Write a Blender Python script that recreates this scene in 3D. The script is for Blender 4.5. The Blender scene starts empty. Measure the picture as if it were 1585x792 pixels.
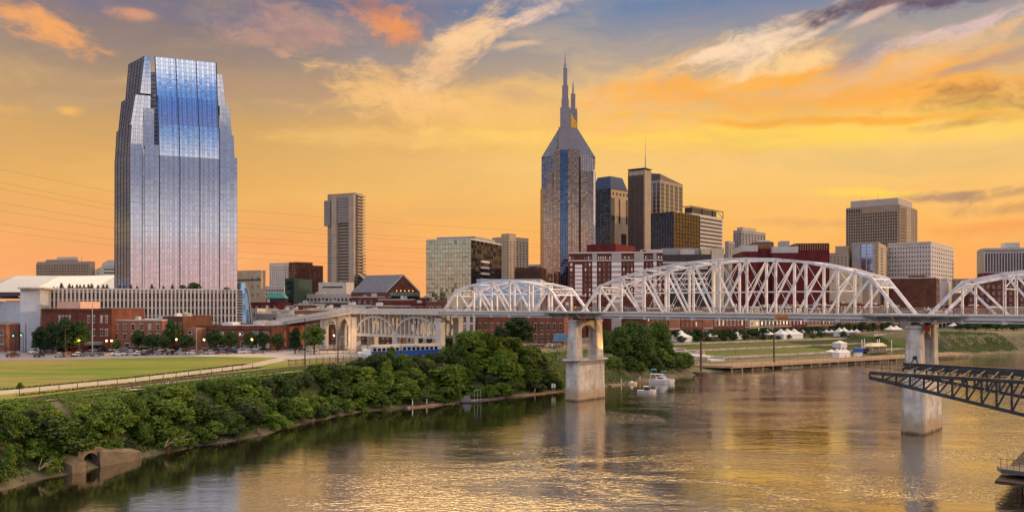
import bpy, math, random
from mathutils import Vector, Matrix
import numpy as np
R = math.radians
rnd = random.Random(7)
SC = bpy.context.scene
COL = SC.collection

# ------------------------------------------------------------------ camera
F, HC, YH, CX = 1300.0, 27.0, 470.0, 792.5
cam = bpy.data.cameras.new('camera'); camo = bpy.data.objects.new('camera', cam); COL.objects.link(camo)
camo.location = (0, 0, HC); camo.rotation_euler = (R(90), 0, 0)
cam.sensor_width = 36; cam.lens = 36 * F / 1585; cam.shift_y = (YH - 396) / 1585
cam.clip_start = 0.5; cam.clip_end = 20000
SC.camera = camo
SC.render.engine = 'CYCLES'
SC.cycles.use_denoising = True
SC.cycles.max_bounces = 6; SC.cycles.glossy_bounces = 4; SC.cycles.diffuse_bounces = 3
SC.cycles.transparent_max_bounces = 4; SC.cycles.caustics_reflective = False; SC.cycles.caustics_refractive = False
SC.cycles.sample_clamp_indirect = 6
SC.view_settings.view_transform = 'Standard'; SC.view_settings.look = 'None'
SC.view_settings.exposure = 0.0; SC.view_settings.gamma = 1.0; SC.view_settings.use_curve_mapping = False

def lin(c):
    o = []
    for v in c:
        v /= 255.0
        o.append(v / 12.92 if v <= .04045 else ((v + .055) / 1.055) ** 2.4)
    return o

# ------------------------------------------------------------------ node expression helper
class NX:
    """tiny wrapper: arithmetic on node sockets"""
    def __init__(s, nt, sock): s.nt, s.s = nt, sock
    def _m(s, op, *a):
        n = s.nt.nodes.new('ShaderNodeMath'); n.operation = op
        for i, x in enumerate((s,) + a):
            if isinstance(x, NX): s.nt.links.new(x.s, n.inputs[i])
            else: n.inputs[i].default_value = x
        return NX(s.nt, n.outputs[0])
    def __add__(s, o): return s._m('ADD', o)
    def __sub__(s, o): return s._m('SUBTRACT', o)
    def __mul__(s, o): return s._m('MULTIPLY', o)
    def __truediv__(s, o): return s._m('DIVIDE', o)
    def pw(s, o): return s._m('POWER', o)
    def mx(s, o): return s._m('MAXIMUM', o)
    def mn(s, o): return s._m('MINIMUM', o)
def smooth(x, a, b):
    n = x.nt.nodes.new('ShaderNodeMapRange'); n.interpolation_type = 'SMOOTHSTEP'
    x.nt.links.new(x.s, n.inputs[0]); n.inputs[1].default_value = a; n.inputs[2].default_value = b
    return NX(x.nt, n.outputs[0])
def vec(nt, *c):
    n = nt.nodes.new('ShaderNodeCombineXYZ')
    for i, x in enumerate(c):
        if isinstance(x, NX): nt.links.new(x.s, n.inputs[i])
        else: n.inputs[i].default_value = x
    return n.outputs[0]
def noise(nt, v, scale=1, detail=4, rough=.55, dist=0):
    n = nt.nodes.new('ShaderNodeTexNoise'); nt.links.new(v, n.inputs['Vector'])
    n.inputs['Scale'].default_value = scale; n.inputs['Detail'].default_value = detail
    n.inputs['Roughness'].default_value = rough; n.inputs['Distortion'].default_value = dist
    return NX(nt, n.outputs[0])
def mixc(nt, f, a, b):
    n = nt.nodes.new('ShaderNodeMix'); n.data_type = 'RGBA'
    for sock, x in ((n.inputs[0], f), (n.inputs[6], a), (n.inputs[7], b)):
        if isinstance(x, NX): nt.links.new(x.s, sock)
        elif isinstance(x, (int, float)): sock.default_value = x
        elif isinstance(x, (list, tuple)): sock.default_value = tuple(x[:3]) + (1,)
        else: nt.links.new(x, sock)
    return n.outputs[2]
def ramp(nt, f, stops, interp='LINEAR'):
    n = nt.nodes.new('ShaderNodeValToRGB'); nt.links.new(f.s, n.inputs[0]); cr = n.color_ramp
    cr.interpolation = interp
    while len(cr.elements) < len(stops): cr.elements.new(0.5)
    for e, (p, c) in zip(cr.elements, stops): e.position = p; e.color = tuple(c) + (1,)
    return n.outputs[0]

# ------------------------------------------------------------------ sky (world) and sun
SUN_EL, SUN_AZ = 8.0, 93.0            # low evening sun, off to the right behind the skyline
wd = bpy.data.worlds.new('World'); SC.world = wd; wd.use_nodes = True
nt = wd.node_tree; nt.nodes.clear()
tc = nt.nodes.new('ShaderNodeTexCoord'); sx = nt.nodes.new('ShaderNodeSeparateXYZ')
nt.links.new(tc.outputs['Generated'], sx.inputs[0])
X, Y, Z = (NX(nt, sx.outputs[i]) for i in range(3))
az = X._m('ARCTAN2', Y) * (180 / math.pi)          # degrees right of the view direction
el = Z.mn(.9999).mx(-.9999)._m('ARCSINE') * (180 / math.pi)
def azel(px, py):
    a = math.atan((px - CX) / F); return math.degrees(a), math.degrees(math.atan((YH - py) / F * math.cos(a)))
def gr(stops):  # stops by elevation in degrees, 0..90
    return [((e / 90.0), lin(c)) for e, c in stops]
elf = (el / 90.0).mx(0.0)
left = ramp(nt, elf, gr([(0, (246, 156, 108)), (3, (246, 163, 98)), (7, (234, 172, 88)), (11, (208, 160, 92)), (15, (154, 130, 114)), (19.5, (104, 100, 120)), (22, (214, 172, 138)), (26, (250, 206, 158)), (34, (252, 222, 184)), (55, (214, 200, 192)), (90, (214, 208, 212))]))
right = ramp(nt, elf, gr([(0, (246, 160, 94)), (3, (251, 170, 88)), (5, (250, 180, 88)), (7.5, (248, 192, 104)), (9.5, (246, 196, 112)), (11.5, (253, 194, 92)), (15, (190, 165, 135)), (19.5, (100, 126, 164)), (22, (222, 180, 140)), (26, (255, 198, 104)), (34, (255, 204, 116)), (55, (214, 200, 192)), (90, (214, 208, 212))]))
front = mixc(nt, smooth(az, -24, 10), left, right)
dull = ramp(nt, elf, gr([(0, (140, 112, 106)), (6, (106, 96, 100)), (14, (92, 88, 100)), (30, (120, 112, 122)), (90, (214, 208, 212))]))
front = mixc(nt, smooth(az, -36, -56), front, dull)      # away from the sunset the horizon is dull mauve
# a handful of shared cloud fields, each streaked along its own direction
def noise2(x, y, detail, rough, off):
    n = nt.nodes.new('ShaderNodeTexNoise'); n.noise_dimensions = '2D'; nt.links.new(vec(nt, x, y, 0), n.inputs['Vector'])
    n.inputs['Scale'].default_value = 1; n.inputs['Detail'].default_value = detail; n.inputs['Roughness'].default_value = rough
    return n
wn = noise2(az * .11 + 3.0, el * .2, 3, .55, 0); ws = nt.nodes.new('ShaderNodeSeparateColor'); nt.links.new(wn.outputs['Color'], ws.inputs[0])
wx, wy = (NX(nt, ws.outputs[i]) - .5 for i in (0, 1))
def field(ang, su, sv, warp, detail=7, rough=.6, off=0.0):
    a = R(ang); u = az * math.cos(a) + el * math.sin(a); v = el * math.cos(a) - az * math.sin(a)
    return NX(nt, noise2(u * su + wx * warp + off, v * sv + wy * warp * 1.6 + off, detail, rough, 0).outputs[0])
FLD = {'up': field(20, .11, .7, 1.0, 9, .66), 'flat': field(-2, .07, .85, .7, 6, .58, 11.0), 'puff': field(-8, .34, .75, 1.3, 6, .6, 23.0), 'steep': field(40, .13, .55, 1.2, 9, .66, 37.0), 'broad': field(2, .07, .24, .6, 5, .6, 51.0)}
wob = FLD['broad']
fine = NX(nt, noise2(az * .55 + wx * 2.4 + 71.0, el * 1.25 + wy * 3.4, 9, .68, 0).outputs[0])
def feature(base, px, py, sxp, syp, ang, col, strength, fu=1.0, fv=3.0, lo=.38, hi=.62, seed=0.0, dist=.6, key=None):
    a0, e0 = azel(px, py); k = 22.7; a = R(ang)
    du, dv = az - a0 + wx * 2.2, el - e0 + wy * 1.6
    u = du * math.cos(a) + dv * math.sin(a); v = dv * math.cos(a) - du * math.sin(a)
    q = (u * (k / sxp)).pw(2.0) + (v * (k / syp)).pw(2.0)
    m = (q * -.8)._m('EXPONENT')
    key = key if key else 'flat' if syp < 14 and abs(ang) < 8 else 'steep' if ang > 30 else 'up' if ang > 7 else 'puff' if sxp < 140 else 'flat' if sxp / syp > 5.5 else 'broad'
    f = smooth((FLD[key] - .5) * 2.3 + (fine - .5) * 1.5 + m * 1.5 - .68, -.3, 1.0) * smooth(m, .02, .35) * strength
    return mixc(nt, f, base, lin(col))
c = front
P_, W_ = (250, 196, 132), (252, 214, 172)
c = feature(c, 320, 150, 330, 50, 4, (186, 150, 118), .45, .25, 1.2, seed=2)
c = feature(c, 330, 20, 330, 26, 2, (124, 116, 136), .65, .3, 1.4, seed=3)
c = feature(c, 75, 42, 80, 22, -14, (246, 166, 92), .95, .7, 2.0, .36, .56, seed=4)
c = feature(c, 200, 22, 36, 10, 4, (232, 158, 112), .8, 1, 2.4, seed=5)
c = feature(c, 118, 172, 15, 7, -4, (252, 186, 84), 1, 1.5, 3, .25, .5, seed=6)
c = feature(c, 8, 160, 36, 6, 2, (222, 168, 96), .7, .6, 3, seed=7)
c = feature(c, 455, 42, 120, 34, 4, (196, 146, 128), .7, .6, 1.8, seed=8)
c = feature(c, 605, 36, 66, 30, -22, (236, 146, 84), .95, .8, 1.8, .34, .58, seed=9)
c = feature(c, 575, 8, 50, 14, -14, (140, 110, 116), .6, .7, 2, seed=10)
c = feature(c, 585, 90, 80, 18, 0, (150, 140, 148), .55, .5, 2, seed=11)
c = feature(c, 770, 170, 260, 50, 2, (252, 194, 104), .75, .4, 1.5, .34, .62, seed=12)
c = feature(c, 610, 150, 120, 42, -14, (252, 194, 118), .85, .5, 2.6, .34, .6, seed=13)
c = feature(c, 700, 88, 100, 34, 38, (254, 202, 142), .9, .45, 2.4, .34, .56, seed=14)
c = feature(c, 735, 50, 56, 20, 16, (254, 204, 150), .95, .6, 2.6, .36, .56, seed=15)
c = feature(c, 830, 16, 90, 12, 20, (250, 206, 172), .9, .4, 3.2, .36, .58, seed=16)
c = feature(c, 795, 74, 40, 6, 4, (250, 200, 150), .6, .8, 3, seed=17)
c = feature(c, 780, 145, 90, 16, -12, (206, 164, 122), .5, .5, 2.4, seed=18)
c = feature(c, 1010, 150, 140, 52, 8, (252, 188, 116), .75, .35, 1.6, .34, .62, seed=19)
c = feature(c, 900, 120, 60, 26, 0, (204, 172, 142), .5, .4, 1.6, seed=20)
c = feature(c, 1320, 130, 320, 48, -2, (252, 172, 62), 1, .28, 1.7, .26, .56, seed=21)
c = feature(c, 1540, 150, 110, 24, 0, (168, 118, 66), .85, .4, 3, .34, .6, seed=22)
c = feature(c, 1190, 68, 115, 27, 20, (254, 218, 178), 1, .35, 2.8, .32, .54, seed=23)
c = feature(c, 1110, 84, 46, 9, 16, (254, 216, 180), .9, .7, 2.6, .34, .56, seed=24)
c = feature(c, 1235, 96, 76, 15, 6, (254, 206, 142), .95, .5, 3, .34, .56, seed=25)
c = feature(c, 1330, 92, 46, 24, 14, (138, 136, 156), .7, .4, 1.8, seed=26)
c = feature(c, 1440, 88, 170, 22, 10, (240, 190, 138), .65, .22, 2.6, .34, .6, seed=27)
c = feature(c, 1500, 46, 130, 11, 9, (224, 190, 184), .85, .25, 3, .34, .58, seed=28)
c = feature(c, 1500, 106, 90, 9, 8, (166, 136, 132), .6, .3, 3, seed=29)
c = feature(c, 1420, 2, 190, 20, 2, (96, 78, 98), 1, .4, 2.2, .28, .55, seed=30, key='puff')
c = feature(c, 1345, 30, 40, 9, 12, (238, 196, 178), .7, .7, 2.6, seed=31)
c = feature(c, 1230, 206, 440, 30, -1, (255, 210, 84), 1, .2, 2, .25, .55, seed=32)
c = feature(c, 1290, 184, 300, 8, -3, (250, 164, 40), .8, .2, 3, .3, .55, seed=33)
c = feature(c, 1470, 188, 70, 7, 2, (196, 138, 66), .75, .5, 3, .3, .58, seed=34)
c = feature(c, 1440, 244, 240, 24, -1, (228, 186, 112), .65, .25, 1.8, .3, .6, seed=35)
c = feature(c, 1330, 298, 90, 7, 2, (255, 212, 78), .85, .4, 3, .3, .56, seed=36)
c = feature(c, 1480, 302, 90, 10, -3, (160, 122, 104), .85, .4, 2.6, .3, .58, seed=37, key='puff')
c = feature(c, 1545, 322, 70, 9, -4, (190, 134, 92), .7, .5, 2.8, seed=38, key='puff')
c = feature(c, 1270, 346, 110, 8, -2, (216, 150, 100), .6, .4, 3, seed=39)
c = feature(c, 1540, 352, 110, 12, -3, (246, 152, 74), .6, .3, 2.4, seed=40)
c = feature(c, 640, 212, 300, 12, 1, (252, 200, 112), .5, .2, 2.6, seed=41)
# very soft streaks of light and dark everywhere low in the sky
c = mixc(nt, smooth(wob, .45, .8) * .28, c, lin((255, 205, 120)))
c = mixc(nt, smooth(wob, .5, .2) * .22, c, lin((206, 150, 100)))
# the sky behind the camera, seen only in glass and as light: lavender low, a white bank of cloud, blue above
bel = el + (noise(nt, vec(nt, az * .06, el * .22, 9.0), 1, 5, .6) - .5) * 2.6
back = ramp(nt, (bel / 90.0).mx(0.0), gr([(0, (236, 190, 180)), (3.4, (228, 198, 196)), (5.0, (226, 220, 224)), (6.4, (196, 194, 206)), (8, (142, 148, 172)), (11, (140, 148, 174)), (13.8, (240, 232, 230)), (16.0, (234, 232, 236)), (17.8, (134, 172, 218)), (19.2, (84, 120, 180)), (20.4, (112, 134, 190)), (21.3, (66, 118, 192)), (22.8, (112, 162, 220)), (24.0, (232, 236, 242)), (27, (222, 206, 202)), (52, (214, 202, 200)), (90, (214, 208, 212))]))
bw = smooth(Y, .32, -.25)
col = mixc(nt, bw, c, back)
# brightness: the front as photographed, the sky overhead and behind brighter (it lights the scene), plus a bright lobe added high in front for the water
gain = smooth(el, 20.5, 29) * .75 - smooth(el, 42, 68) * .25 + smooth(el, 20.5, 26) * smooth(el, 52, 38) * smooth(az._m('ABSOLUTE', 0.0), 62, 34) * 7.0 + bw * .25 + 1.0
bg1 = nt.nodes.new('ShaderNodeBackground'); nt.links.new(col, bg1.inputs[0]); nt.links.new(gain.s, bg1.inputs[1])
sky = nt.nodes.new('ShaderNodeTexSky'); sky.sky_type = 'NISHITA'; sky.sun_disc = False
sky.sun_elevation = R(SUN_EL); sky.sun_rotation = R(SUN_AZ)
bg2 = nt.nodes.new('ShaderNodeBackground'); nt.links.new(sky.outputs[0], bg2.inputs[0]); bg2.inputs[1].default_value = 0.01
ad = nt.nodes.new('ShaderNodeAddShader'); out = nt.nodes.new('ShaderNodeOutputWorld')
nt.links.new(bg1.outputs[0], ad.inputs[0]); nt.links.new(bg2.outputs[0], ad.inputs[1]); nt.links.new(ad.outputs[0], out.inputs[0])
sun = bpy.data.lights.new('sun', 'SUN'); sun.energy = 2.2; sun.angle = R(1.2); sun.color = (1.0, .62, .30)
suno = bpy.data.objects.new('sun', sun); COL.objects.link(suno)
sd = Vector((math.sin(R(SUN_AZ)) * math.cos(R(SUN_EL)), math.cos(R(SUN_AZ)) * math.cos(R(SUN_EL)), math.sin(R(SUN_EL))))
suno.rotation_euler = sd.to_track_quat('Z', 'Y').to_euler(); suno.location = sd * 500

# ------------------------------------------------------------------ materials
MATS = {}
def mat(name, col, rough=.8, metal=0.0, var=.15, scale=.4, spec=.3, streak=0.0, emit=None):
    if name in MATS: return MATS[name]
    m = bpy.data.materials.new(name); m.use_nodes = True; t = m.node_tree
    b = t.nodes['Principled BSDF']; b.inputs['Roughness'].default_value = rough; b.inputs['Metallic'].default_value = metal
    b.inputs['Specular IOR Level'].default_value = spec
    g = t.nodes.new('ShaderNodeNewGeometry')
    if var:
        n = noise(t, g.outputs['Position'], scale, 5, .6)
        c0 = [max(0, v * (1 - var * 1.6)) for v in col]; c1 = [min(1, v * (1 + var * 1.6)) for v in col]
        cc = ramp(t, n, [(.3, c0), (.7, c1)])
        if streak:
            sp = t.nodes.new('ShaderNodeSeparateXYZ'); t.links.new(g.outputs['Position'], sp.inputs[0])
            px, py, pz = (NX(t, sp.outputs[i]) for i in range(3))
            s = noise(t, vec(t, px * 1.1, py * 1.1, pz * .09), 1, 6, .65)
            cc = mixc(t, smooth(s, .48, .72) * streak, cc, [v * .38 for v in (col[0], col[1] * .92, col[2] * .8)])
        t.links.new(cc, b.inputs['Base Color'])
    else: b.inputs['Base Color'].default_value = tuple(col) + (1,)
    if emit: b.inputs['Emission Color'].default_value = tuple(emit[0]) + (1,); b.inputs['Emission Strength'].default_value = emit[1]
    MATS[name] = m; return m
def glassmat(name, col, rough=.04, metal=.85, var=.25):
    """reflective facade glass; each pane a slightly different tint"""
    if name in MATS: return MATS[name]
    m = bpy.data.materials.new(name); m.use_nodes = True; t = m.node_tree
    b = t.nodes['Principled BSDF']; b.inputs['Roughness'].default_value = rough; b.inputs['Metallic'].default_value = metal
    g = t.nodes.new('ShaderNodeNewGeometry'); r = NX(t, g.outputs['Random Per Island'])
    t.links.new(mixc(t, r, [v * (1 - var) for v in col], [min(1, v * (1 + var)) for v in col]), b.inputs['Base Color'])
    MATS[name] = m; return m
def foliage(name, c0, c1, trans=.25):
    if name in MATS: return MATS[name]
    m = bpy.data.materials.new(name); m.use_nodes = True; t = m.node_tree; t.nodes.remove(t.nodes['Principled BSDF'])
    oi = t.nodes.new('ShaderNodeObjectInfo'); g = t.nodes.new('ShaderNodeNewGeometry')
    f = NX(t, oi.outputs['Random']).pw(1.6) * .6 + NX(t, g.outputs['Random Per Island']) * .28 + noise(t, g.outputs['Position'], .35, 3) * .5 - .2
    cc = mixc(t, f, c0, c1)
    d = t.nodes.new('ShaderNodeBsdfDiffuse'); tr = t.nodes.new('ShaderNodeBsdfTranslucent'); gl = t.nodes.new('ShaderNodeBsdfGlossy')
    gl.inputs['Roughness'].default_value = .45
    t.links.new(cc, d.inputs[0]); t.links.new(cc, tr.inputs[0])
    mx = t.nodes.new('ShaderNodeMixShader'); mx.inputs[0].default_value = trans
    t.links.new(d.outputs[0], mx.inputs[1]); t.links.new(tr.outputs[0], mx.inputs[2])
    m2 = t.nodes.new('ShaderNodeMixShader'); m2.inputs[0].default_value = .03
    t.links.new(mx.outputs[0], m2.inputs[1]); t.links.new(gl.outputs[0], m2.inputs[2])
    t.links.new(m2.outputs[0], t.nodes['Material Output'].inputs[0]); MATS[name] = m; return m
def brick(name, col, var=.3):
    return mat(name, col, .9, 0, var * .7, .25, .15, .35)

M_STEEL = mat('white_painted_steel', (.76, .75, .79), .45, 0, .10, .6, .4, .5)
M_STEEL2 = mat('grey_painted_steel', (.36, .38, .40), .5, 0, .1, .6)
M_DARKST = mat('dark_steel', (.035, .04, .05), .5, .3, .3, .8)
M_CONC = mat('pale_concrete', (.52, .50, .47), .85, 0, .13, .35, .2, .45)
M_CONC2 = mat('old_concrete', (.44, .39, .33), .9, 0, .18, .3, .2, .5)
M_CONC3 = mat('light_concrete', (.52, .50, .48), .85, 0, .08, .4, .2, .15)
M_WHITE = mat('white_paint', (.78, .77, .76), .6, 0, .05)
M_BLACK = mat('black_metal', (.02, .02, .022), .5, .2, .2)
M_ASPH = mat('asphalt', (.11, .105, .11), .9, 0, .2, .3)
M_ROOFG = mat('grey_roofing', (.24, .23, .23), .9, 0, .25, .3)
M_ROOFW = mat('white_roofing', (.6, .58, .6), .8, 0, .12, .3)
M_WIN = glassmat('window_glass', (.09, .10, .12), .06, .75, .5)
M_WINB = glassmat('bright_window_glass', (.50, .53, .56), .08, .8, .35)
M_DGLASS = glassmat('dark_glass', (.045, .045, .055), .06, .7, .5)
M_TRUNK = mat('bark', (.07, .05, .035), .9, 0, .3, 3)
M_LAMP = mat('warm_lamp', (1, .6, .25), .5, 0, 0, emit=((1, .52, .16), 6))

# ------------------------------------------------------------------ objects
ORI = {}
def tag(o, label=None, cat=None, group=None, kind=None):
    if label: o['label'] = label
    if cat: o['category'] = cat
    if group: o['group'] = group
    if kind: o['kind'] = kind
    return o
def thing(name, label, cat, loc=(0, 0, 0), group=None):
    o = bpy.data.objects.new(name, None); o.empty_display_size = .5; COL.objects.link(o)
    o.location = loc; ORI[o.name] = Vector(loc)
    return tag(o, label, cat, group)
class MB:
    def __init__(s): s.v = []; s.f = []; s.m = []
    def face(s, pts, m=0):
        n = len(s.v); s.v += [tuple(p) for p in pts]; s.f.append(tuple(range(n, n + len(pts)))); s.m.append(m)
    def hexa(s, b, t, m=0, mt=None):
        n = len(s.v); k = len(b); s.v += [tuple(p) for p in b] + [tuple(p) for p in t]
        s.f.append(tuple(range(n + k - 1, n - 1, -1))); s.m.append(m)
        s.f.append(tuple(range(n + k, n + 2 * k))); s.m.append(m if mt is None else mt)
        for i in range(k):
            j = (i + 1) % k; s.f.append((n + i, n + j, n + k + j, n + k + i)); s.m.append(m)
    def box(s, x0, x1, y0, y1, z0, z1, m=0, mt=None):
        s.hexa([(x0, y0, z0), (x1, y0, z0), (x1, y1, z0), (x0, y1, z0)], [(x0, y0, z1), (x1, y0, z1), (x1, y1, z1), (x0, y1, z1)], m, mt)
    def prism(s, poly, z0, z1, m=0, mt=None):
        s.hexa([(p[0], p[1], z0) for p in poly], [(p[0], p[1], z1) for p in poly], m, mt)
    def loft(s, pb, z0, pt, z1, m=0, mt=None):
        s.hexa([(p[0], p[1], z0) for p in pb], [(p[0], p[1], z1) for p in pt], m, mt)
    def beam(s, p, q, w, h, m=0, side=None):
        p, q = Vector(p), Vector(q); d = (q - p)
        if d.length < 1e-6: return
        d.normalize()
        if side is None:
            up = Vector((0, 0, 1)) if abs(d.z) < .95 else Vector((1, 0, 0)); side = d.cross(up)
        side = Vector(side); side = (side - d * side.dot(d)).normalized(); u = side.cross(d).normalized()
        a, b = side * (w / 2), u * (h / 2)
        s.hexa([p - a - b, p + a - b, p + a + b, p - a + b], [q - a - b, q + a - b, q + a + b, q - a + b], m)
    def tube(s, pts, r, n=8, m=0, caps=True):
        pts = [Vector(p) for p in pts]; rs = r if isinstance(r, (list, tuple)) else [r] * len(pts)
        base = len(s.v)
        for i, p in enumerate(pts):
            d = (pts[min(i + 1, len(pts) - 1)] - pts[max(i - 1, 0)]).normalized()
            a = d.cross(Vector((0, 0, 1)) if abs(d.z) < .9 else Vector((1, 0, 0))).normalized(); b = d.cross(a)
            for k in range(n):
                t = 2 * math.pi * k / n; s.v.append(tuple(p + (a * math.cos(t) + b * math.sin(t)) * rs[i]))
        for i in range(len(pts) - 1):
            for k in range(n):
                k2 = (k + 1) % n; s.f.append((base + i * n + k, base + i * n + k2, base + (i + 1) * n + k2, base + (i + 1) * n + k)); s.m.append(m)
        if caps:
            s.f.append(tuple(base + k for k in range(n))); s.m.append(m)
            s.f.append(tuple(base + (len(pts) - 1) * n + k for k in range(n))); s.m.append(m)
    def mesh(s, name, mats, off=(0, 0, 0), smooth=False):
        me = bpy.data.meshes.new(name); ox, oy, oz = off
        me.from_pydata([(x - ox, y - oy, z - oz) for x, y, z in s.v], [], s.f)
        for m in mats: me.materials.append(m)
        me.polygons.foreach_set('material_index', s.m)
        if smooth: me.polygons.foreach_set('use_smooth', [True] * len(s.f))
        me.update(); return me
    def build(s, name, mats, parent=None, smooth=False, origin=None):
        if not isinstance(mats, (list, tuple)): mats = [mats]
        off = ORI[parent.name] if parent else Vector(origin or (0, 0, 0))
        o = bpy.data.objects.new(name, s.mesh(name, mats, off, smooth)); COL.objects.link(o)
        if parent: o.parent = parent
        else: o.location = off
        ORI[o.name] = off.copy(); return o
KIDS = {}
def copy_tree(o, parent=None):
    c = o.copy(); COL.objects.link(c)
    if parent: c.parent = parent
    for ch in o.children: copy_tree(ch, c)
    return c
def structure(name, mb, mats, smooth=False):
    return tag(mb.build(name, mats, None, smooth), kind='structure')

# ------------------------------------------------------------------ measuring: where a sight line meets a height or a distance
def G(px, py, z=10.0):
    d = F * (HC - z) / (py - YH); return Vector(((px - CX) * d / F, d, z))
def D(px, d): return ((px - CX) * d / F, d)
def ZH(py, d): return HC + (YH - py) * d / F
def along(C, u, px):
    k = (px - CX) / F; return (k * C[1] - C[0]) / (u[0] - k * u[1])

# ================================================================== SETTING: terrain, river
shore_px = [(0, 757), (60, 740), (125, 729), (180, 716), (240, 704), (300, 691), (400, 674), (470, 655), (560, 636), (640, 630), (760, 617), (870, 605), (985, 593), (1040, 585), (1085, 578)]
SH = [(-900, -700), (-180, -40), (-105, 80)] + [tuple(G(x, y, 0)[:2]) for x, y in shore_px]
DK0, DKD = Vector((87.6, 334)), Vector((.848, .53))       # front edge of the dock
for t in (12, 60, 110, 170): 
    p = DK0 + DKD * t + Vector((-.53, .848)) * 8; SH.append((p.x, p.y))
SH += [tuple(G(1540, 547, 0)[:2]), tuple(G(1585, 545, 0)[:2]), (420, 530), (700, 570), (1600, 560), (7000, 200)]
def shore_dist(px, py):
    """signed distance to the waterline (inland positive) and x of the nearest shore point"""
    P = np.stack([px, py], -1); best = np.full(px.shape, 1e18); nx = np.zeros(px.shape)
    for a, b in zip(SH[:-1], SH[1:]):
        a = np.array(a); b = np.array(b); ab = b - a; t = np.clip(((P - a) @ ab) / (ab @ ab), 0, 1)
        q = a + t[..., None] * ab; d2 = ((P - q) ** 2).sum(-1); m = d2 < best; best = np.where(m, d2, best); nx = np.where(m, q[..., 0], nx)
    poly = SH + [(7000, 9000), (-9000, 9000), (-9000, -700)]
    ins = np.zeros(px.shape, bool); j = len(poly) - 1
    for i in range(len(poly)):
        xi, yi = poly[i]; xj, yj = poly[j]
        if yi != yj: ins ^= ((yi > py) != (yj > py)) & (px < (xj - xi) * (py - yi) / (yj - yi) + xi)
        j = i
    return np.where(ins, np.sqrt(best), -np.sqrt(best)), nx
PL = ([-60, -8, 0, 1.5, 4, 8, 13, 16, 260, 800], [-5, -2, 0, .7, 1.9, 5.6, 9.2, 10, 10, 15])
PR = ([-60, -8, 0, 3, 10, 22, 24, 45, 46.5, 62, 63.5, 80, 95, 260, 800], [-5, -2, 0, .8, 1.6, 2.2, 3.2, 4.6, 5.5, 6.8, 7.6, 9, 10, 10, 15])
def height(px, py):
    px = np.asarray(px, float); py = np.asarray(py, float); s, nx = shore_dist(px, py)
    wr = np.clip((nx - 66) / 14, 0, 1) * np.clip((236 - nx) / 8, 0, 1)
    z = np.interp(s, *PL) * (1 - wr) + np.interp(s, *PR) * wr
    wob = np.sin(px * .37 + py * .21) * np.sin(px * .13 - py * .29)
    z = z + np.where((s > -2) & (s < 17), wob * .35, 0)
    e = np.exp(-(((px - 62) / 14) ** 2 + ((py - 78) / 16) ** 2))        # small spur of the near bank at the frame's corner
    return np.where(s < 0, np.maximum(z, -5 + 9 * e), z)
def hz(x, y): return float(height(np.array([x]), np.array([y]))[0])
def axis(lo, hi, step, far):
    a = list(np.arange(lo, hi + .1, step)); g = step
    while a[-1] < far: g *= 1.35; a.append(a[-1] + g)
    g = step
    while a[0] > -far: g *= 1.35; a.insert(0, a[0] - g)
    return np.array(a)
gx, gy = axis(-150, 330, 3, 9000), axis(60, 560, 3, 9000)
XX, YY = np.meshgrid(gx, gy); ZZ = height(XX, YY); nxg, nyg = len(gx), len(gy)
me = bpy.data.meshes.new('ground')
idx = np.arange(nxg * nyg).reshape(nyg, nxg)
quads = np.stack([idx[:-1, :-1], idx[:-1, 1:], idx[1:, 1:], idx[1:, :-1]], -1).reshape(-1, 4)
me.from_pydata(np.stack([XX, YY, ZZ], -1).reshape(-1, 3).tolist(), [], quads.tolist())
me.polygons.foreach_set('use_smooth', [True] * len(quads))
M_GROUND = mat('earth_and_city_ground', (.115, .105, .065), .95, 0, .25, .25)
me.materials.append(M_GROUND); go = bpy.data.objects.new('ground', me); COL.objects.link(go); tag(go, kind='structure')

def watermat():
    m = bpy.data.materials.new('river_water'); m.use_nodes = True; t = m.node_tree; t.nodes.remove(t.nodes['Principled BSDF'])
    g = t.nodes.new('ShaderNodeNewGeometry'); sp = t.nodes.new('ShaderNodeSeparateXYZ'); t.links.new(g.outputs['Position'], sp.inputs[0])
    x, y, z = (NX(t, sp.outputs[i]) for i in range(3))
    patch = smooth(noise(t, vec(t, x * .016, y * .034, 3.0), 1, 5, .62, 1.2), .40, .60)
    w1 = noise(t, vec(t, x * .22, y * .55, 0.0), 1, 3, .5, .6)
    w2 = noise(t, vec(t, x * .9, y * 2.0, 5.0), 1, 3, .55, .5)
    w3 = noise(t, vec(t, x * .05, y * .12, 8.0), 1, 2, .5)
    calm = smooth((x + 74.0) * 1.75 + 122.0 - y, 10, 110) * .78 + .22
    h = (w1 * .042 + w2 * (patch * .056 + .016) + w3 * .05) * calm
    b = t.nodes.new('ShaderNodeBump'); b.inputs['Strength'].default_value = 1.0; b.inputs['Distance'].default_value = 1.0
    t.links.new(h.s, b.inputs['Height'])
    gl = t.nodes.new('ShaderNodeBsdfGlossy'); gl.inputs['Roughness'].default_value = .07; gl.inputs['Color'].default_value = (1, .97, .93, 1)
    df = t.nodes.new('ShaderNodeBsdfDiffuse'); df.inputs[0].default_value = (.012, .013, .006, 1)
    fr = t.nodes.new('ShaderNodeFresnel'); fr.inputs[0].default_value = 1.6
    for n in (gl, df, fr): t.links.new(b.outputs[0], n.inputs['Normal'])
    f = (NX(t, fr.outputs[0]) * .62 + .46).mn(.96)
    mx = t.nodes.new('ShaderNodeMixShader'); t.links.new(f.s, mx.inputs[0]); t.links.new(df.outputs[0], mx.inputs[1]); t.links.new(gl.outputs[0], mx.inputs[2])
    t.links.new(mx.outputs[0], t.nodes['Material Output'].inputs[0]); return m
w = MB(); w.face([(-9000, -9000, 0), (9000, -9000, 0), (9000, 9000, 0), (-9000, 9000, 0)]); structure('river_water', w, watermat())

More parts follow.
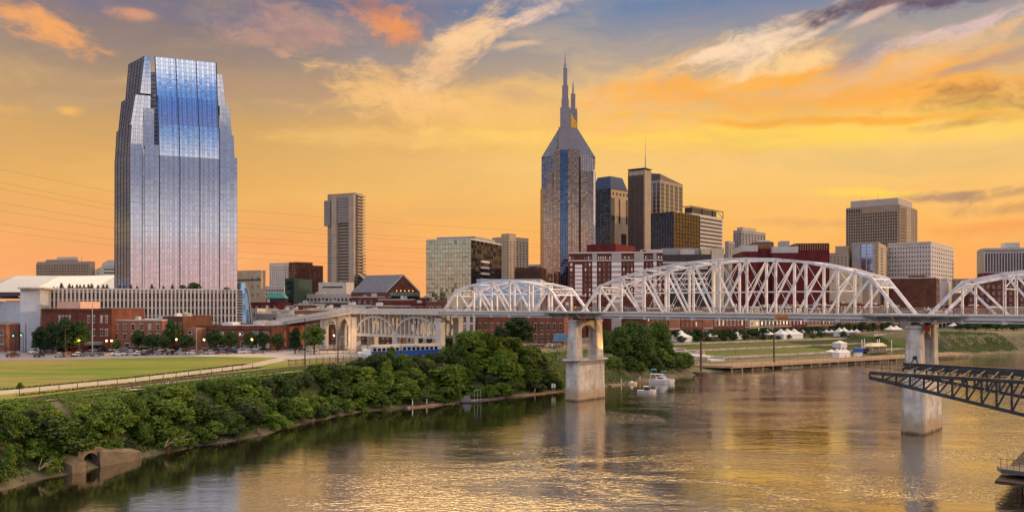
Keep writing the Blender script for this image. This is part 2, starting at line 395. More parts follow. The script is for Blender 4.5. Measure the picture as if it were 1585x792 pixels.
# flat sheets on the plateau (z = 10): each 4 mm above the one below
def sheet(name, pts, z, m, px=True):
    b = MB(); b.face([(G(x, y, 10.0)[0], G(x, y, 10.0)[1], z) if px else (x, y, z) for x, y in pts]); return structure(name, b, m)
def grassmat(name, a, b_, c_):
    m = bpy.data.materials.new(name); m.use_nodes = True; t = m.node_tree; b = t.nodes['Principled BSDF']; b.inputs['Roughness'].default_value = .95; b.inputs['Specular IOR Level'].default_value = .1
    g = t.nodes.new('ShaderNodeNewGeometry'); sp = t.nodes.new('ShaderNodeSeparateXYZ'); t.links.new(g.outputs['Position'], sp.inputs[0])
    x, y, z = (NX(t, sp.outputs[i]) for i in range(3))
    n1 = noise(t, vec(t, x * .02, y * .05, 0.0), 1, 7, .66, .8); n2 = noise(t, vec(t, x * .9, y * .9, 0.0), 1, 4, .7)
    cc = mixc(t, smooth(n1 + n2 * .22 - .11, .40, .62), a, b_); cc = mixc(t, smooth(noise(t, vec(t, x * .016, y * .06, 4.0), 1, 7, .66), .44, .60) * .9, cc, c_)
    cc = mixc(t, smooth(n2, .35, .7) * .45, cc, [v * .6 for v in a]); t.links.new(cc, b.inputs['Base Color']); return m
M_LAWN = grassmat('lawn_grass', (.105, .180, .020), (.205, .225, .038), (.31, .215, .095))
M_TURF = grassmat('riverfront_turf', (.085, .125, .030), (.13, .15, .04), (.15, .125, .07))
L0 = [(-420, 566), (0, 557.5), (150, 555.5), (330, 551.5), (418, 552.5), (445, 557), (560, 556), (640, 551), (640, 556), (540, 566), (430, 578.5), (330, 590), (240, 600), (120, 614.5), (40, 624), (-200, 651), (-520, 680)]
sheet('lawn', L0, 10.012, M_LAWN)
M_PATH = mat('gravel_path', (.40, .34, .27), .95, 0, .12, .6)
sheet('path', [(-420, 640), (-420, 634), (0, 604.5), (110, 594), (200, 585.5), (300, 574), (380, 564.5), (418, 556), (432, 553.5), (446, 556.5), (400, 566.5), (310, 578), (205, 590.5), (110, 599.5), (0, 610.5)], 10.020, M_PATH)
M_LOT = mat('parking_concrete', (.36, .33, .32), .9, 0, .1, .3)
sheet('parking_lot', [(300, 551.2), (330, 544.6), (620, 541), (640, 546), (560, 551), (455, 556.6), (425, 553)], 10.016, M_LOT)
M_STREET = mat('street_asphalt', (.20, .19, .205), .9, 0, .15, .4)
sheet('street', [(-500, 566), (-500, 538), (0, 534), (330, 534), (620, 532), (620, 541.5), (330, 545), (330, 551.4), (150, 555.3), (0, 557.3)], 10.008, M_STREET)
sheet('street_lane', [(-60, 535), (8, 516), (26, 516), (52, 535)], 10.02, mat('side_street', (.30, .29, .32), .9, 0, .1))
lm = MB()
for k in range(26):
    a = G(-60 + k * 16, 548.5 - k * .12); lm.box(a.x - .9, a.x + .9, a.y - .07, a.y + .07, 10.012, 10.017)
structure('lane_marking', lm, M_WHITE)
# riverside service road with the rail line beside it
rl = [(-200, 647), (40, 619.5), (120, 609.5), (240, 594), (330, 583.5), (430, 573.5), (530, 563), (640, 553.5)]
sheet('service_road', rl + [(640, 555.5), (540, 565), (430, 577.5), (330, 588.5), (240, 598.5), (120, 613), (40, 622.5), (-200, 650)], 10.020, mat('worn_pavement', (.42, .40, .41), .9, 0, .12, .5))
bal = [(x, y) for x, y in rl] + [(x, y - 4.2) for x, y in reversed(rl)]
sheet('rail_ballast', bal, 10.028, mat('brown_ballast', (.13, .10, .085), .95, 0, .3, 2))
tr = thing('railway_track', 'rusty railway track running along the top of the green riverbank', 'railway', G(330, 581))
for k, oy in enumerate((-1.0, -2.9)):
    b = MB(); pts = [G(x, y + oy) for x, y in rl]
    for p, q in zip(pts[:-1], pts[1:]): b.beam(p + Vector((0, 0, .12)), q + Vector((0, 0, .12)), .12, .18)
    b.build('rail', mat('rusty_rail', (.09, .055, .045), .7, .3, .3), tr)
b = MB()
for p0, p1 in zip(rl[:-1], rl[1:]):
    n = max(2, int(abs(p1[0] - p0[0]) / 6))
    for k in range(n):
        t = k / n; x = p0[0] + (p1[0] - p0[0]) * t; y = p0[1] + (p1[1] - p0[1]) * t
        b.beam(G(x, y - .4) + Vector((0, 0, .05)), G(x, y - 3.5) + Vector((0, 0, .05)), .25, .06)
b.build('sleepers', M_TRUNK, tr)

def bank_grass(name, i0, i1, s0, s1, m):
    b = MB(); pl_ = [Vector((*p, 0)) for p in SH[i0:i1 + 1]]; P = []
    for a, c_ in zip(pl_[:-1], pl_[1:]):
        u = (c_ - a).normalized(); n = max(2, int((c_ - a).length / 6)); P += [(a.lerp(c_, k / n), Vector((-u.y, u.x, 0))) for k in range(n + 1)]
    for (a, na), (c_, nc) in zip(P[:-1], P[1:]):
        for j in range(14):
            q0, q1 = s0 + (s1 - s0) * j / 14, s0 + (s1 - s0) * (j + 1) / 14; Q = [a + na * q0, c_ + nc * q0, c_ + nc * q1, a + na * q1]; b.face([(q.x, q.y, hz(q.x, q.y) + .07) for q in Q])
    return structure(name, b, m)
bank_grass('bank_grass', 20, 23, 3, 60, grassmat('far_bank_grass', (.030, .055, .014), (.05, .075, .02), (.075, .07, .035)))

# ================================================================== THE BRIDGE
P1 = Vector((20.85, 238.8, 0)); P2 = Vector((87.57, 179.4, 0)); E = (P2 - P1).normalized(); NN = Vector((-E.y, E.x, 0)); SPAN = (P2 - P1).length
if NN.y < 0: NN = -NN
HWB = 5.3
def PB(t, w, z): return P1 + E * t + NN * w + Vector((0, 0, z))
ZB, ZD = 23.25, 24.75
br = thing('truss_footbridge', 'long white steel truss footbridge on concrete piers crossing the whole river', 'bridge', P1)
def truss(t0, t1, n, tops, mid):
    """one span: bottom chords, end posts, top chords, posts, diagonals, lateral and sway bracing"""
    span = MB(); pl = (t1 - t0) / n
    for sw in (-1, 1):                                  # bottom chord: twin plates
        for dz in (0, ):
            span.beam(PB(t0, sw * HWB, ZB), PB(t1, sw * HWB, ZB), .34, .26)
    sp = span.build('truss_span', M_STEEL, br)
    def put(name, p, q, w, h, side=None):
        b = MB(); b.beam(p, q, w, h, 0, side); o = b.build(name, M_STEEL, sp); return o
    hgt = [0] + list(tops) + [0]
    for sw in (-1, 1):
        top = [PB(t0 + k * pl, sw * HWB, ZB + hgt[k]) for k in range(n + 1)]; bot = [PB(t0 + k * pl, sw * HWB, ZB) for k in range(n + 1)]
        put('end_post', bot[0], top[1], .62, .62); put('end_post', bot[n], top[n - 1], .62, .62)
        for k in range(1, n - 1): put('top_chord', top[k], top[k + 1], .66, .6)
        for k in range(1, n):
            b = MB(); w = .34 if k in (1, n - 1) else .46
            # laced post: two channels with crossing bars between
            for o in (-1, 1): b.beam(bot[k] + E * (o * w * .42), top[k] + E * (o * w * .42), .5, .12, 0, NN)
            L = hgt[k]; m = int(L / .8)
            for j in range(m):
                z0, z1 = L * j / m, L * (j + 1) / m; s_ = 1 if j % 2 else -1
                for fw in (-.2, .2): b.beam(bot[k] + Vector((0, 0, z0)) + E * (s_ * w * .42) + NN * fw, bot[k] + Vector((0, 0, z1)) - E * (s_ * w * .42) + NN * fw, .07, .03, 0, NN)
            b.box(bot[k].x - .42, bot[k].x + .42, bot[k].y - .35, bot[k].y + .35, ZB - .3, ZB + .55)
            b.build('post', M_STEEL, sp)
        for k in range(1, n - 1):
            if k < mid: p, q = top[k], bot[k + 1]
            elif k >= mid: p, q = bot[k], top[k + 1]
            for o in (-.17, .17): put('diagonal', p + NN * o, q + NN * o, .14, .40, NN)
            if mid - 3 <= k <= mid + 2 and n > 8:       # slender counters near midspan
                p, q = (bot[k], top[k + 1]) if k < mid else (top[k], bot[k + 1])
                put('counter_rod', p, q, .08, .08)
    for k in range(1, n):                               # cross frames between the two trusses
        a, c = PB(t0 + k * pl, -HWB, ZB + hgt[k]), PB(t0 + k * pl, HWB, ZB + hgt[k])
        if k in (1, n - 1):
            b = MB(); dirp = (Vector(PB(t0 + (0 if k == 1 else n) * pl, 0, ZB)) - Vector(PB(t0 + k * pl, 0, ZB + hgt[k]))).normalized()
            for o in (.25, 2.6): b.beam(a + dirp * o, c + dirp * o, .3, .3)
            for j in range(6):                          # scrollwork panel of the portal
                f0 = a + (c - a) * ((j + .18) / 6) + dirp * .45; f1 = a + (c - a) * ((j + .82) / 6) + dirp * 2.4
                g0 = a + (c - a) * ((j + .82) / 6) + dirp * .45; g1 = a + (c - a) * ((j + .18) / 6) + dirp * 2.4
                m_ = (f0 + f1) / 2
                for p, q in ((f0, g0), (g1, f1), (f0, m_ * .5 + g1 * .5), (f1, m_ * .5 + g0 * .5), (f0, f1)): b.beam(p, q, .22, .1)
            b.build('portal_frame', M_STEEL, sp); continue
        b = MB(); b.beam(a, c, .26, .34)
        lo = ZB + min(hgt[k] - 1.2, 6.7); a2, c2 = PB(t0 + k * pl, -HWB, lo), PB(t0 + k * pl, HWB, lo)
        if hgt[k] > 9: 
            b.beam(a2, c2, .16, .2); b.beam(a, c2, .1, .1); b.beam(c, a2, .1, .1)
        b.build('sway_frame', M_STEEL, sp)
    b = MB()
    for k in range(1, n - 1):
        a0, c0 = PB(t0 + k * pl, -HWB, ZB + hgt[k]), PB(t0 + k * pl, HWB, ZB + hgt[k]); a1, c1 = PB(t0 + k * pl + pl, -HWB, ZB + hgt[k + 1]), PB(t0 + k * pl + pl, HWB, ZB + hgt[k + 1])
        b.beam(a0, c1, .1, .1); b.beam(c0, a1, .1, .1)
    if n > 8:
        for sw in (-1, 1): b.beam(PB(t0 + 2 * pl, sw * HWB, ZB + 6.6), PB(t1 - 2 * pl, sw * HWB, ZB + 6.6), .1, .12)
    b.build('lateral_bracing', M_STEEL, sp)
    b = MB()
    for k in range(n + 1): b.beam(PB(t0 + k * pl, -HWB - .1, ZB + .45), PB(t0 + k * pl, HWB + .1, ZB + .45), .3, .7)
    b.build('floor_beams', M_STEEL2, sp)
truss(1.6, SPAN - 1.6, 12, [8.5, 10.7, 12.4, 13.4, 14.1, 14.5, 14.5, 14.1, 13.2, 11.6, 9.4], 6)
truss(-54.0, -1.6, 7, [8.1, 9.6, 10.5, 10.5, 9.7, 8.2], 3.5)
truss(SPAN + 1.6, SPAN + 54, 7, [8.1, 9.6, 10.5, 10.5, 9.7, 8.2], 3.5)

# deck, fascia stringers, railing
def zdeck(t): return ZD if t > -100 else ZD - (-100 - t) * .105
ts = [SPAN + 120, SPAN + 54, 0, -54, -100, -128, -160, -190]
b = MB()
for t0, t1 in zip(ts[:-1], ts[1:]):
    q = [PB(t0, -HWB - .75, zdeck(t0)), PB(t0, HWB + .75, zdeck(t0)), PB(t1, HWB + .75, zdeck(t1)), PB(t1, -HWB - .75, zdeck(t1))]
    b.hexa([p - Vector((0, 0, .28)) for p in q], q)
b.build('deck', M_CONC3, br)
for sw in (-1, 1):
    b = MB()
    b.beam(PB(-54, sw * (HWB + .5), ZD - .72), PB(SPAN + 120, sw * (HWB + .5), ZD - .72), .14, .78)
    b.beam(PB(-54, sw * (HWB + .5), ZD - .4), PB(SPAN + 120, sw * (HWB + .5), ZD - .4), .3, .08)
    b.build('fascia_girder', mat('pale_grey_steel', (.5, .51, .53), .5, 0, .08), br)
M_RAIL = mat('railing_grey', (.30, .30, .30), .5, .1, .1)
def railing(name, tlist, w, parent, m=M_RAIL, h=1.3, gap=.28):
    b = MB()
    for t0, t1 in zip(tlist[:-1], tlist[1:]):
        p, q = PB(t0, w, zdeck(t0)), PB(t1, w, zdeck(t1)); L = (q - p).length; d = (q - p) / L
        for z in (h, .15): b.beam(p + Vector((0, 0, z)), q + Vector((0, 0, z)), .09, .07)
        n = int(L / gap)
        for k in range(n + 1):
            c_ = p + d * (L * k / n); wd_ = .10 if k % 9 == 0 else .028; b.beam(c_, c_ + Vector((0, 0, h)), wd_, wd_)
    return b.build(name, m, parent)
for sw in (-1, 1): railing('railing', [SPAN + 110, SPAN + 5], sw * (HWB + .7), br); railing('railing', [SPAN - 5, 5], sw * (HWB + .7), br); railing('railing', [-5, -54], sw * (HWB + .7), br)

# piers
def rr(t, w, ht, hw, r, k=4):
    """rounded rectangle in plan around bridge coordinates (t, w)"""
    o = []
    for cx_, cy_, a0 in ((ht - r, hw - r, 0), (-ht + r, hw - r, 90), (-ht + r, -hw + r, 180), (ht - r, -hw + r, 270)):
        for i in range(k + 1):
            a = R(a0 + 90 * i / k); o.append((PB(t + cx_ + r * math.cos(a), w + cy_ + r * math.sin(a), 0)[:2]))
    return o
def pier(t, walkway):
    b = MB()
    for z0, z1, a, c_ in ((-3, 2.6, 2.5, 7.1), (2.6, 11.2, 2.4, 6.95)):
        b.loft(rr(t, 0, a, c_, 1.3), z0, rr(t, 0, a - .06, c_ - .08, 1.3), z1)
    p = b.build('pier', M_PIER, br)
    for s_ in (-1, 1):
        b = MB(); b.loft(rr(t, s_ * 4.95, 1.75, 1.95, .8), 11.2, rr(t, s_ * 4.9, 1.45, 1.65, .7), 21.9); b.loft(rr(t, s_ * 4.9, 1.65, 1.85, .7), 21.9, rr(t, s_ * 4.9, 1.65, 1.85, .7), 22.55)
        b.build('pier_leg', M_PIER, p)
        b = MB(); b.prism(rr(t, s_ * 4.6, .7, .8, .2), 22.55, 23.1); b.build('bearing', M_DARKST, p)
    b = MB()                                            # arched web between the legs
    for i in range(10):
        w0, w1 = -3.2 + 6.4 * i / 10, -3.2 + 6.4 * (i + 1) / 10; f = lambda w_: 19.0 + 2.1 * math.sqrt(max(0, 1 - (w_ / 3.22) ** 2))
        b.hexa([PB(t - .9, w0, f(w0)), PB(t + .9, w0, f(w0)), PB(t + .9, w1, f(w1)), PB(t - .9, w1, f(w1))], [PB(t - .9, w0, 22.2), PB(t + .9, w0, 22.2), PB(t + .9, w1, 22.2), PB(t - .9, w1, 22.2)])
    b.build('arched_web', M_CONC2, p)
    b = MB()                                            # lookout balconies on both sides of the deck
    for s_ in (-1, 1):
        pts = [(-10.5, HWB + .8), (-7.5, HWB + 3.2), (7.5, HWB + 3.2), (10.5, HWB + .8)]
        pl_ = [PB(t + a, s_ * w_, 0) for a, w_ in pts]
        b.hexa([(q.x, q.y, ZD - .35) for q in pl_], [(q.x, q.y, ZD + .02) for q in pl_])
        for a in (-7, -3.5, 0, 3.5, 7): b.beam(PB(t + a, s_ * (HWB - .2), ZB + .1), PB(t + a, s_ * (HWB + 3), ZD - .4), .22, .5)
    b.build('lookout', M_STEEL2, p)
    b = MB()
    for s_ in (-1, 1):
        pl_ = [PB(t + a, s_ * w_, ZD) for a, w_ in pts]
        for q0, q1 in zip(pl_[:-1], pl_[1:]):
            L = (q1 - q0).length; n = int(L / .28); b.beam(q0 + Vector((0, 0, 1.3)), q1 + Vector((0, 0, 1.3)), .09, .07)
            for k in range(n + 1): c_ = q0.lerp(q1, k / n); b.beam(c_, c_ + Vector((0, 0, 1.3)), .03, .03)
    b.build('lookout_railing', M_RAIL, p)
    if walkway:
        b = MB(); o_ = rr(t, 0, 3.5, 7.6, 1.8); i_ = rr(t, 0, 2.3, 6.4, 1.3); n = len(o_)
        for k in range(n):
            j = (k + 1) % n; b.hexa([(*o_[k], 11.2), (*o_[j], 11.2), (*i_[j], 11.2), (*i_[k], 11.2)], [(*o_[k], 11.35), (*o_[j], 11.35), (*i_[j], 11.35), (*i_[k], 11.35)])
        for w_ in (-8.3, 8.3):
            pl_ = [PB(t + a, w_ + c_, 0) for a, c_ in ((-1.2, -.9), (1.2, -.9), (1.2, .9), (-1.2, .9))]; b.hexa([(q.x, q.y, 11.2) for q in pl_], [(q.x, q.y, 11.35) for q in pl_])
        for k in range(-7, 8):
            for s_ in (-1, 1): b.beam(PB(t + s_ * 2.4, k * .88, 9.9), PB(t + s_ * 3.4, k * .88, 11.2), .09, .14)
        b.build('walkway', M_STEEL2, p)
        b = MB(); ring = rr(t, 0, 3.45, 9.2, 1.2)
        for k in range(len(ring)):
            j = (k + 1) % len(ring); q0, q1 = Vector((*ring[k], 11.35)), Vector((*ring[j], 11.35)); L = (q1 - q0).length; n = max(1, int(L / 1.2))
            for z in (.55, 1.1): b.beam(q0 + Vector((0, 0, z)), q1 + Vector((0, 0, z)), .06, .06)
            for i in range(n): c_ = q0.lerp(q1, i / n); b.beam(c_, c_ + Vector((0, 0, 1.1)), .06, .06)
        b.build('walkway_railing', M_STEEL2, p)
    return p
def piermat():
    m = mat('pier_concrete', (.56, .53, .50), .88, 0, .18, .45, .2, .85); t = m.node_tree; b = t.nodes['Principled BSDF']; l = b.inputs['Base Color'].links[0].from_socket
    g = t.nodes.new('ShaderNodeNewGeometry'); sp = t.nodes.new('ShaderNodeSeparateXYZ'); t.links.new(g.outputs['Position'], sp.inputs[0]); z = NX(t, sp.outputs[2])
    n = noise(t, g.outputs['Position'], .5, 5, .6)
    c1 = mixc(t, smooth(z + n * 4.0 - 2.0, 4.6, 1.6) * .75, l, (.36, .25, .15))   # high-water stain
    c1 = mixc(t, smooth(z + n * 1.2, 1.4, .5), c1, (.09, .065, .045))
    jt = (z * (1 / 1.35))._m('FRACT'); c1 = mixc(t, smooth(jt, .06, .02) * .35, c1, (.25, .23, .2))  # lift joints of the pours
    t.links.new(c1, b.inputs['Base Color']); return m
M_PIER = piermat()
pier(0, True); pier(SPAN, False)
b = MB(); q = PB(SPAN + 2.3, -4.6, 21.9); b.box(q.x - .55, q.x + .55, q.y - .1, q.y + .05, 21.2, 22.3)
b.build('navigation_board', mat('red_paint', (.55, .03, .03), .5, 0, .1), br)
b = MB(); q = PB(SPAN / 2 + 16, -HWB - .65, ZB + .8); b.beam(q - E * 1.6, q + E * 1.6, .12, .7); b.build('channel_marker', mat('orange_paint', (.65, .18, .02), .6, 0, .2), br)
# lamp added on the pier's walkway to turn its far leg orange
fl = thing('added_leg_lamp', 'small warm added lamp on the walkway of the left river pier', 'lamp', PB(4.2, 6.6, 11.4))
q = PB(4.2, 6.6, 11.4); b = MB(); b.beam(q, q + Vector((0, 0, .5)), .08, .08); b.beam(q + Vector((0, 0, .5)), q + Vector((-.2, 0, .75)), .4, .3); b.build('added_lamp_housing', M_BLACK, fl)
def spot(name, loc, target, energy, ang, col=(1, .42, .08), r=.15):
    l = bpy.data.lights.new(name, 'SPOT'); l.energy = energy; l.color = col; l.spot_size = R(ang); l.spot_blend = .5; l.shadow_soft_size = r
    o = bpy.data.objects.new(name, l); COL.objects.link(o); o.location = loc; o.rotation_euler = (Vector(loc) - Vector(target)).to_track_quat('Z', 'Y').to_euler(); return o
spot('added_leg_lamp_beam', q + Vector((0, 0, .9)), PB(1.5, 5.0, 18), 2600, 70)

# concrete approach on the left bank: two open-spandrel arches, then columns and a sloping ramp
def column(t, w0, w1, z1, m=M_CONC, h=.8, cap=True, base=6):
    b = MB(); c4 = lambda a, c_, z: [PB(t - a, w0 - c_, z), PB(t + a, w0 - c_, z), PB(t + a, w1 + c_, z), PB(t - a, w1 + c_, z)]
    b.hexa(c4(h * 1.08, .1, base), c4(h, 0, z1));
    if cap: b.hexa(c4(h + .18, .25, z1 - .9), c4(h + .18, .25, z1 - .25))
    return b.build('approach_column', m, br)
for t, h in ((-55.6, 1.3), (-77.2, 1.1), (-99.4, 1.5)):
    for w in (-4.9, 3.1): column(t, w, w + 1.8, 22.4 if t != -77.2 else 17.4, M_CONC3 if t == -55.6 else M_CONC, h)
for t0, t1 in ((-76.6, -56.6), (-98, -78)):
    b = MB(); n = 18; tc_, ht = (t0 + t1) / 2, (t1 - t0) / 2
    arch = lambda t: 17.4 + 5.6 * math.sqrt(max(0, 1 - ((t - tc_) / ht) ** 2)) ** 1.1
    for w in (-4.9, 3.7):
        for i in range(n):
            a0, a1 = t0 + (t1 - t0) * i / n, t0 + (t1 - t0) * (i + 1) / n
            b.hexa([PB(a0, w, arch(a0) - .85), PB(a1, w, arch(a1) - .85), PB(a1, w + 1.2, arch(a1) - .85), PB(a0, w + 1.2, arch(a0) - .85)], [PB(a0, w, arch(a0)), PB(a1, w, arch(a1)), PB(a1, w + 1.2, arch(a1)), PB(a0, w + 1.2, arch(a0))])
    sp = b.build('arch_span', M_CONC, br)
    for i in range(1, 9):
        t = t0 + (t1 - t0) * i / 9
        for w in (-4.75, 3.85): b = MB(); b.hexa([PB(t - .28, w, 16.4), PB(t + .28, w, 16.4), PB(t + .28, w + .9, 16.4), PB(t - .28, w + .9, 16.4)], [PB(t - .28, w, ZD - .9), PB(t + .28, w, ZD - .9), PB(t + .28, w + .9, ZD - .9), PB(t - .28, w + .9, ZD - .9)]); b.build('spandrel_post', M_CONC, sp)
    b = MB()
    for w in (-5.0, 3.6): b.hexa([PB(t0 - .9, w, 15.6), PB(t1 + .9, w, 15.6), PB(t1 + .9, w + 1.4, 15.6), PB(t0 - .9, w + 1.4, 15.6)], [PB(t0 - .9, w, 16.5), PB(t1 + .9, w, 16.5), PB(t1 + .9, w + 1.4, 16.5), PB(t0 - .9, w + 1.4, 16.5)])
    b.build('tie_beam', M_CONC, sp)
b = MB()                                                # edge girders and solid parapets of the concrete part
for t0, t1 in ((-54, -100), (-100, -128), (-128, -160), (-160, -190)):
    z0, z1 = zdeck(t0), zdeck(t1)
    for sw in (-1, 1):
        w0, w1 = sorted((sw * (HWB + .45), sw * (HWB + .95)))
        top, bt = (.55, 1.35) if t0 == -54 else (1.0, 1.5)
        b.hexa([PB(t0, w0, z0 - bt), PB(t1, w0, z1 - bt), PB(t1, w1, z1 - bt), PB(t0, w1, z0 - bt)], [PB(t0, w0, z0 + top), PB(t1, w0, z1 + top), PB(t1, w1, z1 + top), PB(t0, w1, z0 + top)])
        if t0 != -54: b.beam(PB(t0, sw * (HWB + 1.1), z0 - .35), PB(t1, sw * (HWB + 1.1), z1 - .35), .25, .2)
b.build('parapet', M_CONC3, br)
railing('railing', [-54, -100], -HWB - .7, br, M_RAIL, 1.5, .5)
for t in (-119, -146, -160): 
    for w in (-4.9, 3.5): column(t, w, w + 1.4, zdeck(t) - .5, M_CONC, .75)
for a0, a1 in ((-117, -109.5), (-109.5, -102), (-160, -153)):   # arcade bays with round-headed openings
    b = MB(); ht = (a1 - a0) / 2; tc_ = (a0 + a1) / 2; n = 12
    spring = zdeck(a0) - 5.2
    for w in (-4.9, 3.7):
        for o in (a0, a1): b.hexa([PB(o - .7, w, 6), PB(o + .7, w, 6), PB(o + .7, w + 1.2, 6), PB(o - .7, w + 1.2, 6)], [PB(o - .7, w, zdeck(o) - 1.2), PB(o + .7, w, zdeck(o) - 1.2), PB(o + .7, w + 1.2, zdeck(o) - 1.2), PB(o - .7, w + 1.2, zdeck(o) - 1.2)])
        rad = ht - .7; f = lambda t: spring + rad * math.sqrt(max(0, 1 - ((t - tc_) / rad) ** 2))
        for i in range(n):
            x0, x1 = tc_ - rad + 2 * rad * i / n, tc_ - rad + 2 * rad * (i + 1) / n; zt = zdeck(a0) - 1.2
            b.hexa([PB(x0, w + .02, f(x0)), PB(x1, w + .02, f(x1)), PB(x1, w + 1.18, f(x1)), PB(x0, w + 1.18, f(x0))], [PB(x0, w + .02, zt), PB(x1, w + .02, zt), PB(x1, w + 1.18, zt), PB(x0, w + 1.18, zt)])
    b.build('arcade_bay', M_CONC, br)

# ================================================================== BUILDINGS
def V2(p, q, t): return (p[0] + (q[0] - p[0]) * t, p[1] + (q[1] - p[1]) * t)
def foot(pxL, pxC, pxR, d, th, depth=None):
    """plan of a block from the columns its edges stand at: L = left end, C = nearest corner, R = right end"""
    C = D(pxC, d); a = R(th); uL = (-math.cos(a), math.sin(a)); uR = (math.sin(a), math.cos(a))
    l = along(C, uL, pxL) if pxL < pxC - .1 else 0
    r = depth if depth else (along(C, uR, pxR) if pxR > pxC + .1 else 30)
    if r < 4 or r > 90: r = 26                            # a right face that cannot be seen from here
    L = (C[0] + uL[0] * l, C[1] + uL[1] * l); Rr = (C[0] + uR[0] * r, C[1] + uR[1] * r)
    return L, C, Rr, (L[0] + uR[0] * r, L[1] + uR[1] * r)
def nrm(p, q):
    ux, uy = q[0] - p[0], q[1] - p[1]; l = math.hypot(ux, uy); return Vector((uy / l, -ux / l, 0)), l
def P3(p, z): return Vector((p[0], p[1], z))
def curtain(name, parent, a0, a1, b0, b1, nx, ny, mats, mw=.12, sp=.28, tilt=.004, major=0, mj=.4, proud=.15, hm=.12, alt=False):
    """glass wall between 4 corners (a0,a1 bottom; b0,b1 top): every pane its own slightly tilted sheet, with mullions.
    mats = glass, spandrel glass, mullion, heavy mullion"""
    a0, a1, b0, b1 = map(Vector, (a0, a1, b0, b1)); n = (a1 - a0).cross(b0 - a0).normalized(); b = MB()
    P = lambda u, v: a0.lerp(a1, u).lerp(b0.lerp(b1, u), v)
    wdt = (a1 - a0).length / nx
    for j in range(ny):
        for i in range(nx):
            for v0, v1, m in ((j / ny, (j + sp) / ny, 1), ((j + sp) / ny, (j + 1) / ny, 0)):
                if v1 <= v0: continue
                if alt and m == 0 and i % 4 in (1, 3): m = 4 if (i // 4) % 3 else 1
                tx, ty = rnd.gauss(0, tilt) * wdt, rnd.gauss(0, tilt) * wdt
                b.face([P(i / nx, v0) + n * (.06 - tx - ty), P((i + 1) / nx, v0) + n * (.06 + tx - ty), P((i + 1) / nx, v1) + n * (.06 + tx + ty), P(i / nx, v1) + n * (.06 - tx + ty)], m)
    for i in range(nx + 1):
        big = major and i % major == 0
        b.beam(P(i / nx, 0) + n * proud * .6, P(i / nx, 1) + n * proud * .6, mj if big else mw, proud * (2.4 if big else 1.2), 3 if big else 2, a1 - a0)
    if hm:
        for j in range(ny + 1): b.beam(P(0, j / ny) + n * proud * .4, P(1, j / ny) + n * proud * .4, hm, proud * .8, 2, b0 - a0)
    return b.build(name, mats, parent)
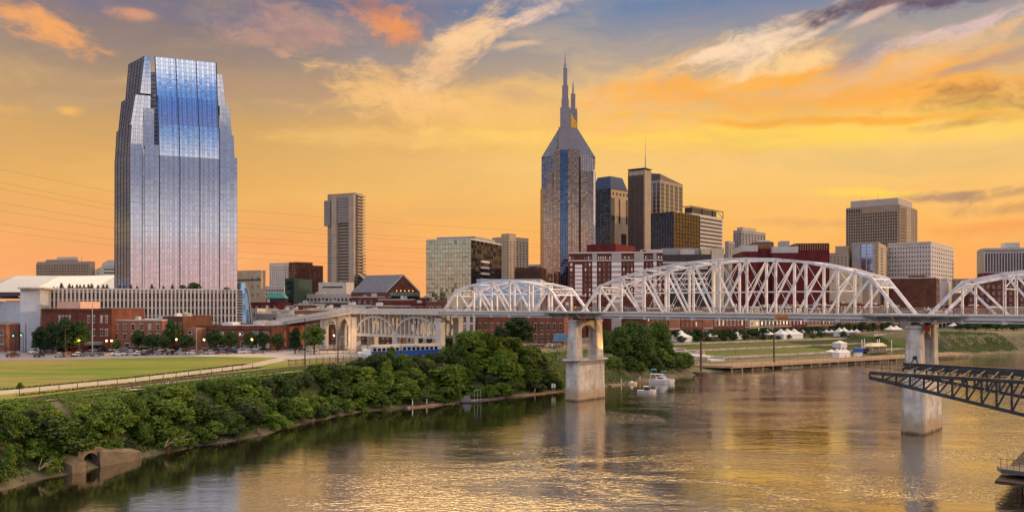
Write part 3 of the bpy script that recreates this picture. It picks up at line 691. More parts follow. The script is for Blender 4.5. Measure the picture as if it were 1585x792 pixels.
class Block:
    """a building: an Empty at its near corner, its walls, roof and everything on them as parts"""
    def __init__(s, name, label, cat, group=None, at=(0, 0, 0)):
        s.root = thing(name, label, cat, at, group); s.wins = []
    def walls(s, fp, z0, z1, m, parapet=.9, roofm=None, pm=None, name='wall'):
        b = MB(); b.prism(fp, z0, z1); w = b.build(name, m, s.root)
        cx_ = sum(p[0] for p in fp) / len(fp); cy_ = sum(p[1] for p in fp) / len(fp); b = MB()
        ins = [V2(p, (cx_, cy_), .03) for p in fp]
        b.prism([V2(p, (cx_, cy_), .02) for p in fp], z1 - .3, z1 + .12)
        out_ = [V2(p, (cx_, cy_), -.004) for p in fp]
        if parapet:
            k = len(fp)
            for i in range(k):
                j = (i + 1) % k; b.hexa([P3(out_[i], z1 - .05), P3(out_[j], z1 - .05), P3(ins[j], z1 - .05), P3(ins[i], z1 - .05)], [P3(out_[i], z1 + parapet), P3(out_[j], z1 + parapet), P3(ins[j], z1 + parapet), P3(ins[i], z1 + parapet)], 1)
        b.build('roof', [roofm or M_ROOFG, pm or m], s.root); s.fp, s.z0, s.z1, s.m = fp, z0, z1, m
        return w
    def rows(s, p, q, z0, z1, nx, ny, wf=.5, hf=.5, skip=0, margin=0.0):
        n, l = nrm(p, q); w, h = l * (1 - 2 * margin) / nx, (z1 - z0) / ny
        for j in range(ny - 1, -1, -1):
            for i in range(nx):
                if skip and rnd.random() < skip: continue
                c_ = V2(p, q, margin + (i + .5) / nx * (1 - 2 * margin)); s.wins.append((c_[0], c_[1], z0 + h * (j + .5), w * wf, h * hf, math.atan2(q[1] - p[1], q[0] - p[0])))
    def emit(s, glass=None, frame=None, sill=True, lit=0.0, cap=100, lintel=False):
        glass = glass or M_WIN; frame = frame or M_CONC2; pr = {}; ww = s.wins; s.wins = []
        def shape(b, w, h, T=None):
            f = max(.05, min(.12, w * .08)); bx = lambda x0, x1, y0, y1, z0, z1, m: b.hexa(*[[T(x, y, z) for x, y, z in ((x0, y0, zz), (x1, y0, zz), (x1, y1, zz), (x0, y1, zz))] for zz in (z0, z1)], m) if T else b.box(x0, x1, y0, y1, z0, z1, m)
            bx(-w / 2 + f, w / 2 - f, -.03, .1, -h / 2 + f, h / 2 - f, 0)
            bx(-w / 2, -w / 2 + f, -.09, .1, -h / 2, h / 2, 1); bx(w / 2 - f, w / 2, -.09, .1, -h / 2, h / 2, 1)
            bx(-w / 2 + f, w / 2 - f, -.08, .1, -h / 2, -h / 2 + f, 1); bx(-w / 2 + f, w / 2 - f, -.08, .1, h / 2 - f, h / 2, 1)
            if h > 1.2 and w < 2.5: bx(-w / 2 + f, w / 2 - f, -.06, .09, -.04, .04, 1)
            if sill: bx(-w / 2 - .12, w / 2 + .12, -.18, .1, -h / 2 - .16, -h / 2 - .002, 1)
            if lintel: bx(-w / 2 - .18, w / 2 + .18, -.14, .1, h / 2 + .002, h / 2 + .3, 1)
        for x, y, z, w, h, a in ww[:cap]:
            g = glass[rnd.randrange(len(glass))] if isinstance(glass, (list, tuple)) else glass
            k = (round(w, 2), round(h, 2), g.name)
            if k not in pr:
                b = MB(); shape(b, w, h); pr[k] = b.mesh('window', [g, frame])
            o = bpy.data.objects.new('window', pr[k]); COL.objects.link(o); o.parent = s.root; o.location = Vector((x, y, z)) - ORI[s.root.name]; o.rotation_euler = (0, 0, a)
        if len(ww) > cap:
            b = MB()
            for x, y, z, w, h, a in ww[cap:]:
                ca, sa = math.cos(a), math.sin(a); shape(b, w, h, lambda X_, Y_, Z_: (x + X_ * ca - Y_ * sa, y + X_ * sa + Y_ * ca, z + Z_))
            g = glass if not isinstance(glass, (list, tuple)) else glass[0]
            tag(b.build('window', [g, frame], s.root), kind='stuff')
    def bands(s, p, q, z0, z1, ny, hf, glass, name='window_band', proud=.06, posts=0, pm=None):
        n, l = nrm(p, q); h = (z1 - z0) / ny
        for j in range(ny):
            b = MB(); za, zb = z0 + h * (j + .5 - hf / 2), z0 + h * (j + .5 + hf / 2); k = max(1, posts)
            for i in range(k):
                u, v = V2(p, q, i / k), V2(p, q, (i + .96) / k); t_ = rnd.gauss(0, .02)
                b.hexa([P3(u, za), P3(v, za), P3(v, za) + n * (proud + t_), P3(u, za) + n * proud], [P3(u, zb), P3(v, zb), P3(v, zb) + n * (proud + t_), P3(u, zb) + n * proud])
            b.build(name, glass, s.root)
    def fins(s, p, q, z0, z1, nx, fw, m, proud=.5, name='fins', ends=True):
        n, l = nrm(p, q); b = MB()
        for i in range(nx + 1):
            c_ = V2(p, q, i / nx); u = (Vector((q[0] - p[0], q[1] - p[1], 0)) / l) * (fw / 2)
            c3 = P3(c_, z0); b.hexa([c3 - u, c3 + u, c3 + u + n * proud, c3 - u + n * proud], [P3(c_, z1) - u, P3(c_, z1) + u, P3(c_, z1) + u + n * proud, P3(c_, z1) - u + n * proud])
        return b.build(name, m, s.root)
    def belt(s, p, q, z, h, m, proud=.25, name='cornice'):
        n, l = nrm(p, q); b = MB(); b.hexa([P3(p, z) - n * .1, P3(q, z) - n * .1, P3(q, z) + n * proud, P3(p, z) + n * proud][::-1], [P3(p, z + h) - n * .1, P3(q, z + h) - n * .1, P3(q, z + h) + n * proud, P3(p, z + h) + n * proud][::-1]); return b.build(name, m, s.root)
    def box(s, name, pts, z0, z1, m):
        b = MB(); b.prism(pts, z0, z1); return b.build(name, m, s.root)
    def inset(s, u0, u1, v0, v1):
        L, C, Rr, B = s.fp[:4]; f = lambda u, v: V2(V2(L, C, u), V2(B, Rr, u), v); return [f(u0, v0), f(u1, v0), f(u1, v1), f(u0, v1)]
    def units(s, k, m=None, hmax=1.8):
        for _ in range(k):
            u, v = rnd.uniform(.08, .8), rnd.uniform(.1, .8); w = rnd.uniform(.06, .16); b = MB(); h = rnd.uniform(.8, hmax); pp = s.inset(u, u + w, v, v + w * 1.2)
            b.prism(pp, s.z1 + .1, s.z1 + .1 + h); cc = V2(pp[0], pp[2], .5); b.prism([V2(p, cc, .25) for p in pp], s.z1 + .1 + h, s.z1 + .3 + h); b.build('rooftop_unit', m or rnd.choice([M_CONC3, M_STEEL2, M_ROOFW]), s.root)
    def antenna(s, p, z0, z1, r=.25, m=None):
        b = MB(); b.tube([P3(p, z0), P3(p, z0 + (z1 - z0) * .4), P3(p, z0 + (z1 - z0) * .42), P3(p, z1)], [r, r * .8, r * .4, r * .15], 6); b.build('antenna', m or M_STEEL2, s.root)

GL_P = glassmat('mirror_glass', (.60, .59, .63), .03, 1.0, .07)
GL_P2 = glassmat('mirror_spandrel_glass', (.53, .52, .55), .05, 1.0, .1)
GL_SKY = glassmat('sky_tinted_mirror_glass', (.60, .66, .80), .03, 1.0, .06)  # same mirror glass, tinted blue for the sky reflected in the upper facets
M_MUL = mat('mullion_grey', (.30, .30, .32), .5, .3, .1)
M_MULD = mat('mullion_dark', (.05, .055, .07), .5, .3, .1)

# ---- glass tower at the left
def glass_tower():
    T = thing('glass_tower', 'tallest tower at left, faceted mirror glass with stepped shoulders and a blue reflecting top', 'skyscraper', P3(D(240, 377), 10))
    d0 = 377; a24 = R(22); uR = (math.cos(a24), math.sin(a24)); O = D(238, d0)
    def a_px(px, back=0.0):
        p = (O[0] - uR[1] * back, O[1] + uR[0] * back); l = along(p, uR, px); return (p[0] + uR[0] * l, p[1] + uR[1] * l)
    zz = lambda y, px=238: ZH(y, d0)
    GL_D = glassmat('tinted_mirror_glass', (.45, .46, .54), .04, 1.0, .08); ms = [GL_P, GL_P2, M_MUL, M_MULD, GL_D]; mb_ = [GL_SKY, GL_P2, M_MUL, M_MULD, GL_D]
    def face(name, p, q, z0, z1, nx, ny, m=ms, pt=None, qt=None, major=0):
        return curtain(name, T, P3(p, z0), P3(q, z0), P3(pt or p, z1), P3(qt or q, z1), nx, ny, m, .12, .22, .0007, major, .46, .16, .05, m[0] in (GL_P, GL_SKY))
    # solid core behind the skins
    core = MB(); f0, f1 = a_px(247.3, .6), a_px(339.5, .6); g0, g1 = a_px(244, 30), a_px(339, 30)
    core.prism([f0, f1, g1, g0], 10, zz(240)); core.loft([f0, f1, g1, g0], zz(240), [a_px(242, 4.6), a_px(334, 4.6), g1, g0], zz(86))
    core.build('core', M_MULD, T)
    zA, zB, zC, zD_ = zz(240), zz(190), zz(146), zz(84)
    face('front_skin', a_px(247), a_px(340), 20, zA, 24, 30, ms, major=8)
    # the upper front leans back in three facets
    face('upper_front_skin', a_px(246.5), a_px(340), zA, zB, 24, 8, mb_, a_px(245.5, .9), a_px(339.5, .9), 8)
    face('upper_front_skin', a_px(245, 1.2), a_px(338.5, 1.2), zB, zC, 24, 7, mb_, a_px(244, 2.2), a_px(337, 2.2), 8)
    face('upper_front_skin', a_px(242.5, 2.5), a_px(336.5, 2.5), zC, zD_, 24, 9, mb_, a_px(240, 4.0), a_px(334.5, 4.0), 8)
    b = MB(); p, q = a_px(240, 3.9), a_px(334, 3.9); b.hexa([P3(p, zD_ - .1), P3(q, zD_ - .1), P3(a_px(334, 5), zD_ - .1), P3(a_px(240, 5), zD_ - .1)], [P3(p, zD_ + .5), P3(q, zD_ + .5), P3(a_px(334, 5), zD_ + .5), P3(a_px(240, 5), zD_ + .5)]); b.build('roof_edge', M_STEEL2, T)
    b = MB(); b.prism([a_px(232, 7), a_px(247, 7), a_px(247, 24), a_px(232, 24)], 10, zz(106)); b.build('recess', M_MULD, T)
    face('recess_skin', a_px(232, 6.9), a_px(247, 6.9), zz(240), zz(106), 3, 20, [glassmat('recess_glass', (.14, .14, .17), .06, 1, .2), M_DGLASS, M_MULD, M_MULD])
    # left shoulders: each tier a block with a chamfered face turned to the left
    def tier(name, xf0, xf1, xr, xl0, xl1, z0, z1, fb=3.0, back=15.0, bb=2.0, nx=4, ny=6, nl=5, bk1=None):
        F0, F1 = a_px(xf0, fb), a_px(xf1, fb + .4); R0, R1 = a_px(xr, fb), a_px(xr, fb + .4); Lp = lambda x, e: D(x, d0 + back + e)
        b = MB(); b.loft([V2(F0, Lp(xl0, 0), .02), R0, a_px(xr, 26), Lp(xl0 + 6, 14)], z0, [V2(F1, Lp(xl1, 0), .02), R1, a_px(xr, 26), Lp(xl1 + 6, 14)], z1 - .2); o = b.build(name, M_MULD, T)
        face('left_skin', Lp(xl0, 0), F0, z0, z1, nl, ny, [GL_P2, GL_P2, M_MULD, M_MULD], Lp(xl1, 0), F1); face('shoulder_skin', F0, R0, z0, z1, nx, ny, ms, F1, R1)
    tier('shoulder', 201, 201, 246, 177.5, 178, 20, zz(240), .6, 14, nx=7, ny=30, nl=5)
    tier('shoulder', 201, 204, 223, 178.5, 181, zz(240), zz(194), 2.6, 14, nx=6, ny=8, nl=5)
    tier('shoulder', 202, 210, 233, 183.5, 188.5, zz(194), zz(146), 3.4, 14.5, nx=5, ny=7, nl=5)
    tier('shoulder', 217, 224, 233.5, 194.5, 199.5, zz(143), zz(84), 4.2, 16, nx=3, ny=9, nl=5)
    # projecting bays either side of the dark vertical slots
    for x0, x1, zt, fb, k in ((202, 219.5, zz(226), -1.6, 4), (224.5, 246, zz(225), -1.6, 5), (222.5, 238.5, zz(168), .6, 4)):
        p, q = a_px(x0, fb), a_px(x1, fb); z0 = 20 if fb < 0 else zz(228); b = MB(); b.prism([p, q, a_px(x1, 6), a_px(x0, 6)], z0, zt - .1); b.build('bay', M_MULD, T)
        face('bay_skin', p, q, z0, zt, k, 30 if fb < 0 else 9); face('bay_side_skin', a_px(x0, 5), p, z0, zt, 2, 30 if fb < 0 else 9, [GL_P2, GL_P2, M_MULD, M_MULD])
    # right shoulders step down and away
    for x1, x1t, z0, z1, fb, k, ny in ((367, 367, 20, zz(236), 1.0, 5, 30), (363, 361.5, zz(236), zz(200), 2.4, 4, 6), (359, 354.5, zz(200), zz(152), 3.4, 3, 7), (350, 344, zz(152), zz(101), 4.6, 2, 7)):
        x0_ = 340 if z0 < zz(150) - 1 else 335.5; p, q, qt = a_px(x0_, fb), a_px(x1, fb), a_px(x1t, fb); b = MB(); b.loft([p, q, a_px(x1, 26), a_px(x0_, 26)], z0, [p, qt, a_px(x1t, 26), a_px(x0_, 26)], z1 - .1); b.build('shoulder', M_MULD, T); face('shoulder_skin', p, q, z0, z1, k, ny, ms, p, qt)
    return T
glass_tower()
# garage podium under it
def podium():
    B = Block('parking_podium', 'long low podium with close white vertical fins below the mirror glass tower', 'parking garage', at=P3(D(366, 330), 10))
    L, Rr = D(78, 322), D(366, 342); n, l = nrm(L, Rr); bk = lambda p, s_=34: (p[0] - n.x * s_, p[1] - n.y * s_)
    zt = ZH(449, 330); fp = [L, Rr, bk(Rr), bk(L)]
    B.walls(fp, 9.5, zt, M_DARKW, .7, M_ROOFG, M_CONC3)
    for j in range(5):
        z = zt - 1.0 - j * 3.1; b = MB(); q = [P3(L, z) + n * .05, P3(Rr, z) + n * .05]; b.hexa([q[0], q[1], q[1] + n * .3, q[0] + n * .3], [v + Vector((0, 0, .55)) for v in (q[0], q[1], q[1] + n * .3, q[0] + n * .3)]); b.build('floor_slab', M_CONC2, B.root)
    B.bands(L, Rr, zt - 15.4, zt - .6, 5, .62, M_DGLASS, 'garage_opening', .03, 47)
    B.fins(L, Rr, 10, zt + .6, 47, .6, M_FIN, .75)
    # louvred ends
    for x0, x1, d in ((65, 77.5, 321.5), (366.5, 375, 342.5)):
        p, q = D(x0, d), D(x1, d); b = MB(); b.prism([p, q, bk(q, 20), bk(p, 20)], 9.5, zt + .4); o = b.build('end_bay', M_DARKW, B.root); b = MB(); nn, ll = nrm(p, q)
        for j in range(15):
            z = zt - j * 1.15; b.hexa([P3(p, z), P3(q, z), P3(q, z) + nn * .35, P3(p, z) + nn * .35], [P3(p, z + .32), P3(q, z + .32), P3(q, z + .32) + nn * .35, P3(p, z + .32) + nn * .35])
        b.build('louvres', M_CONC3, o)
    p, q = D(31.5, 306), D(62, 308); b = MB(); b.prism([p, q, bk(q, 14), bk(p, 14)], 9, ZH(447, 306)); o = b.build('stair_tower', M_STAIR, B.root)
    b = MB(); b.prism([D(27, 304), D(68, 306), bk(D(68, 306), 16), bk(D(27, 304), 16)], ZH(447, 306), ZH(444.5, 306)); b.build('canopy_roof', M_CONC2, o)
    return fp, zt
M_DARKW = mat('dark_concrete', (.10, .095, .10), .85, 0, .2); M_FIN = mat('white_precast_fin', (.50, .46, .44), .7, 0, .05)
M_STAIR = mat('blue_grey_panel', (.46, .50, .58), .6, 0, .06, .3, .3, .1)
POD_FP, POD_Z = podium()

# ---- twin spired tower
def spire_tower():
    T = thing('twin_spire_tower', 'tan and blue glass tower with steep glass roof and two tall pointed spires', 'skyscraper', P3(D(880, 586), 10))
    d = 586; z = lambda y: ZH(y, d); fx = lambda px, e=0: D(px, d + e)
    GT = glassmat('tan_glass', (.33, .235, .175), .05, 1, .25); GT2 = glassmat('grey_blue_glass', (.22, .22, .27), .05, 1, .2); GB = glassmat('bright_blue_glass', (.09, .14, .23), .06, 1, .15)
    M_TANST = mat('tan_stone_mullion', (.27, .18, .12), .7, 0, .1); M_PALE = mat('pale_stone', (.56, .50, .47), .6, 0, .06)
    R2 = lambda px: fx(px, 6)
    b = MB(); b.prism([fx(840, 9.5), fx(857, 2.6), fx(899, 2.6), fx(919.3, 9.5), fx(921, 40), fx(838, 40)], 10, z(241)); b.build('core', M_MULD, T)
    def f(name, p, q, y0, y1, nx, ny, g, m=M_TANST, mw=.2, hm=.18, pt=None, qt=None): return curtain(name, T, P3(p, z(y0)), P3(q, z(y0)), P3(pt or p, z(y1)), P3(qt or q, z(y1)), nx, ny, [g, g, m, m, GT2], mw, .2, .003, 0, .4, .2, hm * .7, g is GT)
    BOT = 476
    f('left_skin', fx(837, 9), fx(841, 1), BOT, 290, 2, 46, GT2); f('front_skin', fx(841, 1), fx(857, .6), BOT, 290, 5, 46, GT); f('front_skin', fx(899, .6), fx(918, 1), BOT, 265, 6, 52, GT)
    f('upper_front_skin', fx(839, 8), fx(857, .9), 290, 240, 5, 12, GT2, M_MUL); f('upper_front_skin', fx(899, .9), fx(920, 8), 265, 240, 6, 7, GT2, M_MUL); f('right_skin', fx(918, 1), fx(921.5, 9), BOT, 265, 1, 52, GT2)
    b = MB(); b.prism([fx(918.5, -.2), fx(921.5, .8), fx(921.5, 3), fx(918.5, 2)], 10, z(262)); b.build('corner_pier', M_PALE, T)
    # projecting central bay with its blue stripe
    for x0, x1, e, y1, g, nx in ((857, 867.5, -1.4, 231, GT, 3), (879, 896, -1.4, 231, GT, 5), (867.5, 879, -2.2, 233, GB, 3)):
        b = MB(); b.prism([fx(x0, e + .2), fx(x1, e + .2), fx(x1, 6), fx(x0, 6)], 10, z(y1)); b.build('bay', M_TANST, T); f('bay_skin', fx(x0, e), fx(x1, e), BOT, y1, nx, 62, g, M_TANST if g is GT else M_MULD, .24)
    for x in (857, 862.5, 885, 896): b = MB(); b.prism([fx(x - .35, -1.9), fx(x + .35, -1.9), fx(x + .35, -1), fx(x - .35, -1)], 10, z(230)); b.build('stone_rib', M_TANST, T)
    for x0, x1, y1 in ((847, 855.5, 266), (899, 910, 268)):
        b = MB(); b.prism([fx(x0, -.3), fx(x1, -.3), fx(x1, 4), fx(x0, 4)], 10, z(y1)); b.build('bay', M_TANST, T); f('bay_skin', fx(x0, -.5), fx(x1, -.5), BOT, y1, 3, 50, GT)
    # glass roof: a tall hip, its front pierced by the spire shaft
    M_RG = [glassmat('roof_glass', (.115, .115, .145), .06, 1, .12), glassmat('roof_glass_dark', (.09, .09, .115), .06, 1, .12), M_MUL, M_MUL]
    bl, br_, tl, tr_ = fx(838.5, 6), fx(921, 6), fx(866, 13), fx(893, 13); bkl, bkr, tbl, tbr = fx(838.5, 40), fx(921, 40), fx(866, 32), fx(893, 32); y0, y1 = 241, 192
    b = MB(); b.loft([V2(bl, bkr, .01), V2(br_, bkl, .01), bkr, bkl], z(y0), [V2(tl, tbr, .02), V2(tr_, tbl, .02), tbr, tbl], z(y1) - .2); b.build('roof_core', M_MULD, T)
    sk = lambda nm, p, q, pt, qt, nx: curtain(nm, T, P3(p, z(y0)), P3(q, z(y0)), P3(pt, z(y1)), P3(qt, z(y1)), nx, 12, M_RG, .16, .25, .004, 0, .3, .15, .14)
    sk('roof_skin', bl, br_, tl, tr_, 18); sk('roof_skin', bkl, bl, tbl, tl, 9); sk('roof_skin', br_, bkr, tr_, tbr, 9)
    def shaft(steps, e, dep, nm):
        o = None
        for k, (xa, xb, ya, yb) in enumerate(steps):
            b = MB(); b.prism([fx(xa, e), fx(xb, e), fx(xb, e + dep), fx(xa, e + dep)], z(ya), z(yb))
            n = max(2, int((xb - xa) / 2.2))
            for i in range(n + 1):
                x = xa + (xb - xa) * i / n; b.prism([fx(x - .22, e - .35), fx(x + .22, e - .35), fx(x + .22, e), fx(x - .22, e)], z(ya), z(yb) + (.6 if k < len(steps) - 1 else 0), 1)
            p = b.build(nm if o is None else 'spire_stage', [M_SPG, M_SPR], T if o is None else o); o = o or p
            dep *= .72; e += dep * .12
        return o
    M_SPG = mat('spire_cladding', (.27, .24, .27), .35, .35, .06); M_SPR = mat('spire_rib', (.30, .27, .30), .5, .2, .06)
    o = shaft(((864.5, 885, 232, 196), (867.2, 882.6, 197, 165), (869.2, 880.4, 165.2, 152), (870.2, 879.4, 152.2, 130), (872.0, 877.8, 130.2, 103)), 2.5, 10, 'spire')
    b = MB(); p = fx(874.9, 5.2); b.tube([P3(p, z(104)), P3(p, z(96)), P3(p, z(95.5)), P3(p, z(81))], [.95, .9, .6, .22], 8); b.build('needle', M_SPG, o)
    o = shaft(((880, 893.5, 200, 163), (881.5, 892.3, 163.2, 155), (883.6, 890.4, 155.2, 130)), 26, 9, 'spire')
    b = MB(); p = fx(887, 28.5); b.tube([P3(p, z(131)), P3(p, z(122)), P3(p, z(109))], [.85, .7, .2], 8); b.build('needle', M_SPG, o)
    for x in (881, 893): b = MB(); p = fx(x, 27); b.tube([P3(p, z(165)), P3(p, z(150))], [.5, .05], 6); b.build('finial', M_SPG, T)
    # added panel between the ears, painted orange for the sky's reflection
    b = MB(); e = 24; b.face([P3(fx(883.5, e), z(196)), P3(fx(894.5, e), z(204)), P3(fx(893, e), z(178)), P3(fx(883.5, e), z(163))]); b.face([P3(fx(883.5, e + .5), z(196)), P3(fx(894.5, e + .5), z(204)), P3(fx(893, e + .5), z(178)), P3(fx(883.5, e + .5), z(163))][::-1]); b.build('sky_reflection_panel', mat('painted_sky_orange', (.75, .42, .06), .35, .3, .1), T)
    return T
spire_tower()

# ---- the other towers
M_TAN = mat('tan_concrete', (.33, .265, .215), .85, 0, .07, .2, .2, .15); M_BEIGE = mat('beige_stone', (.40, .315, .235), .85, 0, .07, .2, .2, .15); M_CREAM = mat('cream_stucco', (.60, .50, .36), .85, 0, .07, .2, .2, .15)
M_OFFW = mat('off_white_stone', (.52, .48, .46), .85, 0, .06, .2, .2, .12); M_GREYB = mat('grey_facade', (.30, .29, .30), .85, 0, .08, .2, .2, .15); M_BROWN = brick('brown_brick', (.115, .052, .036)); M_RED = brick('red_brick', (.145, .052, .040)); M_RED2 = brick('orange_red_brick', (.185, .072, .05)); M_MAROON = brick('maroon_brick', (.135, .026, .030), .2); M_PINKB = brick('pinkish_brick', (.25, .115, .08)); M_DKBR = mat('dark_brown_facade', (.055, .045, .042), .7, 0, .15); M_BLK = mat('black_facade', (.03, .028, .03), .5, 0, .15)
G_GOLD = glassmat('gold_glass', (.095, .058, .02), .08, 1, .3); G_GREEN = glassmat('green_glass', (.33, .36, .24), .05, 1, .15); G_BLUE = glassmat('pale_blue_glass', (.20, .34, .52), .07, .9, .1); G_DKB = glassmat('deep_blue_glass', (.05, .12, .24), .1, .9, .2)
PENT = mat('penthouse_panel', (.42, .36, .34), .8, 0, .06)
def P_(px, d, z=10): return P3(D(px, d), z)

# condo tower with the overhanging top
B = Block('condominium_tower', 'slim pale concrete tower with a wider overhanging top third, left of the brick gable', 'skyscraper', at=P_(550, 560))
d = 560; z = lambda y: ZH(y, d); L, C, Rr, Bk = foot(507, 550, 562, d, 24); B.walls([L, C, Rr, Bk], 12, z(300), M_TAN, .8)
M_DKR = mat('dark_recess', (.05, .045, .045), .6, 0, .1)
Fp = lambda t: V2(L, C, t); Rp = lambda t: V2(C, Rr, t)
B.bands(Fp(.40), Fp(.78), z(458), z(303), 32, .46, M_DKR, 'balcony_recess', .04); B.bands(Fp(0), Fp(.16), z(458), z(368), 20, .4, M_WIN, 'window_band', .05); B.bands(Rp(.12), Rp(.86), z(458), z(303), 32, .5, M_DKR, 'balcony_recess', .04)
n, l = nrm(L, C)
for t0, t1, y0, pr in ((.40, .82, 344, 1.3), (-.09, .13, 348, 1.2)):
    p, q = Fp(t0), Fp(t1); b = MB(); pts = [P3(p, 0) + n * pr, P3(q, 0) + n * pr, P3(q, 0) - n * 6, P3(p, 0) - n * 6]; b.prism([(v.x, v.y) for v in pts], z(y0), z(303 if t0 > 0 else 308)); o = b.build('overhang', M_TAN, B.root)
    pp, qq = V2((pts[0].x, pts[0].y), (pts[1].x, pts[1].y), .03), V2((pts[0].x, pts[0].y), (pts[1].x, pts[1].y), .97); B.bands(pp, qq, z(y0 - 1), z(305 if t0 > 0 else 310), 9, .42, M_WIN, 'window_band', .05)
for t0, t1 in ((.20, .38), (.82, 1.0)):
    p, q = Fp(t0), Fp(t1); b = MB(); pts = [P3(p, 0) + n * 1.8, P3(q, 0) + n * 1.8, P3(q, 0) - n * 3, P3(p, 0) - n * 3]; b.prism([(v.x, v.y) for v in pts], 12, z(301)); b.build('shaft', mat('tan_shaft', (.40, .33, .27), .85, 0, .06, .2, .2, .15), B.root)
n2, l2 = nrm(C, Rr)
for j in range(33):
    zz_ = z(458) + (z(303) - z(458)) * j / 32; p, q = Rp(.1), Rp(1.1); b = MB(); b.hexa([P3(p, zz_), P3(q, zz_), P3(q, zz_) + n2 * 1.5, P3(p, zz_) + n2 * 1.5], [P3(p, zz_ + .9), P3(q, zz_ + .9), P3(q, zz_ + .9) + n2 * 1.5, P3(p, zz_ + .9) + n2 * 1.5]); b.build('balcony', MATS['tan_shaft'], B.root)
B.box('penthouse', B.inset(.2, .9, .2, .8), z(300), z(297.5), M_DKBR)
B = Block('podium_building', 'white stepped block wrapped round the foot of the slim concrete tower', 'building', at=P_(536, 530)); d = 530; fp = foot(493, 536, 548, d, 24); B.walls(fp, 10, ZH(438, d), M_OFFW, .6)
B.bands(V2(fp[0], fp[1], .15), V2(fp[0], fp[1], .9), ZH(447, d), ZH(441, d), 1, .4, M_WIN, 'window_band'); B.units(2)
B = Block('podium_building', 'wide low white building with a row of square dark windows below the slim tower', 'building', at=P_(545, 500)); d = 500; fp = foot(462, 545, 556, d, 14); B.walls(fp, 10, ZH(456, d), M_OFFW, .5, M_ROOFW)
B.rows(fp[0], fp[1], ZH(467, d), ZH(459.5, d), 14, 1, .62, .62); B.emit(sill=False); B.units(3)

# gabled hall
def gable_hall():
    T = thing('gabled_hall', 'brick hall with steep slate roof and lamplit triangular gable', 'hall', P_(630, 470)); d = 470; z = lambda y: ZH(y, d)
    gl, gr_ = D(598, d), D(650, d + 6); n, l = nrm(gl, gr_); bk = lambda p, s_: (p[0] - n.x * s_ - n.y * 0, p[1] - n.y * s_); rg = V2(gl, gr_, .5)
    # the long roof runs to the left-rear
    u = Vector((-.86, .52, 0)); L_ = 26; sh = lambda p, s_: (p[0] + u.x * s_, p[1] + u.y * s_)
    b = MB(); b.hexa([P3(gl, 8), P3(gr_, 8), P3(sh(gr_, L_), 8), P3(sh(gl, L_), 8)], [P3(gl, z(452)), P3(gr_, z(452)), P3(sh(gr_, L_), z(452)), P3(sh(gl, L_), z(452))]); b.build('wall', M_RED2, T)
    za, zb = z(452), z(426); ap0, ap1 = P3(rg, zb), P3(sh(rg, L_), zb); b = MB(); b.face([P3(gl, za), P3(gr_, za), ap0]); b.face([P3(sh(gl, L_), za), P3(sh(gr_, L_), za), ap1]); b.build('gable', M_RED2, T)
    b = MB(); slate = mat('slate_roof', (.16, .165, .20), .6, 0, .12, .5)
    for p in (gl, gr_):
        q = [P3(p, za - .4), P3(sh(p, L_), za - .4), ap1 + Vector((0, 0, .25)), ap0 + Vector((0, 0, .25))]; nn = Vector((0, 0, .3)); b.hexa(q, [v + nn for v in q])
    b.build('roof', slate, T); b = MB()
    for p in (gl, gr_): b.beam(P3(p, za) + Vector((0, -.4, 0)), ap0 + Vector((0, -.4, .4)), .5, .7)
    b.build('gable_coping', M_OFFW, T)
    b = MB(); p, q = V2(gl, gr_, .08), V2(gl, gr_, .95); b.hexa([P3(p, z(458)) + n * .1, P3(q, z(458)) + n * .1, P3(q, z(458)) + n * 3, P3(p, z(458)) + n * 3], [P3(p, z(452.5)) + n * .1, P3(q, z(452.5)) + n * .1, P3(q, z(453.5)) + n * 3, P3(p, z(453.5)) + n * 3]); b.build('porch_roof', mat('green_copper', (.12, .25, .2), .6), T)
    for k in range(5):
        c_ = P3(V2(gl, gr_, .3 + k * .12), z(450.5)) + n * .6; b = MB(); b.tube([c_, c_ + Vector((0, 0, .5))], [.1, .1], 6); b.build('wall_lamp', M_LAMP, T)
gable_hall()
B = Block('dark_gabled_building', 'dark peaked roof edged in white between the slim tower and the slate roof', 'building', at=P_(575, 540)); d = 540
b = MB(); p, q = D(556, d), D(592, d + 4); zb_ = ZH(458, d); b.face([P3(p, 8), P3(q, 8), P3(q, zb_), P3(p, ZH(424, d))]); b.face([P3(V2(p, q, 0), 8), P3(p, ZH(424, d)), P3((p[0] - 4, p[1] + 25), ZH(424, d)), P3((p[0] - 4, p[1] + 25), 8)]); b.build('wall', M_BLK, B.root)
b = MB(); b.hexa([P3(p, ZH(424, d)), P3(q, zb_), P3((q[0], q[1] + 25), zb_), P3((p[0], p[1] + 25), ZH(424, d))], [v + Vector((0, -.5, .8)) for v in (P3(p, ZH(424, d)), P3(q, zb_), P3((q[0], q[1] + 25), zb_), P3((p[0], p[1] + 25), ZH(424, d)))]); b.build('roof', mat('dark_shingle', (.06, .06, .065), .8), B.root)
b = MB(); b.beam(P3(p, ZH(423.5, d)) + Vector((0, -.6, 0)), P3(q, zb_) + Vector((0, -.6, .4)), .4, .9); b.build('roof_edge', M_OFFW, B.root)

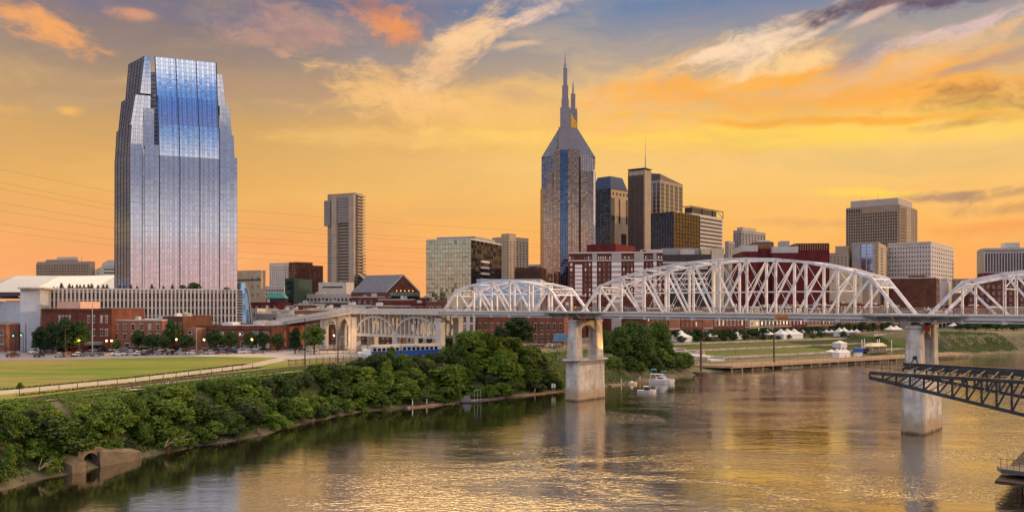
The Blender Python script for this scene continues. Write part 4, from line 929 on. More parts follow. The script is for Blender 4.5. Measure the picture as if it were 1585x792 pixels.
# green glass office block
B = Block('glass_office', 'green glass office block with a dark notched corner left of the twin spires', 'office building', at=P_(728, 440)); d = 440; z = lambda y: ZH(y, d); fp = foot(660, 729, 776, d, 20); L, C, Rr, Bk = fp; B.walls(fp, 10, z(371), M_DKBR, .8, None, M_OFFW)
gm = [G_GREEN, glassmat('green_spandrel', (.34, .36, .30), .1, .9, .1), M_MUL, M_OFFW]
curtain('glass_skin', B.root, P3(L, z(480)), P3(C, z(480)), P3(L, z(371)), P3(C, z(371)), 16, 16, gm, .12, .25, .006, 0, .3, .15, .2)
gd = [M_DGLASS, M_DGLASS, M_MULD, M_OFFW]; curtain('dark_glass_skin', B.root, P3(C, z(480)), P3(Rr, z(480)), P3(C, z(371)), P3(Rr, z(371)), 16, 16, gd, .14, .2, .01, 0, .3, .15, .16)
B.bands(V2(C, Rr, .28), V2(C, Rr, .55), z(455), z(398), 6, .34, M_OFFW, 'balcony', 1.0)
B.box('penthouse', B.inset(.12, .98, .15, .8), z(371) + .1, z(364), M_GREYB)
for u in (.45, .7): B.antenna(V2(Rr, Bk, u), z(366), z(352), .3)
B = Block('apartment_tower', 'beige apartment tower with rows of small dark windows behind the green glass block', 'apartment building', at=P_(790, 560)); d = 560; fp = foot(762, 788, 818, d, 40); L, C, Rr, Bk = fp; B.walls(fp, 12, ZH(368, d), M_BEIGE, .8)
B.rows(L, C, ZH(436, d), ZH(372, d), 5, 15, .35, .5); B.rows(C, Rr, ZH(436, d), ZH(372, d), 6, 15, .5, .5); B.emit(); B.box('stair_shaft', B.inset(.5, .98, .03, .35), ZH(368, d), ZH(361, d), M_BEIGE)
B = Block('brown_office', 'low dark brown stone building between the green glass block and the spired tower', 'building', at=P_(797, 480)); d = 480; fp = foot(797, 838, 846, d, 10); B.walls(fp, 10, ZH(416, d), M_BROWN, .8); B.fins(fp[0], fp[1], ZH(440, d), ZH(419, d), 14, .35, M_DKBR, .2); B.units(2)
B = Block('blue_office', 'small pale blue office roof peeping above the low brown building', 'building', at=P_(819, 620)); d = 620; fp = foot(818, 836, 840, d, 20); B.walls(fp, 10, ZH(410, d), M_STAIR, .5); B.bands(fp[0], fp[1], ZH(425, d), ZH(411, d), 4, .4, M_WIN)
B = Block('blue_glass_hall', 'pale sky-blue glass hall seen through the left bridge span', 'building', at=P_(760, 400)); d = 400; fp = foot(738, 836, 846, d, 6); B.walls(fp, 9, ZH(432.5, d), M_STAIR, .3)
gb = [G_BLUE, G_BLUE, mat('blue_mullion', (.45, .55, .68), .5), M_OFFW]; curtain('glass_skin', B.root, P3(fp[0], ZH(470, d)), P3(fp[1], ZH(470, d)), P3(fp[0], ZH(433, d)), P3(fp[1], ZH(433, d)), 14, 6, gb, .12, 0, .006, 0, .3, .12, .14)

# dark tower with blue mansard
B = Block('mansard_tower', 'dark tower with a stone corner and sloping blue roof right of the twin spires', 'skyscraper', at=P_(946, 640)); d = 640; z = lambda y: ZH(y, d); fp = foot(915, 945, 973, d, 44); L, C, Rr, Bk = fp; B.walls(fp, 12, z(292), M_DKBR, .4)
curtain('dark_skin', B.root, P3(L, z(450)), P3(C, z(450)), P3(L, z(292)), P3(C, z(292)), 9, 34, [M_DGLASS, M_DGLASS, M_MULD, M_MULD], .3, .3, .006, 0, .3, .2, .2)
n2, l2 = nrm(C, Rr); f0 = lambda t: (V2(C, Rr, t)[0] + n2.x * .55, V2(C, Rr, t)[1] + n2.y * .55)
B.box('stone_front', [C, f0(0), f0(1), Rr][::-1], 12, z(293), M_BEIGE)
for t0, t1, y0, y1 in ((.0, .2, 388, 305), (.42, .5, 345, 306), (.82, .9, 345, 306), (.55, .85, 388, 360)): B.bands(f0(t0), f0(t1), z(y0), z(y1), 1, .98, M_WIN if t0 == 0 else M_DGLASS, 'window_strip', .1)
B.rows(f0(.02), f0(.98), z(303), z(295), 5, 1, .5, .6); B.emit(M_DGLASS, M_BEIGE, False)
cc = V2(L, Rr, .5); b = MB(); b.loft([V2(p, cc, .03) for p in fp], z(292), [V2(p, cc, .34) for p in fp], z(271)); b.build('mansard_roof', mat('navy_roof', (.02, .05, .13), .35, .1, .08), B.root)
B = Block('slab_tower', 'brown slab tower with pale end wall and a tall mast behind the red brick hotel', 'skyscraper', at=P_(1000, 620)); d = 620; z = lambda y: ZH(y, d); fp = foot(972, 998, 1008, d, 36); L, C, Rr, Bk = fp; B.walls(fp, 12, z(263), M_TAN, .3)
B.fins(V2(L, C, .04), V2(L, C, .93), z(470), z(270), 12, .5, mat('brown_fin', (.16, .115, .10), .8, 0, .1), .7); B.bands(V2(L, C, .04), V2(L, C, .93), z(470), z(272), 1, .99, M_DKBR, 'dark_glazing', .12)
B.bands(V2(L, C, .05), V2(L, C, .95), z(271), z(264), 1, .7, M_CONC2, 'louvre_panel', .15); B.box('roof_frame', B.inset(-.02, 1.04, -.02, 1.02), z(261), z(259.5), M_DKST2 if 'M_DKST2' in globals() else M_DARKST)
for u in (.05, .35, .65, .95): B.box('roof_post', B.inset(u, u + .03, .03, .1), z(263), z(261), M_DARKST)
B.antenna(V2(L, Rr, .75), z(260), z(211), .55)
B = Block('curved_roof_tower', 'grey office tower with arched window bays and dark curved roof right of the mast', 'skyscraper', at=P_(1010, 680)); d = 680; z = lambda y: ZH(y, d); fp = foot(1004, 1022, 1057, d, 38); L, C, Rr, Bk = fp; B.walls(fp, 12, z(279), M_TAN, .3)
for p, q, nx in ((L, C, 3), (C, Rr, 5)):
    for i in range(nx): B.bands(V2(p, q, (i + .16) / nx), V2(p, q, (i + .84) / nx), z(335), z(282), 8, .86, M_WIN, 'bay_window', .1)
cc = V2(L, Rr, .5); b = MB(); tp = [P3(L, z(266)), P3(C, z(269)), P3(Rr, z(277.5)), P3(Bk, z(274))]; b.hexa([P3(p, z(279)) for p in fp], tp); b.build('curved_roof', mat('dark_roof_metal', (.10, .08, .10), .5, .3), B.root)
B = Block('black_gold_tower', 'squat black office tower with a gold-lit right face', 'office building', at=P_(1042, 560)); d = 560; z = lambda y: ZH(y, d); fp = foot(1008, 1043, 1083, d, 42); L, C, Rr, Bk = fp; B.walls(fp, 12, z(328.5), M_BLK, .5)
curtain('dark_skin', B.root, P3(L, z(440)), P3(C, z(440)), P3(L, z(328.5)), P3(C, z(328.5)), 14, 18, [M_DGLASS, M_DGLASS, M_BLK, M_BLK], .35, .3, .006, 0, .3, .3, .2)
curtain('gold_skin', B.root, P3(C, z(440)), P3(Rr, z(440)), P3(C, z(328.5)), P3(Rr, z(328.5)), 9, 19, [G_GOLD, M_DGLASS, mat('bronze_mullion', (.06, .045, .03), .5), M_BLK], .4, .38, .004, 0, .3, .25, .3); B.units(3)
B = Block('striped_tower', 'office tower with pale horizontal stripes and an open dark roof frame', 'office building', at=P_(1084, 640)); d = 640; z = lambda y: ZH(y, d); fp = foot(1057, 1070, 1119, d, 40); L, C, Rr, Bk = fp; B.walls(fp, 12, z(330), M_OFFW, .3)
for p, q in ((L, C), (C, Rr)): B.bands(p, q, z(400), z(332), 11, .52, M_DKR, 'window_band', .12)
B.box('crown', B.inset(.05, .95, .04, .8), z(330), z(320), M_DKBR); b = MB()
for u in (0, .33, .66, 1): b.beam(P3(V2(C, Rr, u), z(330)), P3(V2(C, Rr, u), z(319)), .5, .5)
b.beam(P3(C, z(319)), P3(Rr, z(319)), .6, .6); b.beam(P3(L, z(319)), P3(C, z(319)), .6, .6); b.beam(P3(V2(C, Rr, .8), z(319)), P3(Rr, z(330)), .3, .3); b.build('roof_frame', M_DARKST, B.root)
B = Block('grey_tower', 'plain grey office tower with a stepped top left of the maroon block', 'office building', at=P_(1140, 700)); d = 700; z = lambda y: ZH(y, d); fp = foot(1135, 1148, 1185, d, 44); L, C, Rr, Bk = fp; B.walls(fp, 12, z(357), M_GREYB, .6)
B.rows(L, C, z(410), z(360), 3, 13, .6, .6); B.rows(C, Rr, z(410), z(360), 8, 13, .6, .6); B.emit(M_WIN, M_GREYB, False); B.box('penthouse', B.inset(.3, .98, .05, .6), z(357), z(351), PENT); 
B = Block('grey_tower', 'low grey annex against the left side of the plain grey tower', 'office building', at=P_(1125, 720)); d = 690; fp = foot(1122, 1128, 1137, d, 44); B.walls(fp, 12, ZH(374, d), M_GREYB, .5); B.rows(fp[1], fp[2], ZH(410, d), ZH(377, d), 2, 8, .6, .5); B.emit(M_WIN, M_GREYB, False)

# brick hotel, maroon sheds behind
B = Block('brick_hotel', 'red brick hotel with white stone bays and square windows behind the bridge', 'hotel', at=P_(880, 430)); d = 430; z = lambda y: ZH(y, d); fp = foot(880, 1026, 1040, d, 8); L, C, Rr, Bk = fp; B.walls(fp, 10, z(391), brick('hotel_brick', (.125, .042, .030)), .7, None, M_CONC2)
for t0, t1 in ((.255, .305), (.46, .565), (.70, .80), (.90, .935)):
    n, l = nrm(L, C); p, q = V2(L, C, t0), V2(L, C, t1); b = MB(); b.prism([(p[0] + n.x * .5, p[1] + n.y * .5), (q[0] + n.x * .5, q[1] + n.y * .5), q, p], 10, z(392)); o = b.build('stone_bay', mat('bay_stone', (.40, .36, .33), .8, 0, .07), B.root); B.bands((p[0] + n.x * .5, p[1] + n.y * .5), (q[0] + n.x * .5, q[1] + n.y * .5), z(470), z(404), 8, .5, M_WINB, 'bay_glazing', .05)
p, q = V2(L, C, .07), V2(L, C, .15); B.bands(p, q, z(470), z(408), 10, .82, M_WINB, 'glazed_bay', .3)
wl = [(.0, .06, 1), (.16, .25, 2), (.31, .455, 3), (.57, .695, 3), (.81, .9, 2), (.94, 1, 1)]
for a0, a1, k in wl: B.rows(V2(L, C, a0), V2(L, C, a1), z(460), z(404.5), k, 7, .42, .6); B.rows(V2(L, C, a0), V2(L, C, a1), z(402), z(394), k * 2, 1, .5, .55)
B.emit([M_WINB, M_WIN, M_WIN], M_PINKB); B.belt(L, C, z(403.3), .6, M_OFFW); B.belt(L, C, z(391.5), .8, M_OFFW, .5)
B = Block('maroon_shed', 'windowless maroon rooftop block above the brick hotel', 'building', at=P_(908, 470)); d = 470; fp = foot(908, 953, 983, d, 30); B.walls(fp, 10, ZH(378.5, d), M_MAROON, .6); B.box('brown_wall', [V2(fp[1], fp[2], .0), V2(fp[1], fp[2], .98), V2(fp[1], fp[2], .98), V2(fp[1], fp[2], .5)], ZH(400, d), ZH(379, d), M_RED2) if False else None
B.box('lower_wing', foot(980, 999, 1003, 475, 30), 10, ZH(387, 475), M_MAROON); B.units(2)
B = Block('arena_complex', 'dark flat-roofed hall with white roof units behind the bridge top chord', 'building', at=P_(1030, 470)); d = 470; z = lambda y: ZH(y, d); fp = foot(985, 1122, 1135, d, 6); L, C, Rr, Bk = fp; B.walls(fp, 10, z(395), M_DKBR, .6, M_ROOFG)
B.box('roof_block', B.inset(.05, .3, .05, .5), z(395), z(385), M_ROOFW); B.box('roof_block', B.inset(.3, .72, .1, .6), z(395), z(383), M_GREYB); B.box('roof_block', B.inset(.74, .84, .0, .3), z(395), z(384), M_CREAM); B.box('roof_block', B.inset(.5, .66, .0, .2), z(395), z(386), M_OFFW)
B.box('tan_pylon', B.inset(.85, .99, -.02, .3), 10, z(384), M_CREAM); B.bands(V2(L, C, .05), V2(L, C, .84), z(452), z(402), 6, .4, M_CONC, 'deck_parapet', .5); B.units(4, M_OFFW)
B.bands(V2(L, C, .36), V2(L, C, .42), z(454), z(444), 1, .8, mat('cyan_sign', (.05, .35, .6), .5), 'blue_banner', .7); B.bands(V2(L, C, .72), V2(L, C, .78), z(456), z(446), 1, .8, MATS['cyan_sign'], 'blue_banner', .7)

# maroon block
B = Block('maroon_block', 'huge windowless maroon brick block with ribbed bronze top right of centre', 'building', at=P_(1200, 520)); d = 520
M_RIB = mat('bronze_rib', (.30, .15, .07), .5, .3, .1)
for x0, x1, yt, e, rib in ((1149, 1173, 380, 0, False), (1168, 1197, 375, 4, True), (1196, 1235, 382, -3, False), (1232, 1283, 377, 0, True)):
    dd = d + e; fp = foot(x0, x1, x1 + 6, dd, 6, 40); b = MB(); b.prism(fp, 10, ZH(yt, dd)); o = b.build('wall', M_MAROON, B.root); B.fp = fp; B.z1 = ZH(yt, dd)
    b = MB(); cc = V2(fp[0], fp[2], .5); b.prism([V2(p, cc, -.01) for p in fp], B.z1 - (3.6 if not rib else .8), B.z1 + .3); b.build('roof', M_OFFW if not rib else M_DKBR, B.root)
    if rib: B.fins(fp[0], fp[1], ZH(yt + 10, dd), ZH(yt + 1, dd), 14, .5, M_RIB, .5, 'ribs')
    B.fins(fp[0], fp[1], 12, ZH(yt + 11, dd), 3, .5, M_MAROON, .4, 'pilasters')
B.box('penthouse', foot(1174, 1192, 1196, d + 10, 6, 10), B.z1 - 2, ZH(370, d), M_ROOFW); B.box('rooftop_unit', foot(1208, 1222, 1226, d + 10, 6, 8), B.z1 - 3, ZH(371, d), M_GREYB)
# right-hand group
B = Block('stepped_tan_building', 'small stepped tan building right of the maroon block', 'building', at=P_(1290, 560)); d = 600; fp = foot(1283, 1312, 1322, d, 28); L, C, Rr, Bk = fp; B.walls(fp, 10, ZH(392, d), M_TAN, .5); B.rows(L, C, ZH(440, d), ZH(395, d), 5, 9, .4, .45); B.rows(C, Rr, ZH(440, d), ZH(395, d), 2, 9, .4, .45); B.emit(); B.box('upper_storey', B.inset(.3, .98, .1, .8), ZH(392, d), ZH(380, d), M_TAN)
B = Block('tan_blue_building', 'tan building with tall blue glass strips below the broad brown tower', 'building', at=P_(1370, 500)); d = 600; z = lambda y: ZH(y, d); fp = foot(1320, 1360, 1378, d, 30); L, C, Rr, Bk = fp; B.walls(fp, 10, z(376), M_BEIGE, .6)
B.box('corner_tower', B.inset(-.02, .3, -.03, .4), 10, z(374), M_GREYB)
for t0, t1 in ((.34, .52), (.56, .78)): B.bands(V2(L, C, t0), V2(L, C, t1), z(450), z(377), 14, .9, glassmat('strip_blue_glass', (.22, .33, .58), .08, .9, .2), 'glass_strip', .15)
B.rows(V2(L, C, .82), C, z(440), z(380), 1, 12, .5, .5); B.rows(C, Rr, z(440), z(380), 2, 12, .4, .5); B.emit()
B = Block('broad_tower', 'broad brown office tower with a pale windowless crown at right', 'office building', at=P_(1392, 620)); d = 740; z = lambda y: ZH(y, d); fp = foot(1310, 1393, 1419, d, 40); L, C, Rr, Bk = fp; B.walls(fp, 12, z(317), M_TAN, .5)
B.fins(L, C, z(400), z(318), 22, .45, M_BEIGE, .45); B.bands(V2(L, C, .01), V2(L, C, .99), z(400), z(326), 16, .6, M_DKR, 'window_band', .15); B.bands(V2(L, C, .01), V2(L, C, .3), z(326), z(318), 1, .8, M_DKR, 'louvre_panel', .2); B.fins(C, V2(C, Rr, .35), z(400), z(318), 3, .5, M_BEIGE, .5); B.fins(V2(C, Rr, .7), Rr, z(400), z(318), 3, .5, M_BEIGE, .5); B.bands(V2(C, Rr, .02), V2(C, Rr, .34), z(400), z(320), 16, .6, G_GOLD, 'window_band', .1)
B.box('crown', B.inset(.07, .96, .03, .85), z(317), z(305.5), PENT); B.antenna(V2(L, C, .3), z(306), z(299), .3); B.antenna(V2(L, C, .6), z(306), z(297), .3)
B = Block('white_office', 'white office block with a regular grid of paired dark windows at right', 'office building', at=P_(1441, 520)); d = 640; z = lambda y: ZH(y, d); fp = foot(1375, 1441, 1476, d, 38); L, C, Rr, Bk = fp; B.walls(fp, 10, z(375), M_OFFW, .8)
B.rows(L, C, z(434), z(379), 15, 8, .42, .55, margin=.01); B.rows(C, Rr, z(434), z(379), 10, 8, .4, .5, margin=.02); B.emit(M_DGLASS, M_OFFW, False); B.belt(L, C, z(376.5), .5, M_OFFW, .4); B.units(2)
B = Block('cream_building', 'blank cream stucco building with a few small windows behind the bridge', 'building', at=P_(1283, 440)); d = 565; fp = foot(1283, 1335, 1342, d, 12); B.walls(fp, 9, ZH(418, d), M_CREAM, .5); B.rows(fp[0], fp[1], ZH(452, d), ZH(424, d), 4, 4, .2, .3, .3); B.emit(M_DGLASS, M_CREAM)
B = Block('brown_warehouse', 'long dark brown brick warehouse with pale parapet behind the right truss end', 'warehouse', at=P_(1450, 440)); d = 590; z = lambda y: ZH(y, d); fp = foot(1376, 1449, 1476, d, 32); L, C, Rr, Bk = fp; B.walls(fp, 9, z(430), M_BROWN, .6, M_ROOFW, M_OFFW); B.fins(L, C, z(470), z(433), 6, .3, M_RED, .2, 'pilasters'); B.rows(C, Rr, z(470), z(434), 5, 3, .4, .5); B.emit(); B.units(2); B.box('upper_storey', B.inset(.38, .75, .3, .8), z(430), z(425), M_RED)
B = Block('striped_office', 'dark office block with white vertical fins at the far right edge', 'office building', at=P_(1600, 540)); d = 700; z = lambda y: ZH(y, d); fp = foot(1524, 1640, 1655, d, 16); L, C, Rr, Bk = fp; B.walls(fp, 10, z(385), M_GREYB, .5, None, M_GREYB); B.fins(L, C, z(430), z(390), 26, .6, M_OFFW, .5); B.bands(L, C, z(419), z(391), 1, .99, M_DGLASS, 'glazing', .1); B.belt(L, C, z(390), .7, M_OFFW, .6); B.belt(L, C, z(385.5), .9, M_OFFW, .8); B.box('penthouse', B.inset(.3, .5, .2, .7), z(385), z(373.5), M_OFFW); B.box('penthouse', B.inset(.0, .7, .1, .8), z(385), z(382), M_GREYB)
B = Block('maroon_annex', 'maroon brick block with pale roof edge at the foot of the striped office', 'building', at=P_(1510, 470)); d = 650; z = lambda y: ZH(y, d); fp = foot(1499, 1640, 1660, d, 14); B.walls(fp, 9, z(433), M_RED, .5, M_ROOFG); B.rows(fp[0], fp[1], z(478), z(438), 16, 4, .4, .5); B.emit(); B.box('upper_storey', B.inset(.2, .9, .2, .9), z(433), z(421), M_MAROON); B.box('pale_roof', B.inset(.3, .95, .1, .3), z(433), z(427), M_STAIR)
B = Block('small_pale_building', 'small pale building in the gap between the white office and maroon block', 'building', at=P_(1476, 560)); d = 700; fp = foot(1474, 1500, 1506, d, 16); B.walls(fp, 10, ZH(432, d), M_TAN, .4); B.rows(fp[0], fp[1], ZH(450, d), ZH(434, d), 4, 3, .4, .5); B.emit()

# left background
B = Block('concrete_office', 'wide tan concrete office with fine vertical ribs at the far left horizon', 'office building', at=P_(147, 620)); d = 620; z = lambda y: ZH(y, d); fp = foot(57, 140, 147, d, 10); L, C, Rr, Bk = fp; B.walls(fp, 10, z(406), M_TAN, .8); B.fins(L, C, z(440), z(408), 34, .55, M_BEIGE, .5); B.bands(L, C, z(440), z(408), 7, .42, M_DKR, 'window_band', .2); B.box('penthouse', B.inset(.16, .72, .1, .7), z(406), z(401), M_TAN); B.box('penthouse', B.inset(.36, .72, .2, .6), z(401), z(397), M_OFFW); B.antenna(V2(L, C, .84), z(404), z(393), .25)
B = Block('grey_office', 'grey office block half hidden by the left edge of the mirror tower', 'office building', at=P_(176, 580)); d = 580; z = lambda y: ZH(y, d); fp = foot(146, 161, 190, d, 60); L, C, Rr, Bk = fp; B.walls(fp, 10, z(412), M_CONC, .6); B.bands(C, Rr, z(440), z(414), 5, .35, M_WIN); B.box('penthouse', foot(158, 168, 190, d + 3, 60), z(412), z(402), M_CONC)
def arena():
    T = thing('arena', 'arena with a sweeping pale blue-white curved roof at the far left', 'arena', P_(60, 430)); pale = mat('pale_blue_roof', (.15, .18, .25), .35, .1, .05)
    n = 16; prof = [(-140, 470, 20), (-60, 452, 0), (0, 437, -8), (24, 429, -6), (90, 430, 6), (180, 428, 14), (260, 440, 22)]
    b = MB()
    for (x0, y0, e0), (x1, y1, e1) in zip(prof[:-1], prof[1:]):
        p, q = P3(D(x0, 430 + e0), ZH(y0, 430 + e0)), P3(D(x1, 430 + e1), ZH(y1, 430 + e1)); dn = Vector((0, -34, -11)); bk = Vector((0, 60, 2)); th = Vector((0, 0, .8))
        b.hexa([p + dn, q + dn, q, p], [p + dn + th, q + dn + th, q + th, p + th]); b.hexa([p, q, q + bk, p + bk], [p + th, q + th, q + bk + th, p + bk + th])
    b.build('roof', pale, T); b = MB(); b.prism([D(-140, 402), D(40, 398), D(250, 430), D(250, 480), D(-140, 480)], 9, ZH(466, 400)); b.build('wall', M_STAIR, T)
    b = MB(); p, q = D(-140, 398), D(36, 396)
    b.hexa([P3(p, ZH(462, 398)), P3(q, ZH(458, 398)), P3(q, ZH(458, 398)) + Vector((0, 6, 0)), P3(p, ZH(462, 398)) + Vector((0, 6, 0))], [P3(p, ZH(452, 398)), P3(q, ZH(452, 398)), P3(q, ZH(452, 398)) + Vector((0, 6, 0)), P3(p, ZH(452, 398)) + Vector((0, 6, 0))]); b.build('clerestory', M_DGLASS, T)
arena()
B = Block('civic_building', 'large plain beige building with a flat roof just right of the mirror tower', 'building', at=P_(405, 560)); d = 560; z = lambda y: ZH(y, d); fp = foot(360, 404, 411, d, 24); L, C, Rr, Bk = fp; B.walls(fp, 10, z(420), M_BEIGE, .8); B.belt(L, C, z(434), 1.0, M_DKBR, .2); B.box('roof_block', B.inset(.5, .96, .05, .4), z(420), z(418), M_BEIGE); B.rows(V2(L, C, .6), C, z(462), z(424), 2, 3, .4, .4); B.emit()
T = thing('glass_cone', 'curved pale blue glass cone beside the foot of the mirror tower', 'building', P_(378, 400)); b = MB(); c_ = Vector((*D(374, 400), 0)); gcm = [G_BLUE, MATS['blue_mullion']]
for k in range(9):
    f0, f1 = k / 9, (k + 1) / 9; r0, r1 = 4.6 * math.sqrt(1 - (f0 * .92) ** 2), 4.6 * math.sqrt(1 - (f1 * .92) ** 2); z0, z1 = 14 + 23 * f0, 14 + 23 * f1
    for i in range(16):
        a0, a1 = 2 * math.pi * i / 16, 2 * math.pi * (i + 1) / 16; pt = lambda a, r, z_: c_ + Vector((math.cos(a) * r, math.sin(a) * r, z_)); b.face([pt(a0, r0, z0), pt(a1, r0, z0), pt(a1, r1, z1), pt(a0, r1, z1)]); b.beam(pt(a0, r0 + .03, z0), pt(a0, r1 + .03, z1), .12, .12, 1)
b.build('glass_shell', gcm, T); b = MB(); b.prism([(c_.x - 5.5, c_.y - 5), (c_.x + 5.5, c_.y - 5), (c_.x + 5.5, c_.y + 5), (c_.x - 5.5, c_.y + 5)], 9, 14); b.build('base', M_CONC, T)
B = Block('white_hotel', 'white tower block with small regular windows left of the brown brick block', 'building', at=P_(446, 640)); d = 640; z = lambda y: ZH(y, d); fp = foot(417, 440, 456, d, 30); L, C, Rr, Bk = fp; B.walls(fp, 10, z(408), M_OFFW, .8); B.rows(L, C, z(450), z(411), 7, 9, .38, .5); B.rows(C, Rr, z(450), z(411), 4, 9, .38, .5); B.emit(M_WIN, M_OFFW, False); B.units(1)
B = Block('brown_brick_block', 'dark brown brick block with a lower right wing and dotted windows', 'building', at=P_(470, 600)); d = 600; z = lambda y: ZH(y, d); fp = foot(447, 458, 484, d, 44); L, C, Rr, Bk = fp; B.walls(fp, 10, z(407), M_BROWN, .8); B.rows(C, Rr, z(462), z(410), 7, 11, .3, .45); B.rows(L, C, z(462), z(410), 3, 11, .3, .45); w2 = foot(478, 481, 500, d - 4, 44); B.box('lower_wing', w2, 10, z(411), M_BROWN); B.rows(w2[1], w2[2], z(462), z(414), 3, 9, .3, .4); B.emit([M_WIN, M_WINB], M_BROWN, False)
B = Block('teal_roof_building', 'small building under a bright teal copper roof left of the slim tower', 'building', at=P_(440, 480)); d = 480; z = lambda y: ZH(y, d); fp = foot(412, 441, 446, d, 10); B.walls(fp, 10, z(461), M_DKBR, .2); cc = V2(fp[0], fp[2], .5); b = MB(); b.loft([V2(p, cc, -.05) for p in fp], z(461), [V2(p, cc, .35) for p in fp], z(453)); b.build('hipped_roof', mat('teal_copper', (.10, .36, .32), .6, 0, .1), B.root); B.box('side_tower', foot(441, 455, 458, d + 10, 10), 10, z(430), mat('teal_dark', (.025, .055, .055), .6)); B.bands(*foot(443, 454, 458, d + 9, 10)[:2], z(470), z(433), 5, .5, M_DGLASS)
B = Block('white_office', 'small white office with dark ribbon windows behind the teal roof', 'office building', at=P_(440, 520)); d = 520; z = lambda y: ZH(y, d); fp = foot(411, 440, 444, d, 10); B.walls(fp, 10, z(444), M_OFFW, .5); B.rows(fp[0], fp[1], z(458), z(446), 7, 2, .6, .5); B.emit(M_DGLASS, M_OFFW, False)
B = Block('tan_shop', 'low tan building with green awning at the far left edge', 'building', at=P_(32, 400)); d = 400; z = lambda y: ZH(y, d); fp = foot(-60, 31, 36, d, 8); B.walls(fp, 9, z(471), M_CREAM, .5, M_ROOFW); B.rows(fp[0], fp[1], z(500), z(488), 11, 1, .4, .6); B.emit(M_DGLASS, M_CONC2); b = MB(); p, q = V2(fp[0], fp[1], .6), V2(fp[0], fp[1], .99); b.hexa([P3(p, z(482)), P3(q, z(482)), P3(q, z(482)) + Vector((0, -1.6, 0)), P3(p, z(482)) + Vector((0, -1.6, 0))], [P3(p, z(478)), P3(q, z(478)), P3(q, z(479)) + Vector((0, -1.6, 0)), P3(p, z(479)) + Vector((0, -1.6, 0))]); b.build('awning', mat('green_awning', (.03, .14, .10), .8), B.root); B.box('upper_storey', B.inset(.7, .98, .1, .6), z(471), z(465), M_BEIGE)
B = Block('brick_shop', 'brick corner building cut by the left edge of the picture', 'building', at=P_(10, 300)); d = 300; z = lambda y: ZH(y, d); fp = foot(-70, 9, 14, d, 8); B.walls(fp, 9, z(503), M_PINKB, .4); B.rows(fp[0], fp[1], z(535), z(508), 6, 2, .4, .55); B.emit(M_WIN, M_OFFW)

# brick fronts along the street by the lawn
B = Block('brick_warehouse', 'three-storey red brick warehouse with pale window heads and a pink rooftop room', 'warehouse', at=P_(64, 300)); d = 300; z = lambda y: ZH(y, d); fp = foot(64, 173, 178, d, 3, 24); L, C, Rr, Bk = fp; B.walls(fp, 9, z(479.5), M_RED, .5, None, M_BROWN)
for t0, t1, k in ((.235, .43, 4), (.64, .78, 2), (.82, .96, 2)): B.rows(V2(L, C, t0), V2(L, C, t1), z(502), z(486), k, 1, .46, .62); B.rows(V2(L, C, t0), V2(L, C, t1), z(522), z(507), k, 1, .46, .62)
B.emit([M_WINB, M_WINB, M_WIN], M_OFFW, True, lintel=True); B.box('rooftop_room', B.inset(.08, .42, .25, .8), z(479.5), z(466.5), mat('pink_stucco', (.62, .38, .30), .85, 0, .06)); B.belt(L, C, z(481), .35, M_BROWN, .3)
b = MB(); n, l = nrm(L, C); p, q = V2(L, C, .66), V2(L, C, .88); b.hexa([P3(p, z(533.5)), P3(q, z(533.5)), P3(q, z(533.5)) + n * 2.2, P3(p, z(533.5)) + n * 2.2], [P3(p, z(528.5)), P3(q, z(528.5)), P3(q, z(530.5)) + n * 2.2, P3(p, z(530.5)) + n * 2.2]); b.build('awning', mat('grey_awning', (.20, .22, .20), .8), B.root); B.rows(V2(L, C, .66), V2(L, C, .9), z(545), z(535), 4, 1, .7, .8); B.emit(M_DGLASS, M_DKBR, False)
B = Block('pinkish_brick_building', 'pinkish brick building with a frosty white roof between two darker brick ones', 'building', at=P_(175, 302)); d = 302; z = lambda y: ZH(y, d); fp = foot(174, 251, 255, d, 3, 26); L, C, Rr, Bk = fp; B.walls(fp, 9, z(496), M_PINKB, .4, M_ROOFW, M_OFFW); B.rows(L, C, z(513), z(499), 6, 1, .38, .62); B.rows(L, C, z(527), z(513.5), 6, 1, .38, .6); B.rows(L, C, z(545), z(529), 5, 1, .5, .7); B.emit([M_WIN, M_WIN, M_WINB], M_CONC2, lintel=True); B.units(6, M_STEEL2, 1.2)
B = Block('dark_brick_building', 'narrow dark brick building right of the pinkish brick one', 'building', at=P_(252, 306)); d = 306; z = lambda y: ZH(y, d); fp = foot(252, 283, 287, d, 3, 26); L, C, Rr, Bk = fp; B.walls(fp, 9, z(491), M_BROWN, .4); B.rows(L, C, z(512), z(494), 4, 1, .4, .5); B.rows(L, C, z(530), z(514), 4, 1, .4, .5); B.emit([M_WIN, M_WINB], M_CONC2); B.units(3)
B = Block('small_pink_shed', 'little pale pink shed tucked between the dark and the long brick buildings', 'shed', at=P_(284, 300)); d = 300; z = lambda y: ZH(y, d); fp = foot(284, 304, 308, d, 3, 14); B.walls(fp, 9, z(508), M_PINKB, .2); B.rows(fp[0], fp[1], z(518), z(510), 1, 1, .3, .6); B.emit(M_DGLASS, M_OFFW)
B = Block('long_brick_shed', 'long single-storey orange-red brick shed with bright multi-pane windows', 'warehouse', at=P_(300, 306)); d = 306; z = lambda y: ZH(y, d); fp = foot(303, 421, 427, d, 6, 34); L, C, Rr, Bk = fp; B.walls(fp, 9, z(506), M_RED2, .5, M_ROOFG, M_BROWN); B.belt(L, C, z(510), .5, M_RED, .3); B.rows(V2(L, C, .72), V2(L, C, .98), z(519), z(511.5), 2, 1, .6, .7); B.rows(V2(L, C, .02), V2(L, C, .66), z(520), z(512), 5, 1, .5, .7); B.rows(L, C, z(540), z(526), 9, 1, .4, .7); B.emit([M_WINB, M_WINB, M_WIN], M_OFFW); B.units(5)

